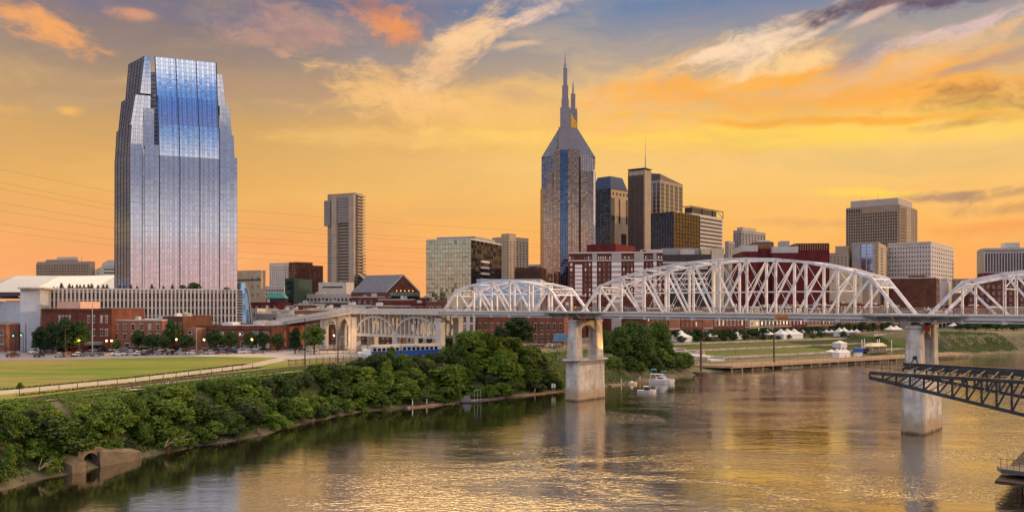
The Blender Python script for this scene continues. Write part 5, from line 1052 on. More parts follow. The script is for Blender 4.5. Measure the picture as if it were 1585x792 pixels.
# low roofs between the tower and the bridge
LOW = [(372, 398, 479, 430, 'M_OFFW', 'pale'), (384, 430, 469, 470, 'M_MAROON', 'maroon brick'), (396, 442, 486, 415, 'M_GREYB', 'grey'), (428, 462, 488, 400, 'M_CONC', 'grey-white'), (442, 472, 474, 460, 'M_GREYB', 'dark grey'), (455, 488, 472, 440, 'M_RED2', 'orange brick'), (475, 503, 478, 425, 'M_CREAM', 'yellow-tan'), (456, 494, 482, 408, 'M_PINKB', 'peach brick'), (420, 456, 481, 420, 'M_BEIGE', 'beige'), (486, 536, 470, 455, 'M_DKBR', 'dark'), (500, 545, 481, 420, 'M_OFFW', 'white'), (528, 572, 473, 432, 'M_CONC3', 'blue-white'), (543, 606, 460, 470, 'M_RED', 'red brick'), (566, 632, 474, 420, 'M_BROWN', 'brown brick'), (585, 640, 464, 450, 'M_RED', 'deep red brick'), (606, 655, 470, 430, 'M_MAROON', 'wine red'), (640, 696, 468, 435, 'M_RED2', 'rust brick'), (650, 672, 461, 470, 'M_RED', 'red-roofed'), (668, 700, 456, 500, 'M_DKBR', 'black glass'), (692, 746, 459, 410, 'M_CREAM', 'cream'), (742, 806, 467, 395, 'M_BEIGE', 'tan'), (800, 862, 452, 440, 'M_MAROON', 'maroon'), (836, 884, 462, 400, 'M_PINKB', 'pink brick'), (860, 905, 458, 420, 'M_RED', 'brick red')]
for x0, x1, yt, d, m, cn in LOW:
    m = globals()[m]; z = lambda y: ZH(y, d); B = Block('low_building', f'low flat-roofed {cn} building among the roofs behind the bridge approach', 'building', 'low downtown roofs behind the bridge approach', P_(x0, d)); fp = foot(x0, x1, x1 + 4, d, 8); B.walls(fp, 9, z(yt), m, .5, rnd.choice([M_ROOFG, M_ROOFW, M_ROOFG]), rnd.choice([m, M_OFFW, M_CONC]))
    w = fp[1][0] - fp[0][0]; B.rows(fp[0], fp[1], z(yt) - 7.6, z(yt) - .8, max(3, int(w / 3.2)), 2, .42, .5, .12); B.emit([M_WIN, M_DGLASS, M_WINB], rnd.choice([M_OFFW, M_CONC2])); B.units(rnd.randint(1, 4), None, 2.2)

# brick rows along the riverfront street, seen below and through the bridge
row0, rowd = Vector((149, 478)), Vector((.82, .57))
def rowpt(px, off=0): 
    p = row0 + Vector((rowd.y, -rowd.x)) * off; l = along(p, rowd, px); q = p + rowd * l; return (q.x, q.y)
ROWS = [(672, 735, 13, 'M_OFFW', 'white gridded'), (1000, 1035, 15, 'M_BROWN', 'brown'), (1035, 1053, 14, 'M_PINKB', 'pale-fronted'), (1053, 1074, 15, 'M_RED', 'dark red'), (1074, 1088, 13, 'M_RED2', 'orange brick'), (1088, 1104, 15, 'M_PINKB', 'peach'), (1104, 1152, 14, 'M_RED', 'long red with white windows'), (1152, 1160, 14, 'M_BROWN', 'narrow brown'), (1160, 1176, 15, 'M_CREAM', 'cream arched'), (1176, 1200, 12, 'M_DKBR', 'dark-fronted'), (1200, 1226, 15, 'M_RED', 'wide red'), (1226, 1248, 16, 'M_MAROON', 'maroon'), (1248, 1272, 14, 'M_RED2', 'rusty'), (1272, 1300, 16, 'M_BROWN', 'umber'), (1300, 1334, 17, 'M_RED', 'big-windowed red'), (1334, 1362, 15, 'M_PINKB', 'rosy'), (1362, 1392, 16, 'M_BROWN', 'dark brown'), (1440, 1476, 12, 'M_GREYB', 'grey'), (1476, 1530, 15, 'M_MAROON', 'deep maroon'), (1530, 1600, 14, 'M_RED', 'last red')]
for x0, x1, h, m, cn in ROWS:
    m = globals()[m]; off = 0
    if x0 < 900: p, q = D(x0, 372), D(x1, 372)
    else: p, q = rowpt(x0 + .4), rowpt(x1 - .4)
    n, l = nrm(p, q); B = Block('row_building', f'{cn} row building facing the riverfront tents under the bridge', 'building', 'brick row along the riverfront street', P3(p, 10)); fp = [p, q, (q[0] - n.x * 22, q[1] - n.y * 22), (p[0] - n.x * 22, p[1] - n.y * 22)]
    B.walls(fp, 8.5, 10 + h, m, .5, None, rnd.choice([M_OFFW, m])); k = max(2, int(l / 2.9)); B.rows(p, q, 14.5, 10 + h - .9, k, 2 if h < 14.5 else 3, .42, .6); B.emit([M_WIN, M_WIN, M_WINB], rnd.choice([M_OFFW, M_PINKB, M_CONC]), lintel=True)
    B.rows(p, q, 10.1, 13.8, max(1, int(l / 4.5)), 1, .75, .85); B.emit([M_DGLASS, M_WIN], M_DKBR, False); B.belt(p, q, 10 + h - .6, .5, rnd.choice([M_OFFW, m, M_BROWN]), .45); B.belt(p, q, 14.0, .3, rnd.choice([M_OFFW, M_DKBR]), .3); B.units(rnd.randint(1, 3))
# brick mill behind the concrete arches and the tall dark tree
B = Block('brick_mill', 'long red brick mill with dark arched windows between the arches and the river pier', 'mill', at=P_(690, 372)); d = 372; z = lambda y: ZH(y, d); fp = foot(738, 873, 880, d, 8, 26); L, C, Rr, Bk = fp; B.walls(fp, 8, z(484), M_RED2, .5, None, M_BROWN); B.rows(L, C, z(531), z(497), 14, 2, .34, .6); B.emit([M_WIN, M_DGLASS], M_CONC2, lintel=True)
B = Block('rear_brick_building', 'brown brick backs with small windows seen between the approach arcade columns', 'building', at=P_(500, 352)); d = 352; z = lambda y: ZH(y, d); fp = foot(488, 612, 616, d, 4, 22); B.walls(fp, 8, z(503), M_BROWN, .4); B.rows(fp[0], fp[1], z(536), z(508), 16, 3, .35, .5); B.emit([M_WIN, M_DGLASS, M_WINB], M_CONC2)
B = Block('stone_arcade_building', 'pale stone building with dark round windows under the second concrete arch', 'building', at=P_(632, 345)); d = 345; z = lambda y: ZH(y, d); fp = foot(630, 686, 690, d, 4, 20); B.walls(fp, 8, z(517), M_BEIGE, .4); 
for t in (.12, .36, .62, .86):
    c_ = V2(fp[0], fp[1], t); b = MB(); b.tube([P3(c_, z(526)) + Vector((0, -.12, 0)), P3(c_, z(526)) + Vector((0, .2, 0))], [1.3, 1.3], 14); b.build('round_window', M_DGLASS, B.root)

# ================================================================== VEGETATION
F_BANK = foliage('bank_foliage', (.007, .030, .003), (.175, .285, .020)); F_DARK = foliage('dark_foliage', (.010, .030, .008), (.032, .070, .014)); F_LIME = foliage('lime_foliage', (.07, .14, .015), (.17, .22, .03)); F_MID = foliage('street_foliage', (.016, .050, .010), (.055, .105, .018))
def leafcloud(lobes, n, size, seed, low=-.35):
    r = np.random.default_rng(seed); lob = np.array(lobes, float); ar = lob[:, 3] * lob[:, 4] + lob[:, 4] * lob[:, 5]
    k = r.choice(len(lob), n, p=ar / ar.sum()); d = r.normal(size=(n, 3)); d /= np.linalg.norm(d, axis=1)[:, None]
    flip = d[:, 2] < low; d[flip, 2] *= -1
    # twigs: leaves gather in small sprays rather than an even shell
    bump = 1 + .16 * np.sin(d[:, 0] * 7 + k * 1.7) * np.sin(d[:, 1] * 6 + k) + .1 * np.sin(d[:, 2] * 11 + k * 2.3)
    rad = (r.uniform(.55, 1.0, n) ** .6) * bump + (r.random(n) < .08) * r.uniform(0, .3, n)
    c = lob[k, :3] + d * lob[k, 3:] * rad[:, None]
    nn = d + r.normal(size=(n, 3)) * .55 + np.array([0, 0, .35]); nn /= np.linalg.norm(nn, axis=1)[:, None]
    a = np.cross(nn, r.normal(size=(n, 3))); a /= np.linalg.norm(a, axis=1)[:, None]; b = np.cross(nn, a)
    s = size * r.uniform(.55, 1.35, n)[:, None]; a = a * s; b = b * s * .62
    v = np.stack([c - a, c - b * .9, c + a, c + b * 1.1 + nn * s * .15], 1).reshape(-1, 3)
    return v, np.arange(n * 4).reshape(n, 4)
def leafmesh(name, v, f, m):
    me = bpy.data.meshes.new(name); me.from_pydata(v.tolist(), [], f.tolist()); me.materials.append(m); return me
TREES = {}
F_LIMEB = foliage('yellow_green_foliage', (.045, .095, .008), (.21, .30, .03)); F_OLIVE = foliage('olive_foliage', (.022, .040, .012), (.085, .115, .035))
def proto(kind, seed, H, W_, nl, nleaf, lsize, m, z0=.15, shape='dome'):
    r = random.Random(seed); lobes = []
    for i in range(nl):
        t = (i + .5) / nl; a = i * 2.4 + r.uniform(-.4, .4)
        if shape == 'dome': zc = H * (z0 + (.86 - z0) * t); rr_ = W_ * math.sqrt(max(.02, 1 - (t * .95) ** 1.7)) * r.uniform(.35, .95)
        elif shape == 'round': zc = H * (z0 + (.85 - z0) * t); rr_ = W_ * math.sqrt(max(.03, 1 - (2 * t - .85) ** 2)) * r.uniform(.3, .9)
        elif shape == 'column': zc = H * (.1 + .8 * t); rr_ = W_ * (.55 - .35 * t) * r.uniform(.5, 1)
        else: zc = H * (.08 + .84 * t); rr_ = W_ * .12
        sz = {'dome': W_ * r.uniform(.28, .5), 'round': W_ * r.uniform(.3, .5), 'column': W_ * r.uniform(.4, .6) * (1.1 - .4 * t), 'cypress': W_ * (.95 - .75 * t)}[shape]
        lobes.append((math.cos(a) * rr_, math.sin(a) * rr_, min(zc, H - sz * .6), sz, sz, sz * r.uniform(.7, 1.0)))
    v, f = leafcloud(lobes, nleaf, lsize, seed); b = MB(); top = H * .8
    b.tube([(0, 0, -.6), (r.uniform(-.1, .1), 0, H * .25), (r.uniform(-.3, .3), r.uniform(-.3, .3), top)], [W_ * .075, W_ * .055, W_ * .012], 7)
    for l in lobes[::2]:
        p = Vector((0, 0, max(.2, l[2] * .55))); q = Vector(l[:3]); b.tube([p, p.lerp(q, .5) + Vector((0, 0, .15)), q], [W_ * .034, W_ * .022, W_ * .008], 5)
    TREES.setdefault(kind, []).append((b.mesh('trunk', [M_TRUNK]), leafmesh('crown', v, f, m), H))
for s_ in range(3): proto('bush', 10 + s_, 4.0, 2.9, 15, 4600, .21, F_BANK, .12)
for s_ in range(3): proto('banktree', 20 + s_, 7.5, 3.6, 24, 8200, .25, F_BANK, .1, 'dome')
for s_, m_ in enumerate((F_LIMEB, F_OLIVE)): proto('bush', 14 + s_, 4.0, 2.7, 11, 3600, .25, m_, .1); proto('banktree', 24 + s_, 7.5, 3.2, 20, 6400, .30 if s_ == 0 else .19, m_, .2, 'dome' if s_ == 0 else 'round')
for s_ in range(2): proto('vine', 30 + s_, 8.0, 2.3, 16, 6200, .18, F_BANK, .1, 'column')
for s_ in range(3): proto('street', 40 + s_, 7.0, 3.0, 15, 4600, .21, F_MID, .34, 'round')
proto('lime', 45, 7.0, 2.7, 13, 3800, .21, F_LIME, .3, 'round')
for s_ in range(2): proto('bigtree', 50 + s_, 15.0, 7.2, 34, 15000, .34, foliage('leafy_green_foliage', (.012, .045, .006), (.085, .165, .02)), .06, 'dome')
proto('darktree', 55, 12.0, 4.8, 22, 9500, .27, F_DARK, .2, 'round')
proto('cypress', 60, 3.2, .95, 7, 900, .13, F_DARK, .05, 'cypress')
for s_ in range(2): proto('small', 65 + s_, 4.5, 2.1, 10, 1500, .22, F_MID, .3, 'round')
def plant(kind, x, y, z, h, name, label, cat='tree', group=None, wide=1.0, k=None):
    pr = TREES[kind]; tm, cm, H = pr[rnd.randrange(len(pr)) if k is None else k]; s = h / H
    o = thing(name, label, cat, (x, y, z), group); o.scale = (s * wide, s * wide, s); o.rotation_euler = (0, 0, rnd.uniform(0, 6.28))
    for nm, me_ in (('trunk', tm), ('crown', cm)):
        c_ = bpy.data.objects.new(nm, me_); COL.objects.link(c_); c_.parent = o
    return o
DKP = lambda t, w: (DK0.x + DKD.x * t - DKD.y * w, DK0.y + DKD.y * t + DKD.x * w)
YT = [(-200, 606), (-80, 612), (0, 619), (60, 624), (110, 625), (180, 612), (240, 594), (300, 589), (340, 583), (400, 581), (450, 577), (472, 572), (482, 560), (500, 568), (530, 564), (555, 555), (580, 550), (600, 536), (625, 546), (660, 550), (685, 528), (700, 512), (740, 508), (775, 512), (790, 520), (830, 535), (850, 562), (875, 585), (900, 590)]
ytop = lambda px: float(np.interp(px, *zip(*YT)))
proj = lambda x, y, z: (CX + F * x / y, YH + F * (HC - z) / y)
pts, dens = [], [Vector((*p, 0)) for p in SH[2:16]]
cand = []
for a, b_ in zip(dens[:-1], dens[1:]):
    L = (b_ - a).length; u = (b_ - a) / L; nv = Vector((-u.y, u.x, 0))
    for _ in range(int(L * 14)): cand.append((a + u * rnd.uniform(0, L), nv, rnd.uniform(.7, 19)))
rnd.shuffle(cand); placed = []
ZONE = [(110, 'left of the culvert'), (240, 'above the culvert'), (400, 'below the lawn fence'), (540, 'below the parking lot'), (690, 'below the concrete arches'), (800, 'under the left bridge span'), (2000, 'beside the left river pier')]
for p, nv, s in cand:
    q = p + nv * s; z = hz(q.x, q.y); px, py = proj(q.x, q.y, z)
    if not (-70 < px < 868) or z < .28: continue
    if 96 < px < 236 and s < (5.5 if px < 165 else 3.2): continue
    if px > 800 and rnd.random() < .55: continue
    hmax = HC - (ytop(px) - YH) * q.y / F - z; h = min(rnd.uniform(2.2, 5.2) + s * .22 + (rnd.uniform(2, 5) if s > 3.5 and rnd.random() < .25 else 0), 11)
    lim = hmax * rnd.uniform(.62, 1.16)
    if hmax < 1.2: continue
    h = min(h, lim) if s < 11 or px > 690 else min(lim, 9.5)
    if h < 1.3: continue
    sp = 1.9 + h * .3
    if any((q.x - x) ** 2 + (q.y - y) ** 2 < sp * sp for x, y in placed): continue
    placed.append((q.x, q.y)); zone = next(nm for lim_, nm in ZONE if px < lim_)
    kind = 'bush' if h < 4.2 else 'vine' if rnd.random() < .14 else 'banktree'
    level = 'at the waterline' if s < 5 else 'at mid-slope' if s < 12 else 'on the bank top'
    sizew = ('low' if h < 2.6 else 'rounded') if kind == 'bush' else ('tall' if h > 6.5 else 'medium') if kind == 'banktree' else 'vine-draped'
    nm = 'bush' if kind == 'bush' else 'bank_tree'
    plant(kind, q.x, q.y, z - .3, h, nm, f'{sizew} green {"bush" if kind == "bush" else "tree"} {level}, {zone}', 'bush' if kind == 'bush' else 'tree', 'leafy growth on the riverbank', rnd.uniform(.85, 1.65))
    if len(placed) > 285: break
# the tall ones
for px, d, ytp, kind, k, w_, lab in ((803, 338, 488, 'darktree', 0, 1.5, 'tall dark tree standing on the slope under the left bridge span'), (775, 330, 505, 'darktree', 0, 1.2, 'dark tree leaning against the tall one under the left span'), (607, 247, 535, 'vine', 0, 1.3, 'upright ivy-covered tree on the bank in front of the blue railcar'), (560, 243, 553, 'vine', 1, 1.2, 'pointed leafy tree on the bank below the white box truck'),
        (958, 300, 506, 'bigtree', 0, .85, 'big leafy tree immediately right of the left river pier'), (985, 306, 497, 'bigtree', 1, 1.0, 'big dark tree in the middle of the clump by the moored cruiser'), (1018, 322, 498, 'bigtree', 0, 1.0, 'big spreading tree at the right of the clump by the moored cruiser'), (940, 318, 512, 'bigtree', 1, .7, 'dark tree behind the left river pier'), (1000, 308, 528, 'bigtree', 1, 1.0, 'lower tree at the water side of the clump'), (705, 300, 512, 'banktree', 1, 1.2, 'leafy tree beside the white column at the end of the arches'), (742, 305, 512, 'banktree', 2, 1.3, 'broad leafy tree under the start of the steel truss')):
    x, y = D(px, d); z = hz(x, y); plant(kind, x, y, z - .3, ZH(ytp, d) - z + .3, 'bank_tree', lab, 'tree', 'tall trees by the bridge', w_, k % len(TREES[kind]))
for px, d, ytp, kind, w_, lab in ((24, 322, 504, 'street', .9, 'street tree by the traffic lights at the far left'), (38, 330, 507, 'street', .9, 'second street tree by the traffic lights'), (62, 290, 505, 'darktree', .9, 'dark tree in front of the left end of the brick warehouse'), (82, 288, 499, 'darktree', 1.0, 'dark tree beside the pole in front of the brick warehouse'), (103, 286, 492, 'darktree', 1.0, 'tallest dark tree in front of the brick warehouse'), (122, 287, 496, 'street', .8, 'rounded tree against the middle of the brick warehouse'), (180, 290, 523, 'street', .8, 'small tree between the two buildings of warm brick'), (214, 292, 508, 'street', .85, 'bright green tree before the pinkish brick building'), (236, 290, 515, 'street', 1.1, 'spreading tree before the pinkish brick building'), (253, 290, 517, 'street', 1.1, 'low tree left of the orange lamp'), (266, 296, 494, 'street', .55, 'slender tree against the dark brick building'), (288, 290, 517, 'street', 1.1, 'low tree between two orange lamps'), (333, 292, 509, 'street', .95, 'leafy tree by the left part of the long brick shed'), (357, 292, 511, 'street', 1.0, 'wide tree by the middle of the long brick shed'), (388, 294, 512, 'street', .8, 'small dark tree by the right part of the brick shed'), (406, 296, 513, 'street', .8, 'small tree at the right corner of the brick shed'), (430, 298, 515, 'street', .9, 'bushy tree in front of the first approach arch'), (457, 290, 506, 'darktree', .75, 'dense dark tree before the approach ramp'), (486, 284, 500, 'lime', 1.0, 'bright lime-green tree in front of the lamplit arches'), (31, 168, 592, 'bush', .7, 'single small bush by the lawn fence at left')):
    x, y = D(px, d); z = hz(x, y) if px != 31 else 10; plant(kind, x, y, z - .1, ZH(ytp, d) - z, 'street_tree' if px != 31 else 'bush', lab, 'tree' if px != 31 else 'bush', 'trees along the street' if px != 31 else None, w_)
for i in range(34):
    px = 1046 + i * 10.6 + rnd.uniform(-3, 3)
    if 1392 < px < 1440: continue
    x, y = rowpt(px, 9 + rnd.uniform(-2, 3)); z = hz(x, y); plant('small', x, y, z - .1, rnd.uniform(4.2, 6.2), 'promenade_tree', 'small round tree in the row behind the white tents', 'tree', 'trees along the riverfront street', rnd.uniform(1, 1.3))
for i, (px, h) in enumerate(((78, 1.7), (83, 1.5), (90, 3.2), (102, 2.9), (107, 2.3), (114, 2.6), (119, 2.5), (125, 2.6), (132, 2.7), (137, 3.1), (147, 2.5), (155, 2.6), (161, 2.7), (181, 2.3), (188, 2.1), (198, 2.6), (208, 2.2), (231, 2.8), (249, 2.2), (263, 2.8))):
    x, y = D(px, 324 + px * .055); plant('cypress', x, y + 2.5, POD_Z, h, 'terrace_tree', 'clipped conical tree on the roof terrace of the finned podium', 'tree', 'clipped trees on the podium roof', 1.25)
for px, h, w_ in ((298, 3.4, 1.6), (304, 2.6, 1.6), (281, 2.4, 1.2), (350, 1.4, 2.2)):
    x, y = D(px, 340); plant('small', x, y + 1, POD_Z, h, 'terrace_tree', 'loose round tree on the roof terrace of the finned podium', 'tree', 'loose trees on the podium roof', w_)
for i in range(16):
    t = 30 + i * 9.6 + rnd.uniform(-3, 3); w = rnd.choice((54, 70.5, 71, 89)); q = DKP(t, w); plant('small', q[0], q[1], hz(*q) - .1, rnd.uniform(2.6, 4.6), 'promenade_tree', 'small tree standing on the riverfront lawn terraces', 'tree', 'trees on the lawn terraces', 1.2)
for i in range(54):                                   # wooded far bank at the right
    px = rnd.uniform(1478, 1640); s = rnd.uniform(10, 40); d = 500 + s * 2.2; x, y = D(px, d); plant('small' if i % 3 else 'street', x, y, hz(x, y) - .2, rnd.uniform(3, 6), 'bank_tree', 'shrubby tree on the green bank beyond the right river pier', 'tree', 'far bank trees', 1.3)
plant('bush', 57.5, 86, hz(57.5, 86) - .3, 6.0, 'bank_tree', 'leafy treetop poking in at the lower right corner', 'tree')
for i in range(46):                                   # scrub round the cruiser's berth
    px = 942 + i * 2.7 + rnd.uniform(-3, 3); d = 276 + (px - 944) * .3 + rnd.uniform(3, 30); x, y = D(px, d); z = hz(x, y)
    if z > .5: plant('bush', x, y, z - .2, rnd.uniform(2.2, 4.8), 'bush', 'scrubby green bush on the bank behind the moored cruiser', 'bush', 'scrub behind the cruiser', 1.3)
# ground cover on the slopes
def cover(name, n, smin, smax, i0, i1, size, m, seed, cond=None):
    r = np.random.default_rng(seed); V = []; segs = [(np.array(a), np.array(b)) for a, b in zip(SH[i0:i1], SH[i0 + 1:i1 + 1])]; Ls = np.array([np.linalg.norm(b - a) for a, b in segs]); k = r.choice(len(segs), n, p=Ls / Ls.sum()); t = r.random(n); s = r.uniform(smin, smax, n)
    A = np.array([segs[i][0] for i in k]); B_ = np.array([segs[i][1] for i in k]); u = (B_ - A) / Ls[k][:, None]; q = A + (B_ - A) * t[:, None] + np.stack([-u[:, 1], u[:, 0]], -1) * s[:, None]; z = height(q[:, 0], q[:, 1])
    keep = z > .45
    if cond is not None: keep &= cond(q[:, 0], q[:, 1], s)
    q, z = q[keep], z[keep]; n = len(q); c = np.stack([q[:, 0], q[:, 1], z + r.uniform(.02, .75, n) * (r.random(n))], -1); nn = r.normal(size=(n, 3)) * .55 + np.array([.25, -.5, .8]); nn /= np.linalg.norm(nn, axis=1)[:, None]; a = np.cross(nn, r.normal(size=(n, 3))); a /= np.linalg.norm(a, axis=1)[:, None]; b = np.cross(nn, a); sz = size * r.uniform(.5, 1.4, n)[:, None]
    v = np.stack([c - a * sz, c - b * sz * .6, c + a * sz, c + b * sz * .6], 1).reshape(-1, 3); o = bpy.data.objects.new(name, leafmesh(name, v, np.arange(n * 4).reshape(n, 4), m)); COL.objects.link(o); return tag(o, kind='stuff')
def notculvert(x, y, s): px = CX + F * x / y; return ~((px > 100) & (px < 200) & (s < 4.2))
cover('undergrowth', 70000, 1.2, 19, 2, 15, .26, F_BANK, 3, notculvert)
cover('undergrowth', 30000, 2, 70, 18, 23, .42, F_MID, 5, lambda x, y, s: CX + F * x / y > 1455)
cover('undergrowth', 6000, 2, 26, 14, 18, .3, F_MID, 6, lambda x, y, s: CX + F * x / y < 1062)
r_ = np.random.default_rng(9); V = []
for pl_ in ([(-40, 643), (40, 621), (120, 611.5), (240, 596.5), (330, 586), (430, 575.5), (530, 564)], [(30, 612.5), (120, 602.3), (210, 592.8), (310, 580.2), (405, 568.6)], [(0, 603.5), (110, 593.2), (200, 584.8), (300, 573.2), (380, 563.8)]):
    for (x0, y0), (x1, y1) in zip(pl_[:-1], pl_[1:]):
        p, q = G(x0, y0), G(x1, y1); n = int((q - p).length * 26); t = r_.random(n); c = np.array(p) + np.array(q - p) * t[:, None]; c[:, :2] += r_.normal(size=(n, 2)) * .55; c[:, 2] = 10.02; h = r_.uniform(.12, .5, n) ** 1.3; a = r_.uniform(0, 6.28, n); d = np.stack([np.cos(a), np.sin(a), np.zeros(n)], -1) * .09; up = np.stack([r_.normal(size=n) * .12, r_.normal(size=n) * .12, h], -1); V.append(np.stack([c - d, c + d, c + up + d * .2, c + up - d * .2], 1).reshape(-1, 3))
V = np.concatenate(V); o = bpy.data.objects.new('weeds', leafmesh('weeds', V, np.arange(len(V)).reshape(-1, 4), F_OLIVE)); COL.objects.link(o); tag(o, kind='stuff')
# rubble along the waterline
b = MB()
for a, b_ in zip(dens[:-1], dens[1:]):
    L = (b_ - a).length; u = (b_ - a) / L; nv = Vector((-u.y, u.x, 0))
    for _ in range(int(L * 3.2)):
        q = a + u * rnd.uniform(0, L) + nv * rnd.uniform(-.3, 3.0); s = rnd.choice((.1, .15, .2, .3, .45)); z = hz(q.x, q.y); pr = [(q.x + math.cos(t + q.x) * s * rnd.uniform(.7, 1.2), q.y + math.sin(t + q.x) * s * rnd.uniform(.7, 1.2)) for t in (0, 1.3, 2.4, 3.7, 5)]
        cc = (q.x, q.y); b.loft(pr, z - .2, [V2(p, cc, rnd.uniform(.2, .5)) for p in pr], z + s * rnd.uniform(.5, 1))
tag(b.build('rubble', mat('bank_stone', (.16, .12, .085), .9, 0, .3, 1)), kind='stuff')

# ================================================================== RIVERBANK THINGS
# culvert outlet with arched mouth
a, c_ = G(118, 729.5, 0), G(172, 719, 0); u = (c_ - a).normalized(); o_ = Vector((u.y, -u.x, 0)); K = thing('culvert', 'concrete culvert outlet with a dark arched mouth at the waterline', 'culvert', a)
M_CULV = mat('stained_concrete', (.16, .13, .095), .9, 0, .2, .7, .2, .45)
T_ = lambda x, w, z: a + u * x + o_ * w + Vector((0, 0, z))
def tb(b, x0, x1, w0, w1, z0, z1, m=0): b.hexa([T_(x0, w0, z0), T_(x1, w0, z0), T_(x1, w1, z0), T_(x0, w1, z0)], [T_(x0, w0, z1), T_(x1, w0, z1), T_(x1, w1, z1), T_(x0, w1, z1)], m)
b = MB(); x0, r_, n = 3.0, 1.35, 14
f = lambda x: 1.15 + math.sqrt(max(0, r_ * r_ - (x - x0) ** 2))
tb(b, .8, x0 - r_, -2.1, -.6, -1, 3.1); tb(b, x0 + r_, x0 + r_ + .9, -2.1, -.6, -1, 3.1)
for i in range(n):
    xa, xb = x0 - r_ + 2 * r_ * i / n, x0 - r_ + 2 * r_ * (i + 1) / n; b.hexa([T_(xa, -2.1, f(xa)), T_(xb, -2.1, f(xb)), T_(xb, -.62, f(xb)), T_(xa, -.62, f(xa))], [T_(xa, -2.1, 3.1), T_(xb, -2.1, 3.1), T_(xb, -.62, 3.1), T_(xa, -.62, 3.1)])
b.build('headwall', M_CULV, K); b = MB(); tb(b, x0 - r_ - .3, x0 + r_ + .3, -6.2, -6.0, -1, 4)
for i in range(n):
    t0, t1 = math.pi * i / n, math.pi * (i + 1) / n; g = lambda t, w: T_(x0 + math.cos(t) * r_, w, 1.15 + math.sin(t) * r_); b.face([g(t0, -2.1), g(t1, -2.1), g(t1, -6.1), g(t0, -6.1)])
b.build('barrel', mat('dark_barrel_concrete', (.05, .038, .028), .8), K); b = MB()  # barrel lining darker than the headwall
b.hexa([T_(x0 + r_ + .02, -3.2, -1), T_(12.5, -1.6, -1), T_(12.5, .1, -1), T_(x0 + r_ + .02, .1, -1)], [T_(x0 + r_ + .02, -3.2, 3.0), T_(12.5, -1.6, 1.7), T_(12.5, -.2, 1.2), T_(x0 + r_ + .02, -.2, 2.5)]); b.build('wing_wall', M_CULV, K)
b = MB(); b.hexa([T_(-1.6, -2.4, -1), T_(.8, -2.4, -1), T_(.8, 1.4, -1), T_(-1.6, 1.4, -1)], [T_(-1.6, -2.4, 2.2), T_(.8, -2.4, 2.9), T_(.8, 1.3, 1.5), T_(-1.6, 1.3, 1.4)]); b.build('wing_wall', M_CULV, K)
for k, (px, py, s) in enumerate(((255, 694, 1), (272, 690, 1.2), (60, 730, 1), (85, 722, .9))):
    q = G(px, py, 1.0); b = MB(); p = Vector((0, 0, .3))
    for j in range(4): ang = rnd.uniform(-.5, .6) + j * .4; e = Vector((math.cos(ang), math.sin(ang) * .4, rnd.uniform(.2, .8))) * s * 2.4; b.tube([p, p + e * .5 + Vector((0, 0, .3)), p + e], [.10, .07, .025], 6)
    b.v = [(x + q.x, y + q.y, z + q.z) for x, y, z in b.v]; tag(b.build('driftwood', mat('dead_wood', (.33, .25, .18), .9, 0, .2, 2)), ('bleached forked branch lying on the bank right of the culvert', 'larger bleached branch further right of the culvert', 'dead branch among rubble left of the culvert', 'small dead branch nearest the culvert on its left')[k], 'driftwood')
for k, (x, w, h) in enumerate(((-2.2, -3.4, 2.4), (0.6, -4.6, 2.8), (3.6, -4.9, 2.8), (6.6, -4.6, 2.8), (9.4, -3.8, 2.4), (12.2, -3.0, 2.0))):
    q = T_(x, w, 0); plant('bush', q.x, q.y, max(hz(q.x, q.y), 2.6 if 0 < x < 7 else 1.5) - .4, h, 'bush', 'leafy bush spilling over the top of the culvert', 'bush', 'bushes over the culvert', 1.25)
# concrete ledge with white mooring posts
for nm, pl_, posts, lab in (('river_ledge', [(628, 632), (700, 624), (760, 618), (868, 605.5)], [(638, 631), (660, 628.5), (701, 624), (757, 618), (788, 614.5), (828, 610), (865, 606)], 'long low concrete ledge at the waterline left of the left river pier'), ('river_ledge', [(944, 598), (1002, 590), (1040, 586)], [(962, 595), (991, 591)], 'short concrete ledge at the waterline between the left pier and the cruiser')):
    w = [G(x, y, 0) for x, y in pl_]; b = MB()
    for p, q in zip(w[:-1], w[1:]): b.beam(p + Vector((0, .9, .05)), q + Vector((0, .9, .05)), 1.5, .7)
    o = b.build(nm, mat('stained_ledge', (.27, .20, .15), .9, 0, .2, .5, .2, .5)); tag(o, lab, 'ledge')
    for x, y in posts:
        q = G(x, y, 0) + Vector((0, .7, .6)); b = MB(); b.tube([q, q + Vector((0, 0, 1.2)), q + Vector((0, 0, 1.3))], [.12, .12, .05], 8); tag(b.build('mooring_post', M_WHITE, None, False, q), 'short white mooring post standing on the waterside concrete ledge', 'mooring post', 'white mooring posts on the ledge')
q = G(722, 623, 0); PT = thing('work_float', 'small grey work float with an upright frame moored at the ledge', 'float', q); b = MB(); b.box(q.x - 1.6, q.x + 4.2, q.y - 1, q.y + .6, -.3, .35); b.build('hull', M_DARKST, PT); b = MB(); b.loft([(q.x - 1.2, q.y - .8), (q.x + 1.4, q.y - .8), (q.x + 1.4, q.y + .4), (q.x - 1.2, q.y + .4)], .35, [(q.x - .6, q.y - .5), (q.x + .9, q.y - .5), (q.x + .9, q.y + .2), (q.x - .6, q.y + .2)], 2.0); b.build('engine_cover', mat('float_grey', (.14, .15, .17), .6), PT); b = MB()
for x in (2.2, 3.0, 3.9): b.beam((q.x + x, q.y - .4, .3), (q.x + x, q.y - .4, 3.6), .09, .09)
b.beam((q.x + 2.2, q.y - .4, 3.6), (q.x + 3.9, q.y - .4, 3.6), .09, .09); b.build('frame', M_STEEL2, PT)
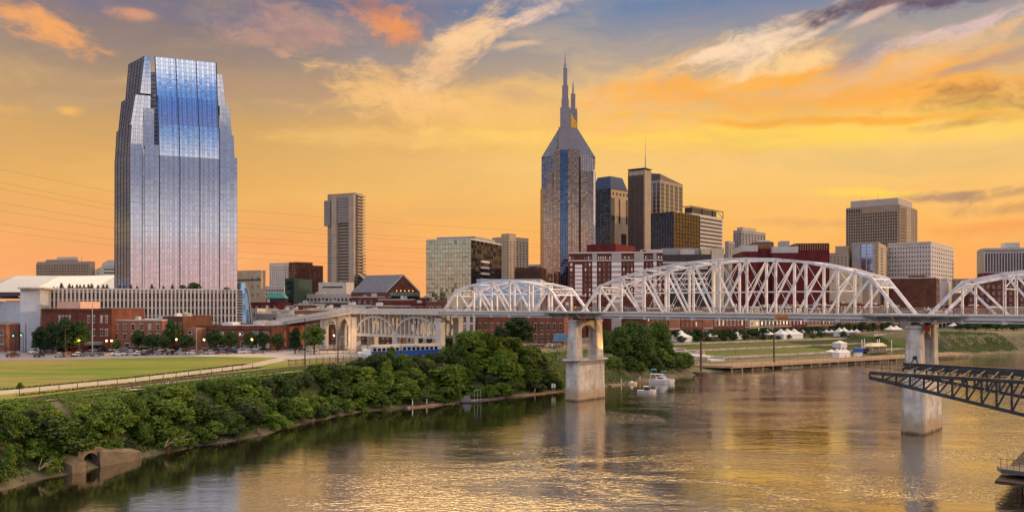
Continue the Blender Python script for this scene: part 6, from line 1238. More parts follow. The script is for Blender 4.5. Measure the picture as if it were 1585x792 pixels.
for x in (855, 858.5): q = G(x, 604, .8); b = MB(); b.beam(q, q + Vector((0, 0, 2)), .1, .1); b.box(q.x - .3, q.x + .3, q.y - .06, q.y, q.z + .9, q.z + 2.1); tag(b.build('notice_board', M_WHITE, None, False, q), 'small white notice board on a post beside the left river pier', 'sign', 'notice boards by the pier')
b = MB(); p, q = G(810, 583, 4), G(848, 598, 1.2); b.beam(p, q, .18, .18); tag(b.build('pipe', M_STEEL2), 'grey pipe running down the grassy slope to the ledge', 'pipe')

# boardwalk dock
DW = lambda t, w, z: Vector((DK0.x + DKD.x * t - DKD.y * w, DK0.y + DKD.y * t + DKD.x * w, z))
dock = thing('boardwalk', 'long timber boardwalk on piles with railing along the riverfront', 'boardwalk', DW(0, 0, 0)); M_WOOD = mat('weathered_timber', (.26, .18, .12), .9, 0, .2, .8); M_WOODL = mat('light_timber', (.40, .28, .18), .9, 0, .15, .8)
def quadslab(b, P, z0, z1): b.hexa([(p.x, p.y, z0) for p in P], [(p.x, p.y, z1) for p in P])
b = MB(); quadslab(b, [DW(0, 0, 0), DW(168, 0, 0), DW(168, 9, 0), DW(-4, 14, 0)], 1.95, 2.3); quadslab(b, [DW(0, .02, 0), DW(-4, 14, 0), DW(-24, 48, 0), DW(-26, 36, 0)], 1.94, 2.29); b.build('deck', M_WOOD, dock)
b = MB(); b.beam(DW(0, -.1, 1.85), DW(168, -.1, 1.85), .15, .9); b.beam(DW(0, -.1, 1.85), DW(-26, 36, 1.85), .15, .8); b.build('fascia', M_WOODL, dock)
for k in range(29):
    t = k * 6.0; b = MB(); b.tube([DW(t, .3, -2), DW(t, .3, 2.0)], [.28, .26], 8); b.build('pile', M_WOODL, dock)
b = MB()
for e0, e1, n in ((DW(0, .2, 2.3), DW(168, .2, 2.3), 60), (DW(0, .2, 2.3), DW(-26, 36.2, 2.3), 16)):
    for z in (.55, 1.05): b.beam(e0 + Vector((0, 0, z)), e1 + Vector((0, 0, z)), .06, .09)
    for k in range(n + 1): q = e0.lerp(e1, k / n); b.beam(q, q + Vector((0, 0, 1.15)), .12, .12)
b.build('railing', M_WOOD, dock)
# riverfront lawn terraces, retaining kerbs and stairs
def ground_strip(name, t0, t1, w0, w1, m, dz=.06, n=24, k=4):
    b = MB()
    for i in range(n):
        for j in range(k):
            P = [DW(t0 + (t1 - t0) * ii / n, w0 + (w1 - w0) * jj / k, 0) for ii, jj in ((i, j), (i + 1, j), (i + 1, j + 1), (i, j + 1))]; b.face([(p.x, p.y, hz(p.x, p.y) + dz) for p in P])
    return structure(name, b, m)
ground_strip('terrace_lawn', 26, 196, 32, 51, M_TURF); ground_strip('terrace_lawn', 26, 196, 55.5, 69, M_TURF); ground_strip('terrace_lawn', 26, 196, 72.5, 88, M_TURF, k=8); ground_strip('terrace_lawn', -30, 14, 34, 88, mat('dry_turf', (.19, .15, .085), .95, 0, .2, .4), k=14); ground_strip('promenade', -40, 200, 90, 104, mat('promenade_paving', (.27, .24, .23), .9, 0, .12), k=3)
for w in (31, 53, 70.2):
    for t0, t1 in ((24, 196), (-28, 13)):
        P = DW(t0, w, 0); b = MB()
        for i in range(12):
            p, q = DW(t0 + (t1 - t0) * i / 12, w, 0), DW(t0 + (t1 - t0) * (i + 1) / 12, w, 0); zt = max(hz(p.x + .9 * -DKD.y, p.y + .9), hz(q.x, q.y)) + .35; b.beam((p.x, p.y, zt - .7), (q.x, q.y, zt - .7), .4, 1.4)
        tag(b.build('retaining_wall', M_CONC2, None, False, P), f'low concrete retaining wall stepping the riverfront lawn {"right" if t0 == 24 else "left"} of the stairs', 'wall', 'retaining walls of the lawn terraces')
ST = thing('terrace_stairs', 'broad concrete stairs with cheek walls climbing the riverfront lawn', 'stairs', DW(18, 30, 0)); b = MB()
for i in range(20):
    w = 26 + i * 2.9; p = DW(14.5, w, 0); z = hz(p.x, p.y) + .5; quadslab(b, [DW(14.5, w, 0), DW(23, w, 0), DW(23, w + 2.9, 0), DW(14.5, w + 2.9, 0)], z - 1.2, z + .12)
b.build('steps', M_CONC, ST)
for t in (13.5, 23.4):
    b = MB()
    for i in range(5): w = 27 + i * 12; p = DW(t, w, 0); z = hz(p.x, p.y); quadslab(b, [DW(t - .4, w, 0), DW(t + .5, w, 0), DW(t + .5, w + 9, 0), DW(t - .4, w + 9, 0)], z - 1, z + 1.9)
    b.build('cheek_wall', M_CONC2, ST)
# rusty mooring dolphins
for px, yb, yt, lab in ((1085, 579, 527, 'tall rusty mooring pole rising from a round cell left of the boardwalk'), (1198, 568, 517, 'tall rusty mooring pole in front of the boardwalk')):
    q = G(px, yb, 0); o = thing('mooring_pole', lab, 'mooring pole', q); M_RUST = mat('rusty_steel', (.14, .07, .065), .8, .2, .25, 1); b = MB(); b.tube([q + Vector((0, 0, -1)), q + Vector((0, 0, ZH(yt, q.y)))], [.42, .38], 10); b.build('pole', M_RUST, o)
    b = MB(); r0 = 3.2 if px < 1100 else 4; b.tube([q + Vector((0, 0, -1)), q + Vector((0, 0, .9 if px < 1100 else .5)), q + Vector((0, 0, 1.2 if px < 1100 else .7))], [r0, r0, r0 * .8], 14); b.build('cell' if px < 1100 else 'float', mat('silt_brown', (.12, .09, .07), .95, 0, .2), o)
for px, yb, yt in ((1334, 547, 525), (1338, 546, 524), (1358, 545, 525), (1361, 545, 524), (1380, 544, 526)):
    q = G(px, yb, 2.3); b = MB(); b.tube([q, q + Vector((0, 0, ZH(yt, q.y) - 2.3))], [.22, .2], 8); tag(b.build('white_pole', M_WHITE, None, False, q), 'plain tall white pole standing on the boardwalk by the event boat', 'pole', 'white poles on the boardwalk')
# tents
M_TENT = mat('white_canvas', (.66, .64, .65), .7, 0, .06, 1.5)
def tent(px, py, w, dp, hl, hp, peaks=1, walls=False, name='event_tent', label='', group=None, z=None, rot=None):
    x, y = D(px, 1); 
    if z is None:
        # walk along the sight line until it meets the ground
        d = 330.0
        while d < 640 and HC - (py - YH) * d / F > hz(x * d, d): d += 1.5
        q = Vector((x * d, d, hz(x * d, d)))
    else: q = G(px, py, z)
    o = thing(name, label, 'tent', q, group); ux = Vector((DKD.x, DKD.y, 0)) if rot is None else Vector((math.cos(rot), math.sin(rot), 0)); uy = Vector((-ux.y, ux.x, 0)); L = w * peaks
    pt = lambda a, c, h: q + ux * a + uy * c + Vector((0, 0, h)); b = MB()
    for k in range(peaks):
        a0, a1 = -L / 2 + w * k, -L / 2 + w * (k + 1); am = (a0 + a1) / 2; mid = lambda p: p.lerp(pt(am, 0, hp), .55) - Vector((0, 0, (hp - hl) * .16)); C4 = [pt(a0, -dp / 2, hl), pt(a1, -dp / 2, hl), pt(a1, dp / 2, hl), pt(a0, dp / 2, hl)]; M4 = [mid(p) for p in C4]
        for i in range(4): j = (i + 1) % 4; b.face([C4[i], C4[j], M4[j], M4[i]]); b.face([M4[i], M4[j], pt(am, 0, hp)])
        for i in range(4): j = (i + 1) % 4; b.face([C4[i] - Vector((0, 0, .45)), C4[j] - Vector((0, 0, .45)), C4[j], C4[i]])
    b.build('canopy', M_TENT, o)
    for a_ in (-L / 2, L / 2):
        for c in (-dp / 2, dp / 2): b = MB(); b.beam(pt(a_, c, -.3), pt(a_, c, hl), .12, .12); b.build('leg', M_STEEL2, o)
    if walls: b = MB(); b.hexa([pt(-L / 2 + .1, -dp / 2 + .1, 0), pt(L / 2 - .1, -dp / 2 + .1, 0), pt(L / 2 - .1, dp / 2 - .1, 0), pt(-L / 2 + .1, dp / 2 - .1, 0)], [pt(-L / 2 + .1, -dp / 2 + .1, hl - .1), pt(L / 2 - .1, -dp / 2 + .1, hl - .1), pt(L / 2 - .1, dp / 2 - .1, hl - .1), pt(-L / 2 + .1, dp / 2 - .1, hl - .1)]); b.build('side_walls', M_TENT, o)
    return o
for a in ((1054, 529, 8, 8, 2.6, 6, 1, True, 'large white marquee beside the big trees, leftmost on the promenade'), (1098, 527, 6, 6, 2.6, 5.4, 1, False, 'white peaked tent second from the left on the promenade'), (1141, 525, 4, 4, 2.6, 4.0, 1, True, 'small boxy white tent between the peaked tent and the stairs'), (1187, 524, 6, 6, 2.6, 5.0, 1, False, 'white peaked tent immediately left of the biggest marquee'), (1219, 524, 5.4, 8, 2.7, 5.6, 3, True, 'biggest white marquee with three peaks on the riverfront promenade')):
    tent(a[0], a[1], *a[2:8], 'event_tent', a[8], 'white event tents along the promenade')
for px in (1242, 1250, 1259, 1269, 1279, 1287, 1318, 1326): tent(px, 520, 3.2, 3.2, 2.4, 3.9, 1, False, 'event_tent', 'small white pop-up canopy in the line right of the biggest marquee', 'small pop-up canopies along the promenade')
tent(1303, 521, 4.2, 5, 2.8, 5.2, 2, True, 'event_tent', 'twin-peaked white tent with blue stripe among the small canopies', 'white event tents along the promenade'); tent(1383, 516, 5, 5, 2.6, 4.8, 2, False, 'event_tent', 'twin-peaked white tent immediately left of the right river pier', 'white event tents along the promenade'); tent(1476, 510, 5, 5, 2.6, 4.6, 1, False, 'event_tent', 'lone white tent beyond the right river pier', 'white event tents along the promenade')
tent(1300, 538, 5.6, 5, 2.6, 3.9, 1, True, 'event_tent', 'white walled tent on the lawn above the boardwalk tents', 'boardwalk tents'); tent(1287, 551.5, 4.0, 4, 2.4, 3.4, 1, False, 'event_tent', 'small low white canopy on the boardwalk left of the triple tent', 'boardwalk tents', 2.3); tent(1302, 553, 2.8, 4, 2.5, 4.4, 3, True, 'event_tent', 'triple-peaked white tent on the boardwalk', 'boardwalk tents', 2.3)
q = G(1330, 551, 2.3); K = thing('booth', 'small blue and white booth on the boardwalk left of the event boat', 'booth', q); b = MB(); b.box(q.x - 1.6, q.x + 1.6, q.y, q.y + 2.4, 2.3, 4.2); b.build('counter', M_WHITE, K); b = MB(); b.box(q.x - 1.9, q.x + 1.9, q.y - .3, q.y + 2.7, 4.2, 6.0); b.build('hood', mat('royal_blue', (.03, .10, .45), .6), K)
q = G(1364, 553.5, 0); K = thing('event_boat', 'flat event boat with a tan canopy moored at the boardwalk', 'boat', q); ux = Vector((DKD.x, DKD.y, 0)); uy = Vector((-ux.y, ux.x, 0)); q = q + uy * -1.0
def orb(b, a0, a1, c0, c1, z0, z1): b.hexa([q + ux * a0 + uy * c0 + Vector((0, 0, z0)), q + ux * a1 + uy * c0 + Vector((0, 0, z0)), q + ux * a1 + uy * c1 + Vector((0, 0, z0)), q + ux * a0 + uy * c1 + Vector((0, 0, z0))], [q + ux * a0 + uy * c0 + Vector((0, 0, z1)), q + ux * a1 + uy * c0 + Vector((0, 0, z1)), q + ux * a1 + uy * c1 + Vector((0, 0, z1)), q + ux * a0 + uy * c1 + Vector((0, 0, z1))])
b = MB(); orb(b, -8.5, 8, 3, 8, 2.3, 3.4); b.build('hull', M_DARKST, K); b = MB(); orb(b, -6.5, 6.8, 3.2, 7.6, 3.4, 4.6); b.build('seating', M_DARKST, K); b = MB(); b.hexa([q + ux * x + uy * y + Vector((0, 0, 5.7)) for x, y in ((-5, 2.6), (7.5, 2.6), (7.5, 8.2), (-5, 8.2))], [q + ux * x + uy * y + Vector((0, 0, 7.2)) for x, y in ((-3, 4.6), (6.5, 4.6), (6.5, 6.2), (-3, 6.2))]); b.build('canopy', mat('tan_canvas', (.62, .48, .36), .8), K); b = MB()
for x in (-4.6, 1, 7.2):
    for y in (2.9, 7.9): b.beam(q + ux * x + uy * y + Vector((0, 0, 3.3)), q + ux * x + uy * y + Vector((0, 0, 5.8)), .12, .12)
b.build('canopy_posts', M_WHITE, K)
# boats
M_HULL = mat('white_gelcoat', (.80, .76, .78), .25, 0, .03, .5, .5)
def hullmesh(b, L, Bm, z0, z1, q, ang, m=0):
    st = [(-.5, .86), (-.25, 1), (.1, 1), (.32, .72), (.46, .3), (.5, .04)]; ca, sa = math.cos(ang), math.sin(ang); g = lambda x, y, z: (q.x + x * ca - y * sa, q.y + x * sa + y * ca, z)
    for (a, wa), (c, wc) in zip(st[:-1], st[1:]):
        ra = .25 * max(0, a) + z1; rc = .25 * max(0, c) + z1; b.hexa([g(a * L, -wa * Bm * .34, z0), g(c * L * .96, -wc * Bm * .34, z0), g(c * L * .96, wc * Bm * .34, z0), g(a * L, wa * Bm * .34, z0)], [g(a * L, -wa * Bm / 2, ra), g(c * L, -wc * Bm / 2, rc), g(c * L, wc * Bm / 2, rc), g(a * L, wa * Bm / 2, ra)], m)
    return g
q = G(1024, 592.5, 0); K = thing('cabin_cruiser', 'white cabin cruiser with blue canopy moored below the big trees', 'boat', q); b = MB(); g = hullmesh(b, 8.8, 3.1, -.3, 1.2, q, -.12); b.build('hull', M_HULL, K); hb = lambda b, x0, x1, y, z0, z1, tx=0, ty=.15: b.hexa([g(x0, -y, z0), g(x1, -y, z0), g(x1, y, z0), g(x0, y, z0)], [g(x0 + tx * .3, -y + ty, z1), g(x1 - tx, -y + ty, z1), g(x1 - tx, y - ty, z1), g(x0 + tx * .3, y - ty, z1)])
b = MB(); hb(b, -2.2, 2.4, 1.25, 1.2, 2.2, .9); b.build('cabin', M_HULL, K); b = MB(); hb(b, -3.9, .8, 1.3, 3.0, 3.2, .1); hb(b, -.6, 1.3, 1.05, 2.2, 3.0, .4); b.build('flybridge', M_HULL, K); b = MB()
for x in (-3.8, -2.0): 
    for s in (-1.15, 1.15): b.beam(g(x, s, 1.2), g(x, s, 3.0), .08, .08)
b.build('posts', M_HULL, K); b = MB(); hb(b, -1.6, .6, 1.255, 1.55, 2.0, .5, .02); b.build('windows', M_DGLASS, K); b = MB(); hb(b, -3.6, -1.6, 1.2, 4.5, 4.75, .1); b.build('canopy', mat('teal_canvas', (.03, .20, .32), .7), K); b = MB(); hb(b, -.2, 1.8, 1.0, 3.9, 4.1, .1); b.build('bimini', mat('green_canvas', (.04, .18, .14), .7), K); b = MB()
for x in (-3.4, -1.8, 0, 1.5):
    for s in (-.9, .9): b = MB(); b.beam(g(x, s, 3.0), g(x, s, 4.5 if x < -1 else 3.95), .05, .05); b.build('canopy_post', M_STEEL2, K)
q = G(1000.5, 607, 0); K = thing('motorboat', 'small pale motorboat with dark windscreen under way near the left pier', 'boat', q); b = MB(); g = hullmesh(b, 6.0, 2.1, -.2, .75, q, .02); b.build('hull', M_HULL, K); b = MB(); hb(b, -.6, 1.1, .75, .75, 1.35, .5); b.build('windscreen', M_DGLASS, K); b = MB(); hb(b, -1.0, .9, .8, 1.85, 1.98, .2); b.build('canopy', M_HULL, K); b = MB()
for x in (-.9, .5):
    for s in (-.7, .7): b = MB(); b.beam(g(x, s, .7), g(x, s, 1.9), .05, .05); b.build('canopy_post', M_STEEL2, K)
b = MB(); hb(b, -3.2, -2.8, .3, .2, 1.1); b.build('outboard_motor', M_BLACK, K)
q = G(979, 594.5, 0); K = thing('skiff', 'little cream skiff tied to the ledge left of the cruiser', 'boat', q); b = MB(); g = hullmesh(b, 3.4, 1.6, -.2, .6, q, .3); b.build('hull', mat('cream_gelcoat', (.70, .58, .38), .4), K); b = MB(); hb(b, -.7, .3, .5, .6, 1.2, .3); b.build('console', M_HULL, K)

# dark steel gantry reaching in from the right, in front of the right river pier
GT_ = thing('loading_gantry', 'dark steel truss gantry reaching over the river across the right pier', 'gantry', P3(D(1345, 126), 0)); WP = lambda px, py, d: P3(D(px, d), ZH(py, d))
GN = [(WP(1346, 576, 126), WP(1346, 584, 126)), (WP(1690, 597, 112), WP(1690, 667, 112))]; GB_ = [(WP(1398, 566, 136), WP(1398, 578, 136)), (WP(1690, 583, 124), WP(1690, 634, 124))]
for side_, ((t0, b0), (t1, b1)) in enumerate((GN, GB_)):
    b = MB(); b.beam(t0, t1, .5, .42 if side_ == 0 else 1.1); b.build('top_chord', M_DARKST, GT_); b = MB(); b.beam(b0, b1, .5, .5); b.build('bottom_chord', M_DARKST, GT_); n = 15
    for k in range(n + 1):
        f = k / n; b = MB(); b.beam(t0.lerp(t1, f), b0.lerp(b1, f), .22, .22); b.build('upright', M_DARKST, GT_)
        if k < n and k > 0: b = MB(); b.beam(b0.lerp(b1, f), t0.lerp(t1, f + 1 / n), .26, .26); b.build('brace', M_DARKST, GT_)
b = MB()
for k in range(1, 14):
    f = k / 14; b.beam(GN[0][0].lerp(GN[1][0], f), GB_[0][0].lerp(GB_[1][0], max(0, f * 1.02 - .05)), .16, .16); b.beam(GN[0][1].lerp(GN[1][1], f), GB_[0][1].lerp(GB_[1][1], max(0, f * 1.02 - .05)), .16, .16)
b.build('cross_members', M_DARKST, GT_); b = MB(); p, q = GN[0][0].lerp(GN[1][0], .02), GN[0][0].lerp(GN[1][0], .98)
for o in (.6, 1.1): b.beam(p + Vector((0, 3, o)), q + Vector((0, 3, o)), .05, .05)
for k in range(24): v = p.lerp(q, k / 23) + Vector((0, 3, 0)); b.beam(v - Vector((0, 0, .3)), v + Vector((0, 0, 1.1)), .05, .05)
b.build('walkway_rail', M_DARKST, GT_); b = MB(); b.hexa(*[[p + Vector((0, .4, z)), q + Vector((0, .4, z)), q + Vector((0, 4.5, z)), p + Vector((0, 4.5, z))] for z in (-.35, -.25)]); b.build('walkway', M_DARKST, GT_); b = MB(); v = WP(1408, 567, 134); b.beam(v, v + Vector((.8, 0, 1.6)), .12, .12); b.beam(v + Vector((1.6, 0, 0)), v + Vector((.8, 0, 1.6)), .12, .12); b.tube([v + Vector((.8, -.15, 1.4)), v + Vector((.8, .15, 1.4))], [.35, .35], 10); b.build('sheave', M_DARKST, GT_); b = MB()
for pr in (GN[1], GB_[1]): b.beam(pr[0], (pr[0].x + 1, pr[0].y, -3), 1.0, 1.0)
b.build('support_leg', M_DARKST, GT_)
BG = thing('dock_platform', 'dark flat dock platform on posts with a railed catwalk at the lower right edge', 'dock', G(1560, 745, 2.0)); M_BARGE = mat('dark_decking', (.045, .036, .034), .8, .1, .3, .6); pl_ = [G(1540, 743, 2.0), G(1660, 757, 2.0), G(1740, 690, 2.0), G(1592, 690, 2.0)]; b = MB(); b.hexa([(p.x, p.y, 1.55) for p in pl_], [(p.x, p.y, 2.0) for p in pl_]); b.build('deck', M_BARGE, BG)
for px, py in ((1583, 744), (1630, 748), (1600, 700)): q = G(px, py, 1.55); b = MB(); b.tube([(q.x, q.y, -3), (q.x, q.y, 1.55)], [.2, .2], 8); b.build('post', M_DARKST, BG)
p, q = G(1549, 725, 3.2), G(1660, 739, 3.2); bk = Vector((4.5, 10, 0)); b = MB(); b.hexa([p - Vector((0, 0, .6)), q - Vector((0, 0, .6)), q + bk - Vector((0, 0, .6)), p + Vector((.6, 2, -.6))], [p, q, q + bk, p + Vector((.6, 2, 0))]); b.build('catwalk', mat('bluish_steel', (.10, .10, .13), .6, .2, .2), BG); b = MB()
for o in (.7, 1.5): b.beam(p + Vector((0, 0, o)), q + Vector((0, 0, o)), .06, .06); b.beam(p + Vector((0, 0, o)), p + Vector((.6, 2, o)), .06, .06)
for k in range(12): v = p.lerp(q, k / 11); b.beam(v, v + Vector((0, 0, 1.5)), .06, .06)
b.build('railing', mat('railing_tan', (.22, .16, .11), .7), BG); b = MB(); v = G(1580, 735, 2.0); b.tube([v, v + Vector((0, 0, .7)), v + Vector((0, 0, .75))], [.35, .28, .45], 10); b.build('bollard', M_STEEL2, BG)

# ================================================================== STREET THINGS
CARCOL = {'black': (.02, .02, .022), 'white': (.72, .71, .70), 'silver': (.42, .43, .45), 'red': (.32, .03, .03), 'dark blue': (.04, .06, .14), 'grey': (.16, .165, .175), 'pale blue': (.28, .36, .46), 'maroon': (.14, .03, .04)}
M_TYRE = mat('tyre', (.018, .018, .018), .9, 0, .1); M_HEAD = mat('headlight_glass', (.8, .78, .7), .2, 0, 0); M_TAIL = mat('tail_light', (.4, .02, .02), .3, 0, 0); M_CARG = glassmat('car_glass', (.08, .09, .10), .05, .8, .2); M_RIM = mat('alloy_rim', (.5, .5, .52), .3, .8, 0)
CARM = {}
def carmesh(col, suv):
    if (col, suv) in CARM: return CARM[(col, suv)]
    m = mat('car_paint_' + col.replace(' ', '_'), CARCOL[col], .25, .2, 0, 1, .6); h = 1.75 if suv else 1.42; L = 2.25; belt = .95 if suv else .86
    prof = [(-L, .42), (-L, .78), (-L + .12, belt), (-1.15 if not suv else -1.9, belt + .04), (1.05, belt + .03), (L - .15, .74), (L, .6), (L, .35)]
    b = MB()
    def extr(pr, y0, y1, s0, s1):
        A = [(x * s0, y0, z) for x, z in pr]; B_ = [(x * s1, y1, z) for x, z in pr]; k = len(pr); n = len(b.v); b.v += A + B_
        for i in range(k): j = (i + 1) % k; b.f.append((n + i, n + j, n + k + j, n + k + i)); b.m.append(0)
        b.f.append(tuple(range(n, n + k))); b.f.append(tuple(range(n + 2 * k - 1, n + k - 1, -1))); b.m += [0, 0]
    extr(prof, -.88, -.7, .965, 1); extr(prof, -.7, .7, 1, 1); extr(prof, .7, .88, 1, .965)
    x0, x1, x2, x3 = (-2.0, 1.0, -1.75, .35) if suv else (-1.65, 1.0, -1.05, .25)
    b.hexa([(x2 - .05, -.66, h - .06), (x3 + .05, -.66, h - .06), (x3 + .05, .66, h - .06), (x2 - .05, .66, h - .06)], [(x2 + .1, -.58, h), (x3 - .1, -.58, h), (x3 - .1, .58, h), (x2 + .1, .58, h)])
    for x in (x2 + .55, x3 - .75):
        for s in (-1, 1): b.beam((x, s * .79, belt), (x, s * .645, h - .05), .1, .05)
    body = b.mesh('body', [m]); b = MB(); b.hexa([(x0, -.8, belt + .02), (x1, -.8, belt + .02), (x1, .8, belt + .02), (x0, .8, belt + .02)], [(x2, -.65, h - .055), (x3, -.65, h - .055), (x3, .65, h - .055), (x2, .65, h - .055)]); gl = b.mesh('windows', [M_CARG])
    b = MB(); b.tube([(0, -.1, 0), (0, .1, 0)], [.33, .33], 14); b.tube([(0, -.112, 0), (0, .112, 0)], [.2, .2], 10, 1); wh = b.mesh('wheel', [M_TYRE, M_RIM]); b = MB(); b.box(-.06, .05, -.2, .2, -.09, .09); hl = b.mesh('headlight', [M_HEAD]); b = MB(); b.box(-.05, .05, -.18, .18, -.1, .1); tl = b.mesh('tail_light', [M_TAIL])
    CARM[(col, suv)] = (body, gl, wh, hl, tl); return CARM[(col, suv)]
def car(px, py, col, suv, ang, where, z=10.03, q=None):
    q = q or G(px, py, z); o = thing('parked_car', f'{col} {"SUV" if suv else "car"} parked {where}', 'car', q, 'parked cars'); o.rotation_euler = (0, 0, R(ang)); body, gl, wh, hl, tl = carmesh(col, suv)
    def ch(nm, me_, loc): c_ = bpy.data.objects.new(nm, me_); COL.objects.link(c_); c_.parent = o; c_.location = loc
    ch('body', body, (0, 0, 0)); ch('windows', gl, (0, 0, 0))
    for x in (-1.4, 1.4):
        for y in (-.8, .8): ch('wheel', wh, (x, y, .33))
    for y in (-.62, .62): ch('headlight', hl, (2.22, y, .66)); ch('tail_light', tl, (-2.22, y, .7))
W1 = 'at the kerb before the brick warehouse'; W2 = 'along the lawn before the pinkish brick building'; W3 = 'along the lawn before the long brick shed'; W4 = 'in the second row under the street trees'; W5 = 'in the lot at the right end of the lawn'
for c_ in ((20, 552, 'maroon', 1, 80, 'alone at the far left by the lawn'), (52, 547, 'white', 1, 100, W1), (61, 552, 'black', 1, 95, W1), (94, 552, 'silver', 0, 85, W1), (107, 551.5, 'red', 0, 60, W1), (122, 551, 'white', 0, 70, W1), (137, 551, 'grey', 0, 20, W1), (150, 550.5, 'dark blue', 0, 60, W1), (183, 550, 'white', 0, 12, W2), (204, 549.5, 'silver', 0, 40, W2), (216, 549.3, 'white', 0, 60, W2), (229, 549, 'dark blue', 1, 70, W2), (251, 548.6, 'grey', 1, 80, W2), (267, 548.6, 'black', 1, 75, W2), (280, 548.4, 'pale blue', 0, 10, W3), (300, 548.2, 'white', 0, 15, W3), (313, 548, 'grey', 0, 20, W3), (327, 547.8, 'silver', 0, 40, W3), (345, 547.5, 'maroon', 0, 30, W3), (359, 547, 'black', 1, 40, W3), (372, 546.6, 'white', 0, 15, W3), (113, 545.5, 'red', 1, 80, W4), (128, 545.5, 'maroon', 0, 80, W4), (98, 545.5, 'black', 1, 80, W4), (250, 542, 'white', 1, 10, W4), (265, 542, 'dark blue', 0, 20, W4), (307, 542, 'pale blue', 0, 70, W4), (333, 541.5, 'grey', 1, 70, W4), (355, 541, 'maroon', 1, 75, W4), (368, 541, 'silver', 0, 70, W4), (378, 541, 'grey', 1, 80, W4), (390, 542.5, 'white', 1, 10, W5), (384, 546, 'silver', 0, 15, W5), (400, 546.5, 'grey', 0, 10, W5), (410, 543, 'black', 0, 15, W5), (424, 541, 'dark blue', 1, 20, W5), (437, 541, 'maroon', 1, 75, W5), (470, 544.5, 'silver', 0, 8, W5), (484, 543.5, 'white', 0, 8, W5), (454, 540, 'black', 0, 70, W5)): car(*c_)
for k, px in enumerate((820, 830, 840, 850, 858, 866)): car(px, 537, ('maroon', 'dark blue', 'black', 'silver', 'white', 'grey')[k], 0, 65, 'behind the slope by the blue-roofed shelter', 10.2)
cl_ = list(CARCOL)
for k in range(22): car(70 + k * 15.5 + rnd.uniform(-3, 3), 544.6 - k * .16 + rnd.uniform(-.6, .6), rnd.choice(('white', 'silver', 'grey', 'black', 'pale blue', 'red')), k % 3 == 0, rnd.choice((8, 15, 70, 80)), W4)
for k in range(18):
    x, y = rowpt(1050 + k * 19, 5.5); car(0, 0, cl_[k % 8], k % 3 == 0, 33, 'on the street behind the riverfront tents', q=Vector((x, y, max(10.0, hz(x, y)) + .02)))
# white box truck and railcar
q = G(567, 556, 10.02); K = thing('box_truck', 'white box truck parked left of the blue railcar', 'truck', q); b = MB(); b.box(q.x - 1.3, q.x + 2.2, q.y, q.y + 2.3, 10.7, 13.0); b.build('cargo_box', M_WHITE, K); b = MB(); b.box(q.x - 2.6, q.x - 1.35, q.y + .1, q.y + 2.2, 10.5, 12.2); b.build('cab', M_WHITE, K)
for x in (-2, 1.4):
    for y in (.15, 2.15): b = MB(); b.tube([(q.x + x, q.y + y - .12, 10.42), (q.x + x, q.y + y + .12, 10.42)], [.42, .42], 12); b.build('wheel', M_TYRE, K)
M_BLUE = mat('railcar_blue', (.02, .10, .42), .4, 0, .06)
for x0, x1, d0_, d1_, lab, in ((622, 684, 262, 268, 'blue and white railcar with dark windows below the concrete arches'), (576, 619, 256, 261, 'blue railcar half hidden by the ivy-covered tree')):
    p, q = P3(D(x0, d0_), 0), P3(D(x1, d1_), 0); u = (q - p).normalized(); v = Vector((-u.y, u.x, 0)); K = thing('railcar', lab, 'railcar', Vector((p.x, p.y, 10))); rb = lambda b, a0, a1, c0, c1, z0, z1, m=0: b.hexa([p + u * a0 + v * c0 + Vector((0, 0, z0)), p + u * a1 + v * c0 + Vector((0, 0, z0)), p + u * a1 + v * c1 + Vector((0, 0, z0)), p + u * a0 + v * c1 + Vector((0, 0, z0))], [p + u * a0 + v * c0 + Vector((0, 0, z1)), p + u * a1 + v * c0 + Vector((0, 0, z1)), p + u * a1 + v * c1 + Vector((0, 0, z1)), p + u * a0 + v * c1 + Vector((0, 0, z1))], m); L = (q - p).length
    b = MB(); rb(b, 0, L, 0, 2.8, 10.8, 12.5); b.build('body', M_BLUE, K); b = MB(); rb(b, .02, L - .02, .02, 2.78, 12.5, 13.6); b.build('window_wall', M_CONC3, K); b = MB(); rb(b, -.1, L + .1, -.1, 2.9, 13.6, 14.1); rb(b, .4, L - .4, .5, 2.3, 14.1, 14.4); b.build('roof', M_OFFW, K)
    for k in range(int(L / 1.5)): b = MB(); rb(b, .4 + k * 1.5, 1.4 + k * 1.5, -.04, .1, 12.6, 13.45); b.build('window', M_DGLASS, K)
    for a_ in (1.5, 2.6, L - 2.6, L - 1.5): b = MB(); w = p + u * a_ + Vector((0, 0, 10.45)); b.tube([w + v * .1, w + v * .3], [.42, .42], 12); b.build('wheel', M_BLACK, K)
q = G(870, 540, 10.1); K = thing('shelter', 'small open shelter with a blue roof left of the left river pier', 'shelter', q); b = MB(); b.loft([(q.x - 3.4, q.y - 1), (q.x + 2.4, q.y - 1), (q.x + 2.4, q.y + 4), (q.x - 3.4, q.y + 4)], ZH(528, q.y), [(q.x - 2.6, q.y + 1), (q.x + 1.6, q.y + 1), (q.x + 1.6, q.y + 2), (q.x - 2.6, q.y + 2)], ZH(516, q.y)); b.build('roof', mat('slate_blue_roof', (.05, .13, .22), .5), K)
for x in (-3, 2):
    for y in (-.6, 3.6): b = MB(); b.beam((q.x + x, q.y + y, 9.8), (q.x + x, q.y + y, ZH(527, q.y)), .16, .16); b.build('post', M_DARKST, K)
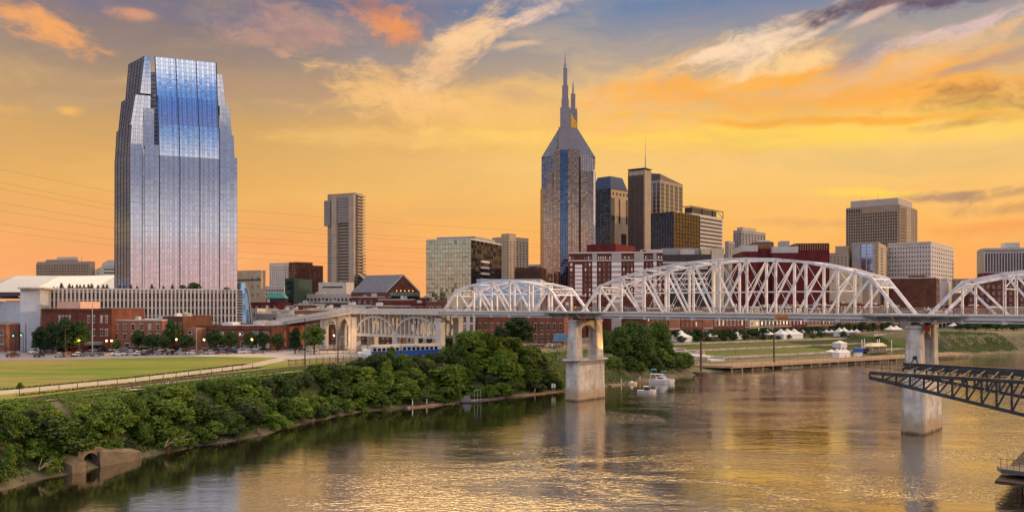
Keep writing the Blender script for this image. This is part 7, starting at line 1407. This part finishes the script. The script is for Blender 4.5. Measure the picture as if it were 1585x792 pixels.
# fences
K = thing('wire_fence', 'long wire fence on thin dark posts between lawn and path', 'fence', G(300, 582)); fp_ = [(30, 611.5), (120, 601.5), (210, 592), (310, 579.5), (405, 568)]; M_POST = mat('fence_post', (.10, .075, .06), .9); w = [G(x, y) for x, y in fp_]; bw = MB()
for p, q in zip(w[:-1], w[1:]):
    n = int((q - p).length / 4)
    for k in range(n): v = p.lerp(q, k / n); b = MB(); b.beam(v, v + Vector((0, 0, 1.35)), .1, .1); b.build('post', M_POST, K)
    for z in (.4, .8, 1.2): bw.beam(p + Vector((0, 0, z)), q + Vector((0, 0, z)), .025, .025)
bw.build('wires', M_POST, K)
for pl_, lab in (([(447, 565.5), (520, 559), (560, 556.5), (640, 552)], 'black iron railing fence along the near side of the parking lot'), ([(455, 548), (520, 547), (600, 549)], 'black iron railing fence behind the parked silver cars'), ([(445, 543), (560, 541)], 'far iron fence under the arches')):
    K = thing('iron_fence', lab, 'fence', G(*pl_[0])); w = [G(x, y) for x, y in pl_]; b = MB()
    for p, q in zip(w[:-1], w[1:]):
        n = int((q - p).length / .34)
        for z in (.2, 1.5): b.beam(p + Vector((0, 0, z)), q + Vector((0, 0, z)), .07, .07)
        for k in range(n): v = p.lerp(q, k / n); b.beam(v, v + Vector((0, 0, 1.7)), *((.13, .13) if k % 8 == 0 else (.03, .03)))
    b.build('rails', M_BLACK, K)
# poles and lamps
for px, yb, yt, lab, arm in ((101, 549, 507, 'bare wooden utility pole in front of the dark warehouse trees', 0), (143, 549, 462, 'tall thin pale pole in front of the brick warehouse', 0), (8, 545, 500, 'wooden pole by the brick corner at the far left', 0), (40, 545, 500, 'thin pole near the traffic lights', 0), (325, 546, 498, 'dark pole between the shed trees', 1), (304, 546, 508, 'pale parking-lot lamp pole left of the shed trees', 1), (472, 566, 492, 'tall black lamp pole in front of the lime-green tree', 2), (523, 560, 520, 'short black lamp pole by the iron railing', 1)):
    q = G(px, yb); K = thing('utility_pole' if not arm else 'lamp_pole', lab, 'pole', q); zt = ZH(yt, q.y); b = MB(); b.tube([q, (q.x, q.y, zt)], [.17, .11], 8); b.build('pole', M_TRUNK if px in (101, 8) else M_STEEL2 if px in (143, 304) else M_BLACK, K)
    if arm:
        for s in ((-1, 1) if arm == 2 else (1,)): b = MB(); b.beam((q.x, q.y, zt - .2), (q.x + s * 1.3, q.y, zt - .05), .09, .09); b.box(min(q.x + s * 1.0, q.x + s * 1.9), max(q.x + s * 1.0, q.x + s * 1.9), q.y - .2, q.y + .2, zt - .14, zt + .04); b.build('lamp_head', M_STEEL2, K)
    elif px == 101: b = MB(); b.beam((q.x - 1.1, q.y, zt - .6), (q.x + 1.1, q.y, zt - .6), .12, .14); b.build('crossarm', M_TRUNK, K)
for px, yl, d, lab in ((165, 527, 286, 'lit orange street lamp by the awning of the brick warehouse'), (173, 527, 290, 'lit orange street lamp right beside the awning lamp'), (123, 526, 285, 'dim lit street lamp among the dark warehouse trees'), (273, 525, 284, 'lit orange street lamp by the dark brick building'), (316, 525.5, 284, 'lit orange street lamp by the left end of the brick shed'), (390, 525, 288, 'lit orange street lamp by the windows of the brick shed'), (517, 519, 300, 'bright orange lamp lighting the approach arches'), (379, 478, 400, 'small orange lamp among the low roofs')):
    x, y = D(px, d); zl = ZH(yl, d); K = thing('street_lamp', lab, 'street lamp', (x, y, 10)); b = MB(); b.tube([(x, y, 9.9), (x, y, zl - .3)], [.09, .06], 8); b.build('post', M_BLACK, K); b = MB(); b.tube([(x, y, zl - .3), (x, y, zl - .1), (x, y, zl + .15), (x, y, zl + .3)], [.12, .3, .3, .08], 10); b.build('lamp_globe', M_LAMP, K)
    l = bpy.data.lights.new('lamp_glow', 'POINT'); l.energy = 600 if px != 517 else 2600; l.color = (1, .48, .13); l.shadow_soft_size = .3; lo = bpy.data.objects.new('lamp_glow', l); COL.objects.link(lo); lo.parent = K; lo.location = Vector((x, y - .6, zl)) - Vector((x, y, 10)) + (Vector((0, -1.5, 0)) if px == 517 else Vector((0, 0, 0)))
for px, yl, d in ((21, 518, 300), (33, 517, 300)):
    x, y = D(px, d); z = ZH(yl, d); K = thing('traffic_light', 'traffic light showing green hung before the trees at the far left', 'traffic light', (x, y, 10), 'green traffic lights'); b = MB(); b.tube([(x + .5, y + .3, 9.9), (x + .5, y + .3, z + .6)], [.1, .08], 8); b.beam((x + .5, y + .3, z + .5), (x, y, z + .5), .08, .08); b.build('post', M_BLACK, K); b = MB(); b.box(x - .22, x + .22, y - .15, y + .15, z - .6, z + .6); b.build('housing', M_BLACK, K); b = MB(); b.tube([(x, y - .2, z - .3), (x, y - .16, z - .3)], [.2, .2], 12); b.build('green_lens', mat('green_light', (.1, .9, .4), .4, 0, 0, emit=((.1, 1, .45), 6)), K)
# power lines
for k, (y0, sl) in enumerate(((262, 36), (282, 36), (292, 34), (314, 30), (326, 27), (346, 25), (357, 24))):
    P = [(-260, y0 - sl * 1.9, 400), (0, y0, 415), (178, y0 + sl, 425), (367, y0 + sl * 1.75, 450), (600, y0 + sl * 2.3, 520), (846, y0 + sl * 2.7, 600)]; P = [WP(*p) for p in P]; Q = []
    for p, q in zip(P[:-1], P[1:]): Q += [p.lerp(q, t / 6) for t in range(6)]
    b = MB(); b.tube(Q + [P[-1]], .036, 5); tag(b.build('power_line', M_BLACK), 'thin sagging power line crossing the sky behind the mirror glass tower', 'power line', 'power lines across the sky')
# people
def person_mesh(stride, seed):
    me_ = bpy.data.meshes.new('person'); s = stride
    V = [(0, 0, .95), (0, 0, 1.15), (0, 0, 1.38), (0, .01, 1.5), (0, .02, 1.6), (0, .03, 1.74), (-.1, 0, .92), (-.11, s * .22, .5), (-.11, s * .3 - abs(s) * .12, .08), (-.11, s * .3 + .16, .04), (.1, 0, .92), (.11, -s * .2, .5), (.11, -s * .34, .08), (.11, -s * .34 + .16, .04), (-.2, 0, 1.38), (-.26, -s * .1, 1.1), (-.25, -s * .1 + .1, .86), (.2, 0, 1.38), (.26, s * .1, 1.1), (.25, s * .1 + .1, .86)]
    E_ = [(0, 1), (1, 2), (2, 3), (3, 4), (4, 5), (0, 6), (6, 7), (7, 8), (8, 9), (0, 10), (10, 11), (11, 12), (12, 13), (2, 14), (14, 15), (15, 16), (2, 17), (17, 18), (18, 19)]
    Rr_ = [.15, .14, .15, .06, .09, .075, .09, .07, .05, .04, .09, .07, .05, .04, .065, .045, .035, .065, .045, .035]
    me_.from_pydata(V, E_, []); o = bpy.data.objects.new('person', me_); COL.objects.link(o); m1 = o.modifiers.new('s', 'SKIN')
    for i, r_ in enumerate(Rr_): me_.skin_vertices[0].data[i].radius = (r_, r_ * .85)
    me_.skin_vertices[0].data[0].use_root = True; m2 = o.modifiers.new('d', 'SUBSURF'); m2.levels = 1; dg = bpy.context.evaluated_depsgraph_get(); r_ = bpy.data.meshes.new_from_object(o.evaluated_get(dg)); bpy.data.objects.remove(o); return r_
PM = [person_mesh(.9, 1), person_mesh(.15, 2)]; SKIN = mat('skin', (.45, .27, .19), .6); HAIR = mat('dark_hair', (.03, .02, .015), .8); CL = {'white': (.7, .7, .7), 'red': (.5, .05, .05), 'blue': (.08, .15, .4), 'black': (.03, .03, .03), 'yellow': (.6, .45, .06), 'green': (.08, .25, .1), 'pink': (.55, .25, .3), 'grey': (.3, .3, .3)}
PMC = {}
def person(loc, col, ang, where, k=0):
    key = (col, k)
    if key not in PMC:
        m = PM[k].copy(); m.materials.clear()
        for x in (SKIN, mat('shirt_' + col, CL[col], .8, 0, 0), mat('trousers', (.05, .055, .08), .9, 0, 0), HAIR): m.materials.append(x)
        for p in m.polygons: z = p.center.z; y = p.center.y; p.material_index = 3 if z > 1.70 or (z > 1.58 and y < 0) else 0 if z > 1.46 or (abs(p.center.x) > .2 and z < 1.12) else 1 if z > .93 else 2
        PMC[key] = m
    o = bpy.data.objects.new('person', PMC[key]); COL.objects.link(o); o.location = loc; o.rotation_euler = (0, 0, ang); return tag(o, f'{"walking" if k == 0 else "standing"} person in a {col} top {where}', 'person', 'people')
cs = list(CL)
for i in range(34):
    t = rnd.uniform(-50, 100); w = rnd.choice((-4.6, -4.2, -2, 0, 2, 4.2)); seg = 'on the left bridge span' if t < 0 else 'on the main span, left half' if t < 45 else 'on the main span, right half' if t < 87 else 'on the lookout above the right pier'; person(PB(t, w, ZD), cs[i % 8], rnd.uniform(0, 6.3), seg, i % 2)
for i in range(26):
    t = rnd.uniform(-20, 150); w = rnd.choice((4, 6, 30, 40, 50, 62, 78, 93, 96)); q = DW(t, w, 0); z = 2.3 if w < 9 else hz(q.x, q.y) + .05; person((q.x, q.y, z), cs[i % 8], rnd.uniform(0, 6.3), 'on the boardwalk' if w < 9 else 'near the tents' if w > 90 else 'on the terraced lawn', i % 2)

# ---- labels shared by look-alikes: tell them apart by their order in the row where they are few
groups = {}
for o in SC.objects:
    if o.parent is None and 'label' in o: groups.setdefault(o['label'], []).append(o)
ORD = ['leftmost', 'second from left', 'third from left', 'fourth from left', 'fifth from left', 'sixth from left', 'seventh from left', 'eighth from left', 'ninth from left', 'tenth from left', 'eleventh from left', 'twelfth from left']
bpy.context.view_layer.update()
for lab, os_ in groups.items():
    if 1 < len(os_):
        os_.sort(key=lambda o: o.location.x / max(1, o.location.y))
        for i, o in enumerate(os_):
            if i < 12 and len(os_) <= 12: o['label'] = f'{lab}, {ORD[i] if i < len(os_) - 1 else "rightmost"}'
